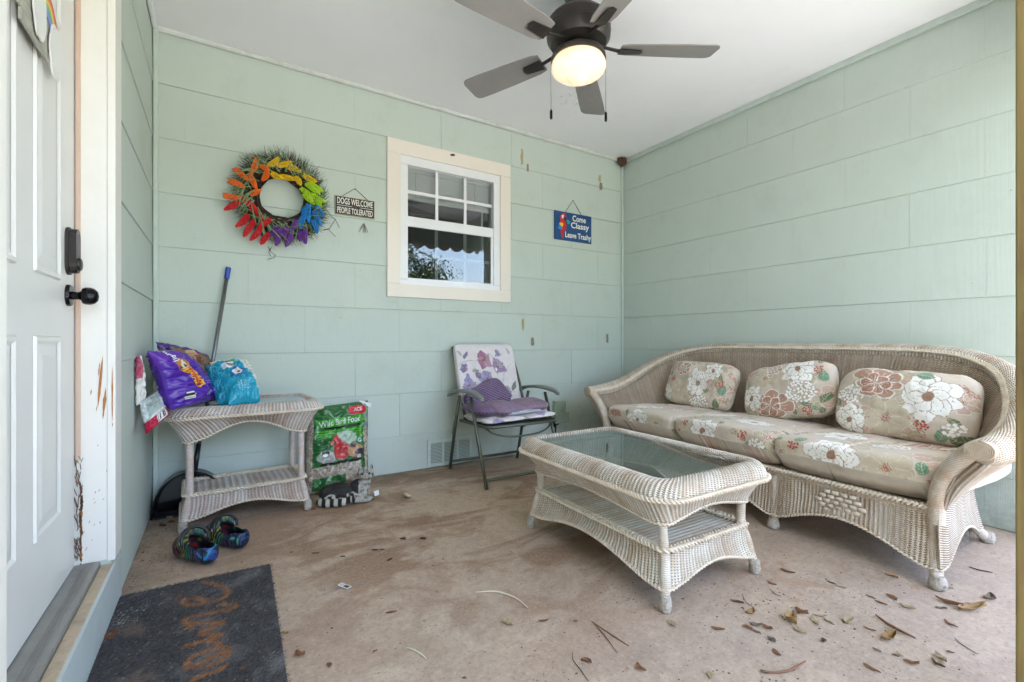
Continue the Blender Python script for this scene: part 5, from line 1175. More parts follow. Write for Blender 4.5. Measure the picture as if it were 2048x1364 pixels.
# ================================================================== rainbow sign on the door
rs_ = thing('rainbow_sign', 'wooden rainbow with two white clouds hung on the front door', 'sign', (XD + 0.010, 1.61, 1.648)); rl = Vector(rs_.location)
M['slate_wood'] = simple('weathered_slats', (0.36, 0.36, 0.31), 0.8, 0.5, 22, 0.4, 60)
def dplane(poly, x0, d, mat, name, cy=0, cz=0):
    mb = MB(); mb.prism([(a + cy, b_ + cz) for a, b_ in poly], (x0, 0, 0), (0, 1, 0), (0, 0, 1), (1, 0, 0), d); o = mb.build(name, mat, rs_); return o
def cloud(w, h, n=40):
    return [(w * math.cos(a) * (1 + 0.10 * abs(math.sin(2.5 * a))), h * math.sin(a) * (1 + 0.13 * abs(math.cos(3 * a)))) for a in np.linspace(0, 2 * PI, n)[:-1]]
def arc_band(r0, r1, x0, d, mat, name):
    n = 24; A = np.linspace(-0.25, PI + 0.25, n); poly = [(r1 * math.cos(a), r1 * math.sin(a)) for a in A] + [(r0 * math.cos(a), r0 * math.sin(a)) for a in A[::-1]]
    vs = [(x0, p[0], p[1]) for p in poly] + [(x0 + d, p[0], p[1]) for p in poly]; m_ = len(poly); fs = []
    for i in range(n - 1):
        j = 2 * n - 2 - i; fs.append((m_ + i, m_ + i + 1, m_ + j, m_ + j + 1)); fs.append((i, j + 1, j, i + 1))
    fs += [(i, (i + 1) % m_, (i + 1) % m_ + m_, i + m_) for i in range(m_)]
    me_ = mesh_obj(name, [(v[0], v[1] * 0.72 + 0.045, v[2] * 0.8 + 0.060) for v in vs], fs, mat, rs_); return me_
for k in range(9):                                          # plank backing, one slat at a time
    z = -0.010 + k * 0.030; hw = 0.145 * math.sqrt(max(0.15, 1 - ((z - 0.11) / 0.19) ** 2)); MB().box(0.006, 0.012, -hw * 0.85 - 0.035, hw * 0.85 - 0.035, z, z + 0.0285, bev=0.001).build('slat', M['slate_wood'], rs_)
for r0, r1, c_, n_ in ((0.048, 0.062, (0.22, 0.24, 0.55), 'violet'), (0.062, 0.076, (0.08, 0.34, 0.48), 'teal'), (0.076, 0.089, (0.25, 0.42, 0.12), 'green'), (0.089, 0.102, (0.85, 0.55, 0.04), 'yellow'), (0.102, 0.115, (0.75, 0.22, 0.04), 'orange'), (0.115, 0.130, (0.62, 0.05, 0.09), 'red')):
    arc_band(r0, r1, 0.0125, 0.003, simple('arc_' + n_, c_, 0.5, 0.08, 40), 'rainbow_band')
dplane(cloud(0.044, 0.066), 0.016, 0.004, M['white_door'], 'cloud', 0.098, 0.034); dplane(cloud(0.044, 0.072), 0.016, 0.004, M['white_door'], 'cloud', -0.030, 0.078)

# ================================================================== rainbow wreath
WP = YB - 0.012
def wpt(cx_, cy_, d=0.06): return ony(430 + cx_ / 5.682, 290 + cy_ / 5.682, YB - d)
wc = Vector((0.314, YB - 0.045, 1.765))
wr = thing('wreath', 'round twig wreath with a rainbow of flower spikes hung on the back wall', 'wreath', wc)
random.seed(9); mb = MB()
for k in range(26):                                          # bound vines of the ring
    a0 = random.uniform(0, 2 * PI); pts = []; rr = random.uniform(0.128, 0.170); dd = random.uniform(-.016, .016); ph = random.uniform(0, 6)
    for i in range(41):
        a = a0 + 2 * PI * i / 40; r = rr + 0.010 * math.sin(3 * a + ph); pts.append((r * math.cos(a), dd + 0.010 * math.cos(4 * a + ph), r * math.sin(a)))
    mb.tube(pts, 0.0042, 5)
mb.build('vine_ring', M['twig'], wr, True, kind='stuff')
mb = MB(); mg = MB()
for k in range(2300):
    a = random.uniform(0, 2 * PI); r = random.uniform(0.15, 0.20); tang = random.gauss(0.7, 0.5); L_ = random.uniform(0.05, 0.115) * (1.15 if PI * 0.15 < a < PI * 0.75 else 1.0)
    d = Vector((math.cos(a + tang), random.uniform(-.35, .12), math.sin(a + tang))).normalized(); p = Vector((r * math.cos(a), random.uniform(-.012, .018), r * math.sin(a)))
    q = p + d * L_ * 0.55 + Vector((random.uniform(-.006, .006), 0, random.uniform(-.006, .006))); e = p + d * L_
    q.y = min(q.y, 0.03); e.y = min(e.y, 0.030)
    rad = math.hypot(e.x, e.z)
    if rad > 0.325: continue
    (mb if k % 3 or a < PI * 0.8 else mg).tube([p, q, e], [0.0016, 0.0012, 0.0005], 3, caps=False)
    if k % 3 == 0:
        f_ = q + Vector((math.cos(a + tang + 0.7), 0, math.sin(a + tang + 0.7))) * L_ * 0.3; f_.y = min(f_.y, .03); mb.tube([q, f_], [0.0009, 0.0004], 3, caps=False)
for (x0, y0, pts_) in ((0, 0, [(1200, 640), (1330, 820), (1370, 850), (1415, 940)]), (0, 0, [(1330, 820), (1370, 845), (1340, 890), (1300, 950), (1230, 970)]), (0, 0, [(600, 1150), (640, 1220), (690, 1250), (680, 1275), (600, 1300)]), (0, 0, [(640, 1160), (610, 1220), (640, 1270)]), (0, 0, [(1230, 960), (1290, 960), (1370, 1040)])):
    mb.tube([wpt(a, b_, 0.02) - wc for a, b_ in pts_], 0.0013, 4)
mb.build('twigs', M['twig'], wr, kind='stuff'); mg.build('green_twigs', M['stem_green'], wr, kind='stuff')
mb = MB()
for k in range(210):                                         # strap leaves
    a = random.uniform(0, 2 * PI); r = random.uniform(0.14, 0.21); sg = 1 if random.random() < .75 else -1; tang = sg * random.uniform(0.3, 1.3); L_ = random.uniform(0.07, 0.14); w_ = random.uniform(0.0014, 0.0030)
    p = Vector((r * math.cos(a), -0.024 if k < 150 else -0.058, r * math.sin(a))); d = Vector((math.cos(a + tang), 0, math.sin(a + tang))); side = Vector((-d.z, 0.0, d.x)); vs = []
    for i in range(6):
        t = i / 5; c = p + d * (L_ * t) + Vector((0, -0.022 * math.sin(PI * t), 0)) + side * (0.018 * sg * t * t); ww = w_ * (1 - t ** 2) + 0.0004; vs += [c - side * ww, c + side * ww]
    if math.hypot(vs[-1].x, vs[-1].z) > 0.29: continue
    mb.add(vs, [(2 * i, 2 * i + 1, 2 * i + 3, 2 * i + 2) for i in range(5)])
M['blade_leaf'] = simple('strap_leaf', (0.17, 0.25, 0.12), 0.5, 0.4, 25)
mb.build('strap_leaves', M['blade_leaf'], wr, kind='stuff')
def spike_mesh():
    bm = bmesh.new(); bmesh.ops.create_icosphere(bm, subdivisions=1, radius=1.0); V = [v.co.copy() for v in bm.verts]; F_ = [[v.index for v in f.verts] for f in bm.faces]; bm.free()
    out = []
    for var in range(3):
        mb = MB(); rnd = random.Random(var); n = 110
        for k in range(n):
            t = (k + 0.5) / n; a = k * 2.39996; R_ = 0.145 * (math.sin(PI * min(1, 0.16 + t * 0.84)) ** 0.6); cx = 0.06 * math.sin(PI * t) * (var - 1)
            c = Vector((t, R_ * math.cos(a) + cx, R_ * math.sin(a))); s_ = 0.040 * rnd.uniform(0.75, 1.25)
            mb.add([c + Vector((v.x * s_ * 1.3, v.y * s_, v.z * s_)) for v in V], F_)
        out.append(mb)
    return out
SP = spike_mesh()
spikes = dict(orange=[(470, 160, 410, 315), (215, 265, 370, 395), (150, 405, 325, 480), (92, 575, 290, 600), (395, 330, 465, 485), (520, 240, 605, 310), (595, 300, 535, 405), (395, 560, 515, 515)],
  yellow=[(725, 158, 600, 235), (870, 208, 710, 245), (815, 245, 965, 298), (635, 320, 760, 378), (740, 350, 910, 385), (900, 365, 970, 460), (1000, 340, 1145, 415)],
  lime=[(1070, 420, 1225, 525), (1030, 440, 1180, 555), (975, 490, 1100, 610), (1090, 555, 1250, 640), (1000, 560, 1125, 670), (1130, 620, 1205, 705), (1060, 450, 1130, 510)],
  blue=[(1060, 675, 1065, 870), (1010, 720, 1010, 850), (1010, 800, 975, 945), (1150, 690, 1235, 805), (1115, 755, 1205, 905), (1100, 860, 1155, 1000)],
  purple=[(705, 925, 625, 1025), (740, 955, 695, 1135), (815, 925, 795, 1050), (865, 1000, 805, 1145), (930, 860, 870, 970), (960, 980, 970, 1085), (1020, 955, 1035, 1110)],
  red=[(290, 570, 465, 710), (295, 645, 115, 730), (405, 715, 530, 825), (375, 795, 245, 920), (420, 890, 330, 1035), (635, 850, 500, 950), (520, 935, 405, 1070), (610, 1000, 525, 1120), (400, 880, 460, 905)])
cache = {}
for cname, L_ in spikes.items():
    for i, (x0, y0, x1, y1) in enumerate(L_):
        a = wpt(x0, y0, 0.095) - wc; b_ = wpt(x1, y1, 0.095) - wc; d = b_ - a; key = (cname, i % 3)
        if key not in cache: o = SP[i % 3].build('flower_spike', M['fl_' + cname], wr, True); cache[key] = o.data
        else: o = link(bpy.data.objects.new('flower_spike', cache[key]), wr)
        o.location = a + Vector((0, random.uniform(-.012, .008), 0)); o.rotation_euler = d.to_track_quat('X', 'Y').to_euler(); L3 = d.length * 1.06; o.scale = (L3, max(0.098, L3 * 0.97), max(0.098, L3 * 0.97))

# ================================================================== bags
class Bag:
    def __init__(s, BL, BR, TR, TL, depth, crumple=0.012, seed=0, pe=2.6, curve=0.0):
        s.q = [Vector(v) for v in (BL, BR, TR, TL)]; s.n = ((s.q[1] - s.q[0]).cross(s.q[3] - s.q[0])).normalized(); s.d = depth; s.c = crumple * 1.35; s.seed = seed; s.pe = pe; s.curve = curve
        s.W = ((s.q[1] - s.q[0]).length + (s.q[2] - s.q[3]).length) / 2; s.H = ((s.q[3] - s.q[0]).length + (s.q[2] - s.q[1]).length) / 2
    def P(s, a, b_, side=1, lift=0.0):                       # a, b in 0..1 ; side +1 front, -1 back
        q = s.q; p = (q[0] * (1 - a) + q[1] * a) * (1 - b_) + (q[3] * (1 - a) + q[2] * a) * b_
        A, B_ = abs(2 * a - 1), abs(2 * b_ - 1); k = (max(0, 1 - A ** s.pe) ** 0.55) * (max(0, 1 - B_ ** (s.pe * 1.6)) ** 0.5)
        bot = 1.0 + 0.25 * (1 - b_)
        cr = 0
        if k > 0: 
            v = Vector((a * 3.1 + s.seed * 7.7, b_ * 4.3, side * 3.0)); r1 = 1 - abs(mnoise.noise(v * 1.3)) * 2.4; r2 = 1 - abs(mnoise.noise(v * 3.1 + Vector((5, 2, 1)))) * 2.6
            cr = (r1 * 0.65 + r2 * 0.4 - 0.4) * s.c * min(1, k * 2.2)
        w = mnoise.noise(Vector((a * 2.3, b_ * 2.3, s.seed + 0.5))) * s.c * 0.8
        return p + s.n * (side * (s.d / 2 * k * bot + cr) + w + s.curve * math.sin(PI * b_) + lift)
    def build(s, name, mat, parent, paint, na=70, nb=90):
        vs = []; cols = []; fs = []
        aa = np.linspace(0, 1, na); aa = 0.5 - 0.5 * np.cos(PI * aa) * (0.35) + (aa - 0.5) * 0.65; aa = (aa - aa[0]) / (aa[-1] - aa[0]); bb = np.linspace(0, 1, nb)
        for side in (1, -1):
            for b_ in bb:
                for a in aa: vs.append(s.P(a, b_, side))
        g = grid_faces(na, nb); n = na * nb; fs = g + [tuple(i + n for i in f[::-1]) for f in g]
        AB = np.array([[a, b_] for b_ in bb for a in aa]); c1 = paint(AB * np.array([s.W, s.H]), s.W, s.H); c2 = paint(AB * np.array([s.W, s.H]), s.W, s.H, back=True) 
        o = mesh_obj(name, vs, fs, mat, parent, True, col=np.vstack([c1, c2])); return o
    def at(s, base=Vector((0, 0, 0))): return lambda x, y: s.P(min(1, max(0, x / s.W)), min(1, max(0, y / s.H)), 1, 0.0040) - base
def circ(P, x, y, r, sx=1.0): return soft(np.hypot((P[:, 0] - x) / sx, P[:, 1] - y) - r, 0.002)
def rect(P, x0, x1, y0, y1): return ((P[:, 0] > x0) & (P[:, 0] < x1) & (P[:, 1] > y0) & (P[:, 1] < y1)).astype(float)
def barcode(C, P, x0, x1, y0, y1, vertical=True):
    blend(C, rect(P, x0, x1, y0, y1), (0.75, 0.75, 0.75)); u = P[:, 0] if vertical else P[:, 1]; h = np.sin(u * 2500) + np.sin(u * 4100 + 1)
    blend(C, rect(P, x0 + .003, x1 - .003, y0 + .004, y1 - .002) * (h > 0.1), (0.02, 0.02, 0.02))
M['bag_white'] = simple('bag_lettering', (0.80, 0.80, 0.82), 0.4, 0.04, 60); M['bag_gold'] = simple('bag_gold', (0.78, 0.42, 0.02), 0.4, 0.15, 60); M['bag_red'] = simple('bag_red_print', (0.55, 0.02, 0.03), 0.4, 0.1, 60); M['bag_navy'] = simple('bag_dark_print', (0.02, 0.03, 0.12), 0.4, 0.1, 60)
# violet pet food bag, slumped against the left wall
def violet(P, W, H, back=False):
    base = np.array([0.075, 0.018, 0.33]); C = np.tile(base, (len(P), 1)); y = P[:, 1] / H; x = P[:, 0] / W
    C += (y[:, None] > 0.75) * np.array([0.03, 0.0, 0.02]); 
    if not back:
        blend(C, circ(P, 0.30 * W, 0.68 * H, 0.040, 1.0), rgb('#b9793a')); blend(C, circ(P, 0.29 * W, 0.70 * H, 0.020), rgb('#e7dccb')); blend(C, circ(P, 0.315 * W, 0.685 * H, 0.008), rgb('#2a1a14')); blend(C, circ(P, 0.24 * W, 0.655 * H, 0.012), rgb('#6b3d20'))
        blend(C, rect(P, 0.80 * W, 0.95 * W, 0.45 * H, 0.97 * H), rgb('#5b4a66')); blend(C, rect(P, 0.84 * W, 0.92 * W, 0.50 * H, 0.93 * H) * (np.sin(P[:, 1] * 220) > -0.2), rgb('#8b7a6b'))
        blend(C, rect(P, 0.68 * W, 0.80 * W, 0.10 * H, 0.20 * H), rgb('#b2353c')); barcode(C, P, 0.80 * W, 0.90 * W, 0.10 * H, 0.21 * H, False); blend(C, rect(P, 0.55 * W, 0.78 * W, 0.30 * H, 0.42 * H) * (np.sin(P[:, 1] * 700) > 0.6), rgb('#7d6bb5'))
        barcode(C, P, 0.14 * W, 0.26 * W, 0.13 * H, 0.24 * H, False)
    return C
vb = Bag((-0.185, 2.545, 0.603), (-0.010, 2.870, 0.603), (-0.175, 2.800, 0.865), (-0.262, 2.515, 0.868), 0.115, 0.014, 1, curve=0.02)
vt_ = thing('violet_food_bag', 'shiny violet pet food bag slumped against the left wall on the side table', 'bag', (-0.09, 2.70, 0.60), group='pet food bags on the side table'); base = Vector(vt_.location)
def local(o, base):
    for v in o.data.vertices: v.co -= base
    return o
local(vb.build('bag_body', M['bagfilm'], vt_, violet), base)
f = vb.at(base)
def badge(bag, cx, cy, w, h, mat, ang=0.0, n=18, rag=0.0, name='printed_badge', lift=0.0015):
    rnd = random.Random(int(cx * 1000)); vs = [bag.P(cx / bag.W, cy / bag.H, 1, lift) - base]; ca, sa = math.cos(ang), math.sin(ang)
    for q in (0.5, 1.0):
        for k in range(n):
            a = 2 * PI * k / n; s_ = (abs(math.cos(a)) ** 4 + abs(math.sin(a)) ** 4) ** -0.25; x = q * w / 2 * math.cos(a) * s_ * (1 + (rag if k % 2 else -rag) * (q > .9)); y = q * h / 2 * math.sin(a) * s_ * (1 + (rag if k % 2 else -rag) * (q > .9))
            vs.append(bag.P(min(1, max(0, (cx + x * ca - y * sa) / bag.W)), min(1, max(0, (cy + x * sa + y * ca) / bag.H)), 1, lift) - base)
    fs = [(0, 1 + k, 1 + (k + 1) % n) for k in range(n)] + [(1 + k, 1 + n + k, 1 + n + (k + 1) % n, 1 + (k + 1) % n) for k in range(n)]
    return mesh_obj(name, vs, fs, mat, vt_cur[0])
vt_cur = [vt_]
badge(vb, 0.37 * vb.W, 0.47 * vb.H, 0.105, 0.062, M['bag_gold'], -1.15, rag=0.05)
text_on('friskies', f, 0.092, 0.036, M['bag_red'], vt_, 0.015, cx=0.37 * vb.W, cy=0.47 * vb.H, ang=-1.15)
text_on("Surfin'", f, 0.085, 0.034, M['bag_white'], vt_, 0.02, cx=0.20 * vb.W, cy=0.885 * vb.H, ang=-1.2, shear=0.2)
text_on('Favorites', f, 0.055, 0.012, M['bag_white'], vt_, 0.0, cx=0.50 * vb.W, cy=0.23 * vb.H, ang=-1.3)
# brown picture bag behind it
def brown(P, W, H, back=False):
    C = np.tile(rgb('#7a5a48'), (len(P), 1)); x, y = P[:, 0] / W, P[:, 1] / H
    rs2 = np.random.RandomState(3)
    for k in range(16): blend(C, circ(P, rs2.uniform(0.1, 0.9) * W, rs2.uniform(0.15, 0.9) * H, 0.018 + 0.02 * rs2.rand(), 1.3), [rgb('#6b2a1c'), rgb('#c49a78'), rgb('#3d2016'), rgb('#8f4a2c')][k % 4], 0.9)
    blend(C, (y > 0.90).astype(float), rgb('#4b2a72')); blend(C, (x > 0.90).astype(float), rgb('#3a2458')); blend(C, rect(P, 0.0, 0.12 * W, 0, H), rgb('#4b2a72')); return C
bb_ = Bag((-0.10, 2.78, 0.603), (0.045, 2.985, 0.603), (-0.060, 3.040, 0.835), (-0.265, 2.790, 0.905), 0.085, 0.012, 4, curve=-0.01)
bt = thing('brown_food_bag', 'pet food bag with brown food pictures and a violet top edge behind the violet bag', 'bag', (-0.09, 2.88, 0.60), group='pet food bags on the side table'); base = Vector(bt.location)
local(bb_.build('bag_body', M['bagfilm'], bt, brown), base)
# turquoise bag
def teal(P, W, H, back=False):
    C = np.tile(np.array([0.01, 0.30, 0.46]), (len(P), 1)); x, y = P[:, 0] / W, P[:, 1] / H
    blend(C, ((x + 0.55 * y) > 1.02).astype(float), rgb('#d5d2c6')); blend(C, (np.abs((x + 0.55 * y) - 1.03) < 0.025).astype(float), rgb('#8ccdd8'))
    blend(C, rect(P, 0.72 * W, 0.92 * W, 0.45 * H, 0.85 * H) * (np.sin(P[:, 1] * 500) > 0.3), rgb('#a7b0a5'))
    blend(C, ((y > 0.90) & (x < 0.5)).astype(float), rgb('#e2e3dc')); blend(C, rect(P, 0.22 * W, 0.52 * W, 0.80 * H, 0.88 * H), rgb('#4f9b3a'))
    blend(C, rect(P, 0.15 * W, 0.40 * W, 0.66 * H, 0.79 * H), rgb('#dfe4e6')); blend(C, circ(P, 0.42 * W, 0.52 * H, 0.036), rgb('#1b6a9e')); blend(C, circ(P, 0.40 * W, 0.53 * H, 0.022), rgb('#d7dde0')); blend(C, circ(P, 0.43 * W, 0.50 * H, 0.008), rgb('#b04040'))
    blend(C, rect(P, 0.28 * W, 0.62 * W, 0.12 * H, 0.30 * H) * (np.sin(P[:, 1] * 600) * np.sin(P[:, 0] * 260) > 0.35), rgb('#9ad3de')); return C
tb = Bag((0.035, 2.640, 0.604), (0.175, 2.700, 0.604), (0.130, 2.930, 0.790), (-0.045, 2.875, 0.800), 0.110, 0.012, 7, curve=0.012)
tt_ = thing('turquoise_bag', 'turquoise and white crumpled bag lying on the glass beside the violet bag', 'bag', (0.07, 2.78, 0.60), group='pet food bags on the side table'); base = Vector(tt_.location); local(tb.build('bag_body', M['bagfilm'], tt_, teal), base)
tb2 = Bag((-0.010, 2.680, 0.603), (0.070, 2.690, 0.603), (0.030, 2.860, 0.770), (-0.065, 2.840, 0.785), 0.060, 0.012, 9); local(tb2.build('folded_side', M['bagfilm'], tt_, lambda P, W, H, back=False: np.tile(np.array([0.01, 0.25, 0.38]), (len(P), 1))), base)
text_on('Fresh', tb.at(base), 0.045, 0.018, M['bag_navy'], tt_, 0.02, cx=0.31 * tb.W, cy=0.73 * tb.H, ang=-0.8)
# white and crimson bag hanging over the edge by the wall
def white_pink(P, W, H, back=False):
    C = np.tile(rgb('#c9cfd0'), (len(P), 1)); x, y = P[:, 0] / W, P[:, 1] / H
    blend(C, rect(P, 0.18 * W, 0.82 * W, 0.42 * H, 0.92 * H), rgb('#a9b6b4')); blend(C, rect(P, 0.2 * W, 0.8 * W, 0.45 * H, 0.9 * H) * (np.sin(P[:, 1] * 900) > 0.3), rgb('#8d9896'))
    blend(C, (y < 0.33).astype(float), rgb('#b3103f')); barcode(C, P, 0.45 * W, 0.92 * W, 0.06 * H, 0.31 * H); return C
wb_ = Bag((-0.262, 2.450, 0.520), (-0.185, 2.500, 0.590), (-0.235, 2.60, 0.690), (-0.285, 2.480, 0.655), 0.050, 0.008, 12)
wt = thing('white_crimson_bag', 'white bag with crimson bottom and barcode hanging off the side table by the left wall', 'bag', (-0.24, 2.51, 0.60), group='pet food bags on the side table'); base = Vector(wt.location); local(wb_.build('bag_body', M['bagfilm'], wt, white_pink, 50, 60), base)
wb2 = Bag((-0.296, 2.475, 0.640), (-0.272, 2.520, 0.650), (-0.285, 2.545, 0.850), (-0.298, 2.515, 0.842), 0.016, 0.008, 13)
def wp2(P, W, H, back=False):
    C = np.tile(rgb('#cfccc8'), (len(P), 1)); blend(C, ((P[:, 1] / H > 0.55) & (P[:, 0] / W < 0.5)).astype(float), rgb('#a83a5c')); return C
local(wb2.build('loose_top', M['bagfilm'], wt, wp2, 30, 50), base)
# green wild bird food bag on the floor
def green(P, W, H, back=False):
    C = np.tile(rgb('#2c6634'), (len(P), 1)); x, y = P[:, 0] / W, P[:, 1] / H; rs2 = np.random.RandomState(8)
    seed_c = np.where((rs2.rand(len(P)) > 0.5)[:, None], rgb('#8f7a68'), rgb('#b5aba0'))
    for k in range(9): blend(C, circ(P, rs2.uniform(.1, .9) * W, rs2.uniform(.35, .95) * H, 0.03 + 0.03 * rs2.rand(), 1.3), rgb(['#1e5a2a', '#3f9438', '#58a63e'][k % 3]), 0.8)
    blend(C, rect(P, 0.12 * W, 0.86 * W, 0.735 * H, 0.83 * H), rgb('#3f9a2e')); blend(C, rect(P, 0.12 * W, 0.86 * W, 0.61 * H, 0.70 * H) * (np.sin(P[:, 1] * 420 + P[:, 0] * 20) > -0.6), rgb('#4aa336'))
    blend(C, rect(P, 0.2 * W, 0.8 * W, 0.712 * H, 0.728 * H), rgb('#152a18'))
    blend(C, circ(P, 0.55 * W, 0.57 * H, 0.05, 1.4), rgb('#b9c4bb'), 0.7); blend(C, circ(P, 0.25 * W, 0.40 * H, 0.035, 1.4), rgb('#c3cbc5'), 0.6)
    # cardinal
    blend(C, circ(P, 0.50 * W, 0.44 * H, 0.052, 0.95), rgb('#b5383c')); blend(C, circ(P, 0.42 * W, 0.54 * H, 0.027), rgb('#c2333b')); blend(C, circ(P, 0.405 * W, 0.60 * H, 0.020, 0.6), rgb('#c2333b')); blend(C, circ(P, 0.355 * W, 0.54 * H, 0.011, 1.3), rgb('#d9745c')); blend(C, circ(P, 0.385 * W, 0.535 * H, 0.011, .7), rgb('#1c1414'))
    # chickadee, finch
    blend(C, circ(P, 0.28 * W, 0.37 * H, 0.036, 1.1), rgb('#a5a29c')); blend(C, circ(P, 0.24 * W, 0.43 * H, 0.022), rgb('#17171a')); blend(C, circ(P, 0.235 * W, 0.415 * H, 0.010, 1.6), rgb('#e6e4df'))
    blend(C, circ(P, 0.72 * W, 0.42 * H, 0.040, 1.25), rgb('#b58a66')); blend(C, circ(P, 0.68 * W, 0.49 * H, 0.019), rgb('#5d4a45')); blend(C, circ(P, 0.79 * W, 0.40 * H, 0.018, 2.0), rgb('#45404c')); blend(C, circ(P, 0.78 * W, 0.34 * H, 0.016, 1.0), rgb('#c9c6cf'))
    blend(C, rect(P, 0.18 * W, 0.90 * W, 0.295 * H, 0.325 * H), rgb('#26221f'))
    seedz = (rect(P, 0.06 * W, 0.80 * W, 0.17 * H, 0.29 * H) > 0) | (y < 0.035) | ((x > 0.88) & (x < 0.95) & (y < 0.66)) | (rect(P, 0.55 * W, 0.8 * W, 0.03 * H, 0.18 * H) > 0) | (x < 0.07); C[seedz] = seed_c[seedz]
    blend(C, ((x > 0.88) & (x < 0.95) & (y > 0.66)).astype(float), rgb('#9aa09c')); blend(C, circ(P, 0.80 * W, 0.535 * H, 0.014), rgb('#e4e6ee')); blend(C, circ(P, 0.80 * W, 0.535 * H, 0.008), rgb('#5060a8'))
    if back: C[:] = rgb('#6d6a5a')
    return C
gb = Bag((0.420, 2.940, 0.004), (0.800, 3.000, 0.004), (0.825, 3.095, 0.520), (0.455, 3.060, 0.500), 0.135, 0.016, 15, pe=2.5, curve=-0.012)
gt = thing('bird_seed_bag', 'green bag of wild bird food with a red cardinal picture standing against the back wall', 'bag', (0.62, 2.99, 0.0)); base = Vector(gt.location); vt_cur[0] = gt
local(gb.build('bag_body', M['bagfilm'], gt, green, 110, 140), base); f = gb.at(base)
text_on('Wild Bird Food', f, 0.245, 0.036, M['bag_white'], gt, 0.005, cx=0.47 * gb.W, cy=0.785 * gb.H, ang=0.03)
rb = badge(gb, 0.76 * gb.W, 0.90 * gb.H, 0.120, 0.056, M['bag_red'], 0.0, name='red_badge', lift=0.0065)
f2 = lambda x, y: gb.P(min(1, max(0, x / gb.W)), min(1, max(0, y / gb.H)), 1, 0.0100) - base
text_on('ACE', f2, 0.060, 0.026, M['bag_white'], gt, 0.03, cx=0.76 * gb.W, cy=0.905 * gb.H, shear=0.2)
mb = MB(); mb.box(0.155, 0.225, 0.060, 0.064, 0.485, 0.515, Matrix.Rotation(0.25, 4, 'Y')); 
mb = MB(); mb.prism([(0, 0), (0.075, -0.028), (0.07, -0.052), (0.0, -0.020)], (0.145, 0.085, 0.528), (1, 0, 0), (0, 0, 1), (0, -1, 0.1), 0.002); mb.build('paper_tag', M['bag_white'], gt)
# ================================================================== modelled solids: merge blobs, remesh, colour by position
def remeshed(name, blobs, voxel, mat, parent, colfn, smooth_it=6, cut=None, extra=None):
    mb = MB(); bm = bmesh.new(); bmesh.ops.create_icosphere(bm, subdivisions=3, radius=1.0); V = [v.co.copy() for v in bm.verts]; F_ = [[v.index for v in f.verts] for f in bm.faces]; bm.free()
    for (c, r, rot) in blobs:
        Rm = Matrix.Translation(c) @ (Matrix.Rotation(rot[2], 4, 'Z') @ Matrix.Rotation(rot[1], 4, 'Y') @ Matrix.Rotation(rot[0], 4, 'X')); mb.add([Rm @ Vector((v.x * r[0], v.y * r[1], v.z * r[2])) for v in V], F_)
    if extra: extra(mb)
    o = mb.build(name + '_raw', None); m_ = o.modifiers.new('r', 'REMESH'); m_.mode = 'VOXEL'; m_.voxel_size = voxel; m_.use_smooth_shade = True
    s_ = o.modifiers.new('s', 'SMOOTH'); s_.iterations = smooth_it; s_.factor = 0.5; co = None
    if cut:
        mc = MB()
        for (c, r, rot) in cut:
            Rm = Matrix.Translation(c) @ (Matrix.Rotation(rot[2], 4, 'Z') @ Matrix.Rotation(rot[1], 4, 'Y') @ Matrix.Rotation(rot[0], 4, 'X')); mc.add([Rm @ Vector((v.x * r[0], v.y * r[1], v.z * r[2])) for v in V], F_)
        co = mc.build('cutter', None); bo = o.modifiers.new('b', 'BOOLEAN'); bo.object = co; bo.operation = 'DIFFERENCE'; bo.solver = 'EXACT'; bo.use_self = True
    bpy.context.view_layer.update(); me = bpy.data.meshes.new_from_object(o.evaluated_get(bpy.context.evaluated_depsgraph_get())); 
    for q in (o, co):
        if q: COL.objects.unlink(q); bpy.data.objects.remove(q)
    n = len(me.vertices); P = np.empty(n * 3, dtype=np.float32); me.vertices.foreach_get('co', P); P = P.reshape(-1, 3)
    a = me.color_attributes.new('paint', 'FLOAT_COLOR', 'POINT'); c4 = np.ones((n, 4), dtype=np.float32); c4[:, :3] = colfn(P); a.data.foreach_set('color', c4.ravel())
    me.materials.clear(); me.materials.append(mat); me.polygons.foreach_set('use_smooth', [True] * len(me.polygons)); me.name = name; return link(bpy.data.objects.new(name, me), parent)
# stone cat: lying, head at the right, striped tail curled round to the left front
cat = thing('cat_statue', 'grey striped painted stone cat lying in front of the green seed bag', 'statue', (0.610, 2.730, 0.0), math.radians(-16))
def cat_col(P):
    n = np.array([mnoise.noise(Vector(p) * 55) + 0.6 * mnoise.noise(Vector(p) * 120) for p in P]); x, y, z = P[:, 0], P[:, 1], P[:, 2]
    C = np.tile(rgb('#a19d94'), (len(P), 1)) * (1 + 0.55 * np.clip(n, -1, 0.3))[:, None]; C[n < -0.42] = rgb('#45413c')
    dark = (z > 0.058 + 0.010 * np.sin(x * 60)) & (x < 0.062) & (z < 0.2); C[dark] = rgb('#2b2826') * (1 + 0.3 * n[dark])[:, None]
    st_ = (x < 0.045) & (z <= 0.060) & (np.sin((x + z * 0.35) * 165) > 0.0); C[st_] = rgb('#24211f')
    tail = (y < -0.052) & (z < 0.045) & (x < 0.03); C[tail & (np.sin(x * 150) > -0.1)] = rgb('#1c1a19'); C[tail & (np.sin(x * 150) <= -0.1)] = rgb('#b5b1a6')
    back_ = (x > 0.132) & (y > 0.012); C[back_] = rgb('#2b2826')
    hs = (x > 0.075) & (x < 0.130) & (z > 0.168) & (y < 0.0) & (np.sin(x * 300) > 0.8); C[hs] = rgb('#4a453f'); return C
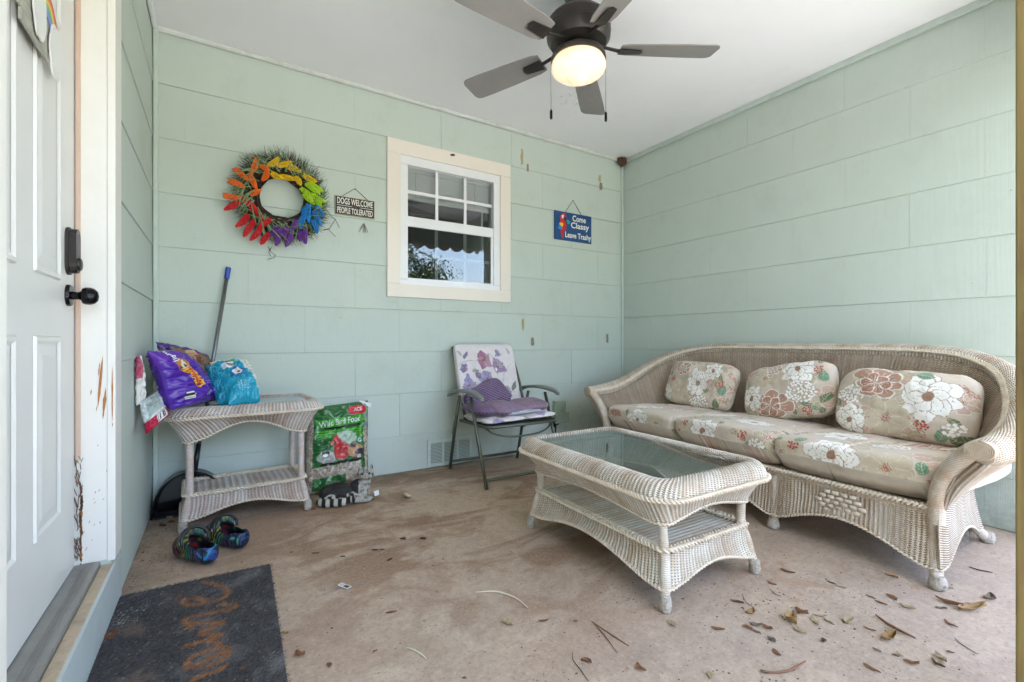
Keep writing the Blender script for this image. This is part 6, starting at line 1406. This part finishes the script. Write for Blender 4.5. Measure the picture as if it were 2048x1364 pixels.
def ears(mb):
    for (cx, cy, tz) in ((0.075, -0.012, 0.214), (0.132, -0.010, 0.220)):
        mb.add([(cx - 0.020, cy - 0.010, 0.168), (cx + 0.020, cy - 0.010, 0.168), (cx, cy + 0.018, 0.168), (cx + (0.004 if cx > .1 else -0.004), cy, tz)], [(0, 2, 1), (0, 1, 3), (1, 2, 3), (2, 0, 3)])
cb = remeshed('cat_body', [((-0.045, 0.0, 0.055), (0.105, 0.060, 0.057), (0, 0, 0)), ((-0.085, -0.01, 0.048), (0.062, 0.062, 0.052), (0, 0, 0)), ((0.065, 0.0, 0.062), (0.062, 0.052, 0.062), (0, -0.3, 0)),
    ((0.096, -0.006, 0.100), (0.034, 0.036, 0.055), (0, 0.2, 0)), ((0.103, -0.020, 0.155), (0.048, 0.040, 0.035), (0, 0, 0)), ((0.082, -0.036, 0.146), (0.018, 0.016, 0.015), (0, 0, 0)), ((0.122, -0.036, 0.146), (0.018, 0.016, 0.015), (0, 0, 0)), ((0.100, -0.047, 0.146), (0.016, 0.014, 0.011), (0, 0, 0)),
    ((0.085, -0.055, 0.022), (0.062, 0.020, 0.018), (0, 0, 0.1)), ((0.045, -0.048, 0.025), (0.065, 0.026, 0.022), (0, 0, -.2)), ((-0.03, -0.062, 0.030), (0.045, 0.022, 0.028), (0, 0, 0)),
    ((-0.125, -0.045, 0.024), (0.032, 0.034, 0.024), (0, 0, .6)), ((-0.095, -0.074, 0.022), (0.046, 0.022, 0.022), (0, 0, -.1)), ((-0.035, -0.080, 0.021), (0.048, 0.020, 0.020), (0, 0, 0.0))], 0.0042, M['statue'], cat, cat_col, 3, extra=ears)
M['eye'] = simple('cat_eye', (0.01, 0.012, 0.01), 0.2, 0.1, 30)
for ex in (0.085, 0.121):
    mb = MB(); mb.lathe([(0, 0.005), (0.006, 0.003), (0.0085, -0.003)], 12, (ex, -0.0545, 0.163), Matrix.Rotation(PI / 2, 4, 'X') @ Matrix.Scale(0.7, 4, (0, 1, 0))); mb.build('eye', M['eye'], cb, True)
mb = MB(); mb.lathe([(0, 0.002), (0.004, 0.0)], 10, (0.1015, -0.0622, 0.150), Matrix.Rotation(PI / 2, 4, 'X')); mb.build('nose', M['bag_red'], cb, True)
mb = MB(); mb.prism([(0, 0), (0.026, 0.006), (0.022, 0.034), (-0.004, 0.028)], (0.150, -0.012, 0.020), (1, 0.1, 0), (0, 0, 1), (0.1, -1, 0), 0.001); mb.build('price_tag', M['bag_white'], cat)

# clogs
def clog_col(seed):
    def f(P):
        C = np.tile(np.array([0.010, 0.013, 0.022]), (len(P), 1)); x, y, z = P[:, 0], P[:, 1], P[:, 2]
        w = np.array([mnoise.noise(Vector(p) * 22 + Vector((seed, 0, 0))) for p in P]); s_ = np.sin(x * 420 + w * 9 + z * 60); pal = [rgb('#3b5fae'), rgb('#7f5fa8'), rgb('#3fae8a'), rgb('#c9d04a'), rgb('#a83a3a'), rgb('#2f86b8')]
        k = np.clip(((x + 0.14) / 0.28 * 6 + w * 1.2), 0, 5.99).astype(int); on = (s_ > 0.5) & (z > 0.012)
        for i, c in enumerate(pal): C[on & (k == i)] = c * 0.5
        heel = (x < -0.085) & (w > -0.1) & (w < 0.18) & (z > 0.015); C[heel] = (pal[2] if seed > 2 else pal[5]) * 0.8
        ins = (np.abs(y) < 0.036) & (x < 0.03) & (x > -0.115) & (z < 0.055) & (z > 0.012) ; C[ins & (np.abs(y) < 0.033)] = np.array([0.004, 0.004, 0.005])
        top = (z > 0.06) & (x > 0.0) & ~on; C[top] = np.array([0.03, 0.045, 0.07]); return C
    return f
def clog(loc, rz, seed, lab):
    t = thing('clog', lab, 'shoe', loc, rz, 'pair of rainbow striped clogs'); t.scale = (1, 1, 1.18)
    remeshed('upper', [((0.070, 0, 0.030), (0.068, 0.050, 0.040), (0, 0, 0)), ((0.036, 0, 0.048), (0.058, 0.049, 0.052), (0, -0.20, 0)), ((-0.030, 0, 0.030), (0.085, 0.044, 0.036), (0, 0, 0)), ((-0.085, 0, 0.032), (0.046, 0.042, 0.038), (0, 0, 0)),
        ((0.0, 0, 0.014), (0.130, 0.045, 0.015), (0, 0, 0)), ((0.045, 0.0, 0.014), (0.090, 0.053, 0.015), (0, 0, 0))], 0.0040, M['foam'], t, clog_col(seed), 3,
        cut=[((-0.046, 0, 0.078), (0.080, 0.037, 0.064), (0, 0.0, 0)), ((0.015, 0, 0.046), (0.075, 0.036, 0.030), (0, 0, 0))])
    mb = MB(); pts = catmull([(0.004, -0.050, 0.050), (0.010, -0.050, 0.074), (0.020, -0.030, 0.095), (0.026, 0.0, 0.102), (0.020, 0.030, 0.095), (0.010, 0.050, 0.074), (0.004, 0.050, 0.050)], 30)
    mb.tube([tuple(p) for p in pts], 0.0062, 8, flat=1.0); mb.build('heel_strap', M['plastic_black'], t, True)
    for s_ in (-1, 1):
        mb = MB(); mb.lathe([(0, 0.004), (0.006, 0.003), (0.007, 0.0)], 12, (0.018, s_ * 0.050, 0.060), Matrix.Rotation(-s_ * PI / 2, 4, 'X')); mb.build('rivet', M['bag_white'], t, True)
    for (x, y) in ((0.060, 0.0), (0.078, 0.020), (0.078, -0.020), (0.100, 0.0), (0.050, 0.028), (0.050, -0.028), (0.098, 0.026), (0.098, -0.026)):
        pass
    return t
clog((-0.085, 2.345, 0.008), math.radians(118), 1.3, 'rainbow striped black foam clog on the left, nearer to the door')
clog((0.025, 2.440, 0.008), math.radians(122), 4.1, 'rainbow striped black foam clog on the right, farther from the door')

# lobby dustpan
dp = thing('dustpan', 'black long handled dustpan with blue grip standing in the corner behind the side table', 'dustpan', (-0.135, 3.04, 0.0)); base = Vector(dp.location)
n = 26; A = np.linspace(0, PI, n); W2, H2 = 0.163, 0.215
def dpan(a, d, k=1.0): return Vector((W2 * k * math.cos(a), d, H2 * k * math.sin(a) ** 0.9 + 0.002))
vs = []; fs = []
for (d, k) in ((-0.070, 0.97), (-0.072, 1.0), (0.010, 0.99), (0.040, 0.90)): vs += [dpan(a, d + 0.020 * math.sin(a), k) for a in A]
for j in range(3): fs += [(j * n + i, j * n + i + 1, (j + 1) * n + i + 1, (j + 1) * n + i) for i in range(n - 1)]
fs.append(tuple(range(3 * n, 4 * n))); o = mesh_obj('pan', vs, fs, M['plastic_black'], dp); m_ = o.modifiers.new('t', 'SOLIDIFY'); m_.thickness = 0.003
pan = smooth_by_angle(o, 40)
MB().box(-W2 + 0.004, W2 - 0.004, -0.082, 0.020, 0.0015, 0.0045).build('lip', M['plastic_black'], pan); MB().box(-W2 + 0.012, W2 - 0.012, -0.060, -0.055, 0.006, 0.048, Matrix.Rotation(0.25, 4, 'X')).build('back_flap', M['plastic_black'], pan)
bot = Vector((-0.118, 3.040, 0.205)) - base; topp = Vector((0.042, 3.118, 1.334)) - base
d = (topp - bot)
mb = MB(); mb.tube([bot - d * 0.02, bot + d * 0.13], [0.016, 0.011], 12); mb.build('socket', M['plastic_black'], dp, True)
mb = MB(); mb.tube([bot + d * 0.10, bot + d * 0.945], 0.0100, 14); mb.build('pole', M['steel'], dp, True)
mb = MB(); mb.tube([bot + d * 0.94, bot + d * 0.995, bot + d], [0.0135, 0.0135, 0.008], 14); smooth_by_angle(mb.build('grip', M['blue'], dp))

# ================================================================== door mat with painted script
mt_c = Vector((-0.075, 1.735, 0.0)); mat_ = thing('door_mat', 'charcoal felt door mat with rust brown script lettering beside the front door', 'door mat', mt_c, math.radians(-1.5))
Rm = Matrix.Rotation(math.radians(1.5), 3, 'Z')
strokes = [[(1120, 185), (1250, 215), (1345, 262), (1350, 312), (1270, 360), (1130, 395), (1000, 412), (925, 396), (925, 362), (1000, 345), (1080, 352), (1150, 375)],
 [(1280, 400), (1430, 412), (1390, 450), (1200, 482), (1050, 512), (935, 556), (1010, 635)], [(1000, 582), (1180, 588), (1300, 576), (1240, 620), (1100, 662), (1110, 690), (1200, 700), (1300, 702), (1180, 742), (1050, 780), (945, 812)],
 [(1180, 762), (1250, 775), (1275, 805), (1265, 830)], [(1265, 830), (1355, 850), (1340, 905), (1220, 975), (1070, 1005), (965, 1000), (985, 940), (1080, 880), (1230, 835)], [(1310, 1000), (1290, 1030), (1180, 1070), (1050, 1112), (980, 1180)], [(1100, 960), (1220, 905), (1300, 868)]]
SM = []
for s_ in strokes: SM.append([Rm @ (onz(170 + x / 4.763, 1130 + y / 4.763) - mt_c) for x, y in s_])
hw, hl = 0.236, 0.385; nx_, ny_ = 158, 258; X_, Y_ = np.meshgrid(np.linspace(-hw, hw, nx_), np.linspace(-hl, hl, ny_)); P2 = np.stack([X_.ravel(), Y_.ravel()], 1)
def near_strokes(P):
    D = np.full(len(P), 9.0)
    for s_ in SM:
        c = catmull([(p.x, p.y) for p in s_], 40)
        for q0, q1 in zip(c[:-1], c[1:]):
            d = q1 - q0; L_ = max(1e-9, d @ d); t = np.clip(((P - q0) @ d) / L_, 0, 1); D = np.minimum(D, np.linalg.norm(P - q0 - t[:, None] * d, axis=1))
    return D
Dm = near_strokes(P2); nz = np.array([mnoise.noise(Vector((p[0] * 160, p[1] * 160, 0))) for p in P2]); nb = np.array([mnoise.noise(Vector((p[0] * 9, p[1] * 9, 3))) + 0.5 * mnoise.noise(Vector((p[0] * 40, p[1] * 40, 7))) for p in P2])
Cm = np.tile(np.array([0.080, 0.076, 0.076]), (len(P2), 1)) * (1 + 0.6 * nz)[:, None]; Cm += (np.clip(nb, 0, 1) * 0.11)[:, None] * np.array([1, .95, .95])
wear = (P2[:, 0] < -0.04) & (P2[:, 0] > -0.20) & (P2[:, 1] < 0.28) & (nb > 0.25); Cm[wear] = Cm[wear] * 0.5 + 0.5 * np.array([0.19, 0.12, 0.085])
st_ = (Dm + nz * 0.0035) < 0.0085; Cm[st_] = np.array([0.29, 0.140, 0.070]) * (1 + 0.45 * nz[st_])[:, None]
for (x, y, r) in ((900, 310, 0.008), (235, 700, 0.020), (1510, 1012, 0.008)):
    c = Rm @ (onz(170 + x / 4.763, 1130 + y / 4.763) - mt_c); dd = np.hypot(P2[:, 0] - c.x, P2[:, 1] - c.y) + nz * 0.003; Cm[dd < r] = np.array([0.20, 0.09, 0.05])
white = (np.hypot(P2[:, 0] + 0.185, (P2[:, 1] - 0.215) * 0.8) < 0.05) & (nz > 0.42); Cm[white] = 0.55; white = (nz > 0.62); Cm[white] = 0.35
Zm = 0.0085 + 0.0016 * nz; vs = [(p[0], p[1], z) for p, z in zip(P2, Zm)]
edge = [(-hw - 0.001, -hl - 0.001, 0.0015), (hw + 0.001, -hl - 0.001, 0.0015), (hw + 0.001, hl + 0.001, 0.0015), (-hw - 0.001, hl + 0.001, 0.0015)]
gf = grid_faces(nx_, ny_); b0 = []
ring = [i for i in range(nx_)] + [j * nx_ + nx_ - 1 for j in range(1, ny_)] + [(ny_ - 1) * nx_ + i for i in range(nx_ - 2, -1, -1)] + [j * nx_ for j in range(ny_ - 2, 0, -1)]
nb_ = len(vs); vs += [(vs[i][0] * 1.006, vs[i][1] * 1.004, 0.0015) for i in ring]; gf += [(ring[k], nb_ + k, nb_ + (k + 1) % len(ring), ring[(k + 1) % len(ring)]) for k in range(len(ring))]
mesh_obj('felt', vs, gf, M['coir'], mat_, True, col=np.vstack([Cm, np.tile([0.03, 0.03, 0.04], (len(ring), 1))]))
mb = []; fb = []; cb_ = []; rnd = random.Random(4)                      # loose surface fibres
Cg = Cm.reshape(ny_, nx_, 3)
for k in range(14000):
    x, y = rnd.uniform(-hw, hw), rnd.uniform(-hl, hl); a = rnd.gauss(0.6, 0.7); L_ = rnd.uniform(0.006, 0.016); z = 0.0090 + rnd.random() * 0.002; i = int((x + hw) / (2 * hw) * (nx_ - 1)); j = int((y + hl) / (2 * hl) * (ny_ - 1)); c = Cg[j, i] * rnd.uniform(0.7, 1.9) + (0.05 if rnd.random() < .12 else 0)
    dx, dy = math.cos(a) * L_, math.sin(a) * L_; n0 = len(mb); mb += [(x, y, z), (x + dx - dy * 0.03, y + dy + dx * 0.03, z + 0.003), (x + dx * .5 + dy * 0.06, y + dy * .5 - dx * 0.06, z + 0.0035)]; fb.append((n0, n0 + 1, n0 + 2)); cb_ += [c, c, c]
mesh_obj('loose_fibres', mb, fb, M['coir'], mat_, False, col=np.array(cb_), kind='stuff')

# ================================================================== litter on the floor, piece by piece
SHADE = [('rust brown', (0.19, 0.085, 0.042)), ('pale tan', (0.38, 0.30, 0.19)), ('grey brown', (0.17, 0.135, 0.105)), ('dark brown', (0.10, 0.05, 0.028)), ('golden tan', (0.30, 0.19, 0.085))]
LAND = [('near foot of the coffee table', onz(1338, 1228)), ('right foot of the coffee table', onz(1515, 1145)), ('front foot of the sofa', onz(1865, 1172)), ('wooden post', Vector((1.45, 0.42, 0))), ('door mat', Vector((0.30, 1.55, 0))), ('curved white twig', onz(1005, 1195)), ('stone cat', onz(700, 1020)), ('clogs', onz(415, 1120)), ('corner by the side table', Vector((-0.2, 2.6, 0))), ('middle foot of the sofa', onz(1552, 1052)), ('back foot of the sofa', onz(1960, 1085))]
LITTER = []
def leaf_geo(L_, W_, curl, seed, n=10, m=5):
    rnd = random.Random(seed); vs = []; fs = []; tw = rnd.uniform(-.6, .6); bend = rnd.uniform(-.5, .5) * W_
    for i in range(n + 1):
        t = i / n; w = W_ / 2 * (math.sin(PI * t ** 0.85) ** 0.8) + 0.0002
        for j in range(m):
            s_ = (j / (m - 1) - 0.5) * 2; x = (t - 0.5) * L_; y = s_ * w + bend * math.sin(PI * t); z = 0.0012 + curl * W_ * (s_ * s_ * 0.55 * (0.5 + t * 0.5)) + curl * L_ * 0.16 * abs(t - 0.45) ** 1.5 * 2 + 0.0015 * math.sin(9 * t + seed) * abs(s_) * curl + tw * s_ * w * 0.18 * t * curl
            vs.append((x, y, max(0.0012, z)))
    fs = grid_faces(m, n + 1); return vs, fs
def leaf(x, y, ang_px, Lpx, ratio, shade, curl, seed, box=(1400, 1100, 3.16), kind_='leaf'):
    px, py = box[0] + x / box[2], box[1] + y / box[2]; c = onz(px, py); a = math.radians(ang_px); dpx = Lpx / box[2] / 2
    p0, p1 = onz(px - math.cos(a) * dpx, py - math.sin(a) * dpx), onz(px + math.cos(a) * dpx, py + math.sin(a) * dpx); L_ = (p1 - p0).length; L_ = min(L_, 0.13); d = p1 - p0
    vs, fs = leaf_geo(L_, L_ * ratio, curl, seed); base = np.array(SHADE[shade][1]); rnd = np.random.RandomState(seed); n = len(vs); cols = np.tile(base, (n, 1)) * (0.8 + 0.4 * rnd.rand(n))[:, None]; cols[2::5] *= 0.7
    o = mesh_obj('fallen_leaf', vs, fs, M['dryleaf'], None, True, col=cols); o.location = (c.x, c.y, 0); o.rotation_euler = (0, 0, math.atan2(d.y, d.x)); m_ = o.modifiers.new('thickness', 'SOLIDIFY'); m_.thickness = 0.0006
    LITTER.append((o, c, shade, 'curled' if curl > 0.6 else 'flat', L_))
B8 = (1400, 1100, 3.16)
for i, r in enumerate([(555, 138, 18, 95, .30, 0, .4), (455, 212, 25, 65, .34, 0, .3), (830, 210, 22, 60, .28, 3, .4), (895, 235, 15, 75, .30, 1, .5), (1210, 172, 22, 90, .35, 4, .9), (1565, 238, 20, 75, .30, 2, .4), (1210, 303, 35, 80, .42, 0, .3), (1145, 337, 20, 85, .34, 0, .2), (1080, 300, 25, 70, .26, 2, .3),
        (1315, 368, 22, 110, .36, 1, .9), (1575, 340, 20, 190, .25, 0, 1.0), (1735, 350, 12, 120, .22, 2, .7), (1720, 385, -3, 180, .28, 4, 1.0), (1525, 375, 10, 80, .35, 2, .8), (1812, 300, -25, 45, .6, 2, .7), (1585, 472, 32, 105, .24, 0, .6), (235, 333, 15, 90, .28, 3, .7), (315, 395, -20, 50, .6, 4, .9),
        (600, 455, 70, 75, .6, 4, 1.0), (640, 395, 25, 95, .5, 0, .9), (760, 415, 5, 90, .25, 1, .4), (725, 455, 50, 75, .38, 1, .4), (815, 460, 32, 80, .26, 2, .5), (640, 512, 38, 85, .48, 1, .5), (300, 495, 25, 70, .45, 0, .7), (355, 475, 10, 90, .36, 2, .7), (425, 498, 25, 75, .45, 0, .9), (355, 520, 30, 75, .34, 2, .5), (115, 500, 12, 90, .34, 0, .5),
        (450, 573, 38, 70, .50, 2, .6), (487, 652, 45, 70, .42, 0, .4), (950, 458, -35, 50, .6, 1, .5), (1072, 503, 20, 90, .22, 0, .4), (1195, 560, -15, 95, .45, 4, 1.0), (1230, 520, 22, 130, .13, 1, .4), (1120, 637, 30, 60, .40, 2, .5), (1235, 672, 20, 55, .42, 0, .8), (1335, 718, 15, 110, .36, 0, .9), (1085, 752, 30, 130, .28, 0, .35),
        (1520, 690, 40, 100, .42, 1, .8), (1505, 725, 35, 110, .26, 3, .9), (1265, 660, 40, 60, .25, 1, .5), (1580, 650, 15, 60, .4, 0, .6), (55, 795, 70, 55, .65, 1, .4), (415, 778, 15, 80, .42, 2, .6), (775, 577, 60, 30, .7, 3, .7)]):
    leaf(*r, 100 + i)
B1 = (560, 1000, 2.438)
for i, r in enumerate([(172, 261, 0, 38, .5, 0, .3), (305, 279, 0, 28, .5, 3, .3), (462, 245, 0, 32, .5, 3, .2), (497, 246, 0, 26, .5, 3, .2), (535, 294, -20, 28, .55, 3, .6), (542, 551, -8, 58, .32, 0, .4), (1112, 604, 25, 62, .55, 1, .7), (1283, 590, -6, 48, .34, 0, .3), (1493, 792, 22, 56, .50, 0, .5), (1763, 818, 42, 62, .48, 0, .4),
        (1918, 606, 40, 55, .45, 1, .6), (1440, 592, 10, 24, .8, 2, .5), (463, 741, -30, 28, .45, 0, .5), (234, 812, 70, 28, .45, 0, .6), (100, 752, 20, 46, .5, 0, .9), (25, 651, 10, 34, .5, 4, .6), (898, 873, 10, 24, .5, 3, .3), (160, 48, 5, 24, .5, 0, .8), (58, 255, 0, 20, .5, 3, .3)]):
    leaf(*r, 300 + i, box=B1)
for i, (x, y, sh) in enumerate([(392, 1040, 0), (343, 1045, 0), (312, 1036, 3), (326, 1052, 3), (340, 1036, 1), (805, 1080, 3), (846, 1078, 3)]): leaf(x, y, 10, 12, .6, sh, .6, 400 + i, box=(0, 0, 1.0))
# twigs and the like
def twig(name, pts, r, mat, lab, cat_='twig', box=B1, z=None):
    P_ = [onz(box[0] + a / box[2], box[1] + b_ / box[2]) for a, b_ in pts]; c = sum(P_, Vector()) / len(P_); C_ = catmull([tuple(p - c) for p in P_], 18); mb = MB(); n = len(C_)
    mb.tube([(p[0], p[1], r * 1.0 + 0.001) for p in C_], [r * (0.55 + 0.45 * math.sin(PI * k / (n - 1))) for k in range(n)], 6); o = mb.build(name, mat, None, True); o.location = (c.x, c.y, 0); return tag(o, lab, cat_, 'twigs on the porch floor')
M['white_twig'] = simple('peeled_twig', (0.66, 0.60, 0.50), 0.7, 0.1, 60); M['red_twig'] = simple('pine_needle', (0.20, 0.09, 0.05), 0.7, 0.3, 60)
twig('twig', [(953, 455), (1040, 450), (1100, 463), (1160, 490), (1208, 530)], 0.0028, M['white_twig'], 'long curved white peeled twig in the middle of the floor')
twig('twig', [(618, 725), (660, 740), (695, 762), (714, 780)], 0.0024, M['white_twig'], 'short curved white peeled twig between the mat and the coffee table')
twig('twig', [(1520, 597), (1600, 650), (1700, 716)], 0.0020, M['red_twig'], 'upper of two crossed reddish needles below the near table foot')
twig('twig', [(1525, 600), (1580, 660), (1645, 750)], 0.0016, M['red_twig'], 'lower of two crossed reddish needles below the near table foot')
twig('twig', [(1425, 745), (1430, 785), (1465, 830), (1502, 885)], 0.0012, M['twig'], 'thin dark stem at the bottom edge left of the rust leaf')
twig('twig', [(1110, 418), (1180, 470), (1270, 520), (1360, 565)], 0.0040, M['red_twig'], 'thick reddish brown stick among the leaves right of centre', box=B8)
twig('twig', [(385, 775), (480, 782), (580, 765), (668, 710)], 0.0032, M['red_twig'], 'long bent stalk of a dead leaf near the bottom edge', box=B8)
twig('twig', [(1612, 560), (1640, 590), (1700, 630), (1755, 662)], 0.0016, M['lint'], 'thin grey stem with a fork left of the wooden post', box=B8)
twig('twig', [(1700, 110), (1760, 130), (1850, 147)], 0.0024, M['twig'], 'dark twig lying between the sofa foot and the post', box=B8)
twig('twig', [(265, 280), (290, 330), (335, 365)], 0.0010, M['twig'], 'hair thin dark stem right of the near table foot', box=B8)
twig('twig', [(445, 250), (470, 280), (512, 296)], 0.0010, M['twig'], 'hair thin dark stem by the right table foot', box=B8)
a_, b2 = onz(560 + 315 / 2.438, 1000 + 425 / 2.438), None
tg = thing('price_tag', 'small white printed tag on a grey plastic strip lying on the concrete floor', 'tag', (a_.x, a_.y, 0)); q0, q1 = onz(642, 1192) - a_, onz(730, 1168) - a_
mb = MB(); mb.tube([(q0.x, q0.y, 0.002), (0, 0, 0.003), (q1.x, q1.y, 0.002)], 0.0022, 5, flat=0.4); mb.build('plastic_strip', simple('grey_strip', (0.25, 0.25, 0.27), 0.5, 0.1, 20), tg)
d0 = (onz(560 + 352 / 2.438, 1000 + 440 / 2.438) - onz(560 + 280 / 2.438, 1000 + 412 / 2.438)); an = math.atan2(d0.y, d0.x); MR = Matrix.Rotation(an, 4, 'Z'); MB().box(-0.027, 0.027, -0.010, 0.010, 0.0045, 0.0055, MR).build('card', M['bag_white'], tg)
mb = MB()
for k in range(16): x = -0.002 + k * 0.0015; mb.box(x, x + 0.0007 * (1 + k % 2), -0.007, 0.007, 0.0056, 0.0060, MR)
for k in range(3): mb.box(-0.023, -0.006, -0.006 + k * 0.005, -0.0045 + k * 0.005, 0.0056, 0.0060, MR)
mb.build('printed_bars', M['plastic_black'], tg, kind='stuff')
c = onz(813, 997); mb = MB(); mb.lathe([(0.0, 0.0015), (0.012, 0.002), (0.020, 0.008), (0.023, 0.018), (0.0215, 0.018), (0.018, 0.008), (0.010, 0.004), (0, 0.0035)], 18, M=Matrix.Rotation(0.5, 4, 'Y')); o = mb.build('bottle_cap', simple('bone_plastic', (0.50, 0.43, 0.30), 0.5, 0.15, 40), None, True); o.location = (c.x, c.y, 0.008); tag(o, 'small cream cup shaped cap lying in front of the folding chair', 'cap')
# name every leaf by its nearest landmark
from collections import defaultdict
byl = defaultdict(list)
for it in LITTER:
    o, c, sh, form, L_ = it; k = min(range(len(LAND)), key=lambda i: (LAND[i][1].xy - c.xy).length); byl[(k, sh, form)].append(it)
ordn = ['nearest', 'second nearest', 'third nearest', 'fourth nearest', 'fifth nearest', 'sixth nearest', 'seventh nearest', 'eighth nearest', 'ninth nearest', 'tenth nearest']
for (k, sh, form), L_ in byl.items():
    L_.sort(key=lambda it: (LAND[k][1].xy - it[1].xy).length)
    for j, it in enumerate(L_):
        nm = SHADE[sh][0]
        lab = f'{form} {nm} leaf, {ordn[min(j, 9)]} to the {LAND[k][0]}' if len(L_) > 1 else f'the only {form} {nm} leaf by the {LAND[k][0]}'
        tag(it[0], lab, 'leaf', 'dry leaves fallen on the porch floor')
# crumbs and specks of soil
rnd = random.Random(12); vs = []; fs = []
for k in range(1500):
    if k < 500: x, y = rnd.gauss(1.5, 0.35), rnd.gauss(1.0, 0.35)
    elif k < 800: x, y = rnd.uniform(-0.28, 0.5), YB - 0.02 - abs(rnd.gauss(0, 0.22))
    elif k < 1000: x, y = XL + 0.02 + abs(rnd.gauss(0, 0.10)), rnd.uniform(2.15, 3.1)
    else: x, y = rnd.uniform(-0.2, 3.1), rnd.uniform(0.5, 3.1)
    if not (XL + 0.02 < x < XR - 0.02 and 0.3 < y < YB - 0.02): continue
    if -0.33 < x < 0.18 and y < 2.13: continue
    s_ = rnd.uniform(0.0010, 0.0032) * (1.5 if rnd.random() < .1 else 1); a = rnd.random() * 6; n0 = len(vs); dx, dy = math.cos(a) * s_ * rnd.uniform(1, 2), math.sin(a) * s_
    vs += [(x - dx, y - dy, 0.0004), (x + dy, y - dx * .6, 0.0004), (x + dx, y + dy, 0.0004), (x - dy, y + dx * .6, 0.0004), (x, y, 0.0008 + s_ * 0.5)]; fs += [(n0, n0 + 1, n0 + 4), (n0 + 1, n0 + 2, n0 + 4), (n0 + 2, n0 + 3, n0 + 4), (n0 + 3, n0, n0 + 4)]
o = mesh_obj('soil_crumbs', vs, fs, M['mud'], None, False, kind='stuff'); o['label'] = 'dark crumbs of soil and leaf litter scattered over the concrete'; o['category'] = 'litter'

# ================================================================== porch front: post, beam with scalloped trim; garden beyond
o = MB().box(1.600, 1.690, 0.210, 0.300, 0.002, 2.18, bev=0.004).build('porch_post', M['post']); tag(o, 'yellowish treated wooden porch post at the right edge of the picture', 'post')
o = MB().box(XL + 0.002, XR + 0.10, 0.205, 0.305, 2.235, ZC - 0.002).build('porch_beam', M['sage_trim']); tag(o, 'sage painted porch beam with scalloped trim above the open front', 'beam'); beam = o
pts = []; x = XL + 0.004; step = 0.19; zb_ = 2.232
poly = [(x, zb_)]; 
while x < XR - 0.01:
    x1 = min(x + step, XR - 0.004)
    for k in range(9): poly.append((x + (x1 - x) * k / 8, zb_ - 0.012 - 0.055 * math.sin(PI * k / 8) ** 0.7))
    x = x1
poly.append((x, zb_)); mb = MB(); n = len(poly); m0 = 0
front = [(p[0], 0.300, p[1]) for p in poly]; back = [(p[0], 0.318, p[1]) for p in poly]
vs = []; fs = []
for p in poly[1:-1]: vs += [(p[0], 0.300, p[1]), (p[0], 0.318, p[1]), (p[0], 0.300, zb_), (p[0], 0.318, zb_)]
for i in range(len(poly) - 3): a = 4 * i; b_ = a + 4; fs += [(a, b_, b_ + 2, a + 2), (a + 1, a + 3, b_ + 3, b_ + 1), (a, a + 1, b_ + 1, b_)]
mesh_obj('scalloped_trim', vs, fs, M['cream_trim'], beam)
def tree(cx, cy, h, r, seed, lab, nleaf=15000):
    t = thing('garden_tree', lab, 'tree', (cx, cy, -0.18), group='trees in the garden'); rnd = random.Random(seed); mb = MB()
    mb.tube([(0, 0, 0), (0.05, 0.02, h * 0.25), (0.0, 0.06, h * 0.5)], [0.13, 0.10, 0.07], 10)
    for k in range(7):
        a = k * 0.9 + rnd.random(); mb.tube([(0, 0.04, h * (0.22 + 0.04 * k)), (math.cos(a) * r * 0.35, math.sin(a) * r * 0.35, h * (0.42 + 0.04 * k)), (math.cos(a) * r * 0.7, math.sin(a) * r * 0.7, h * (0.55 + 0.04 * k))], [0.06, 0.04, 0.015], 7)
    mb.build('trunk', M['bark'], t, True); vs = []; fs = []; clumps = []
    for k in range(46):
        a, b_ = rnd.uniform(0, 2 * PI), rnd.uniform(-0.9, 1.0); q = r * (0.45 + 0.55 * rnd.random()); clumps.append((q * math.cos(a) * math.sqrt(1 - b_ * b_ * .9), q * math.sin(a) * math.sqrt(1 - b_ * b_ * .9), h * 0.57 + b_ * h * 0.40, r * rnd.uniform(0.18, 0.34)))
    for k in range(nleaf):
        c = rnd.choice(clumps); p = Vector((rnd.gauss(0, .5), rnd.gauss(0, .5), rnd.gauss(0, .45))) * c[3] + Vector(c[:3]); s_ = rnd.uniform(0.03, 0.065)
        d1 = Vector((rnd.uniform(-1, 1), rnd.uniform(-1, 1), rnd.uniform(-1, .6))).normalized(); d2 = d1.orthogonal().normalized(); n0 = len(vs); vs += [p - d1 * s_, p + d2 * s_ * .45, p + d1 * s_, p - d2 * s_ * .45]; fs.append((n0, n0 + 1, n0 + 2, n0 + 3))
    mesh_obj('crown', vs, fs, M['leaf_out'], t, kind='stuff')
tree(4.1, -6.6, 3.7, 1.8, 1, 'round dark green tree reflected in the lower window pane')
tree(-3.5, -11.0, 6.0, 2.6, 2, 'taller garden tree standing behind the camera on the left', 5000)
o = MB().box(-60, 60, -30.5, -30, -0.3, 3.2).build('hedge_row', M['leaf_out']); structure(o)
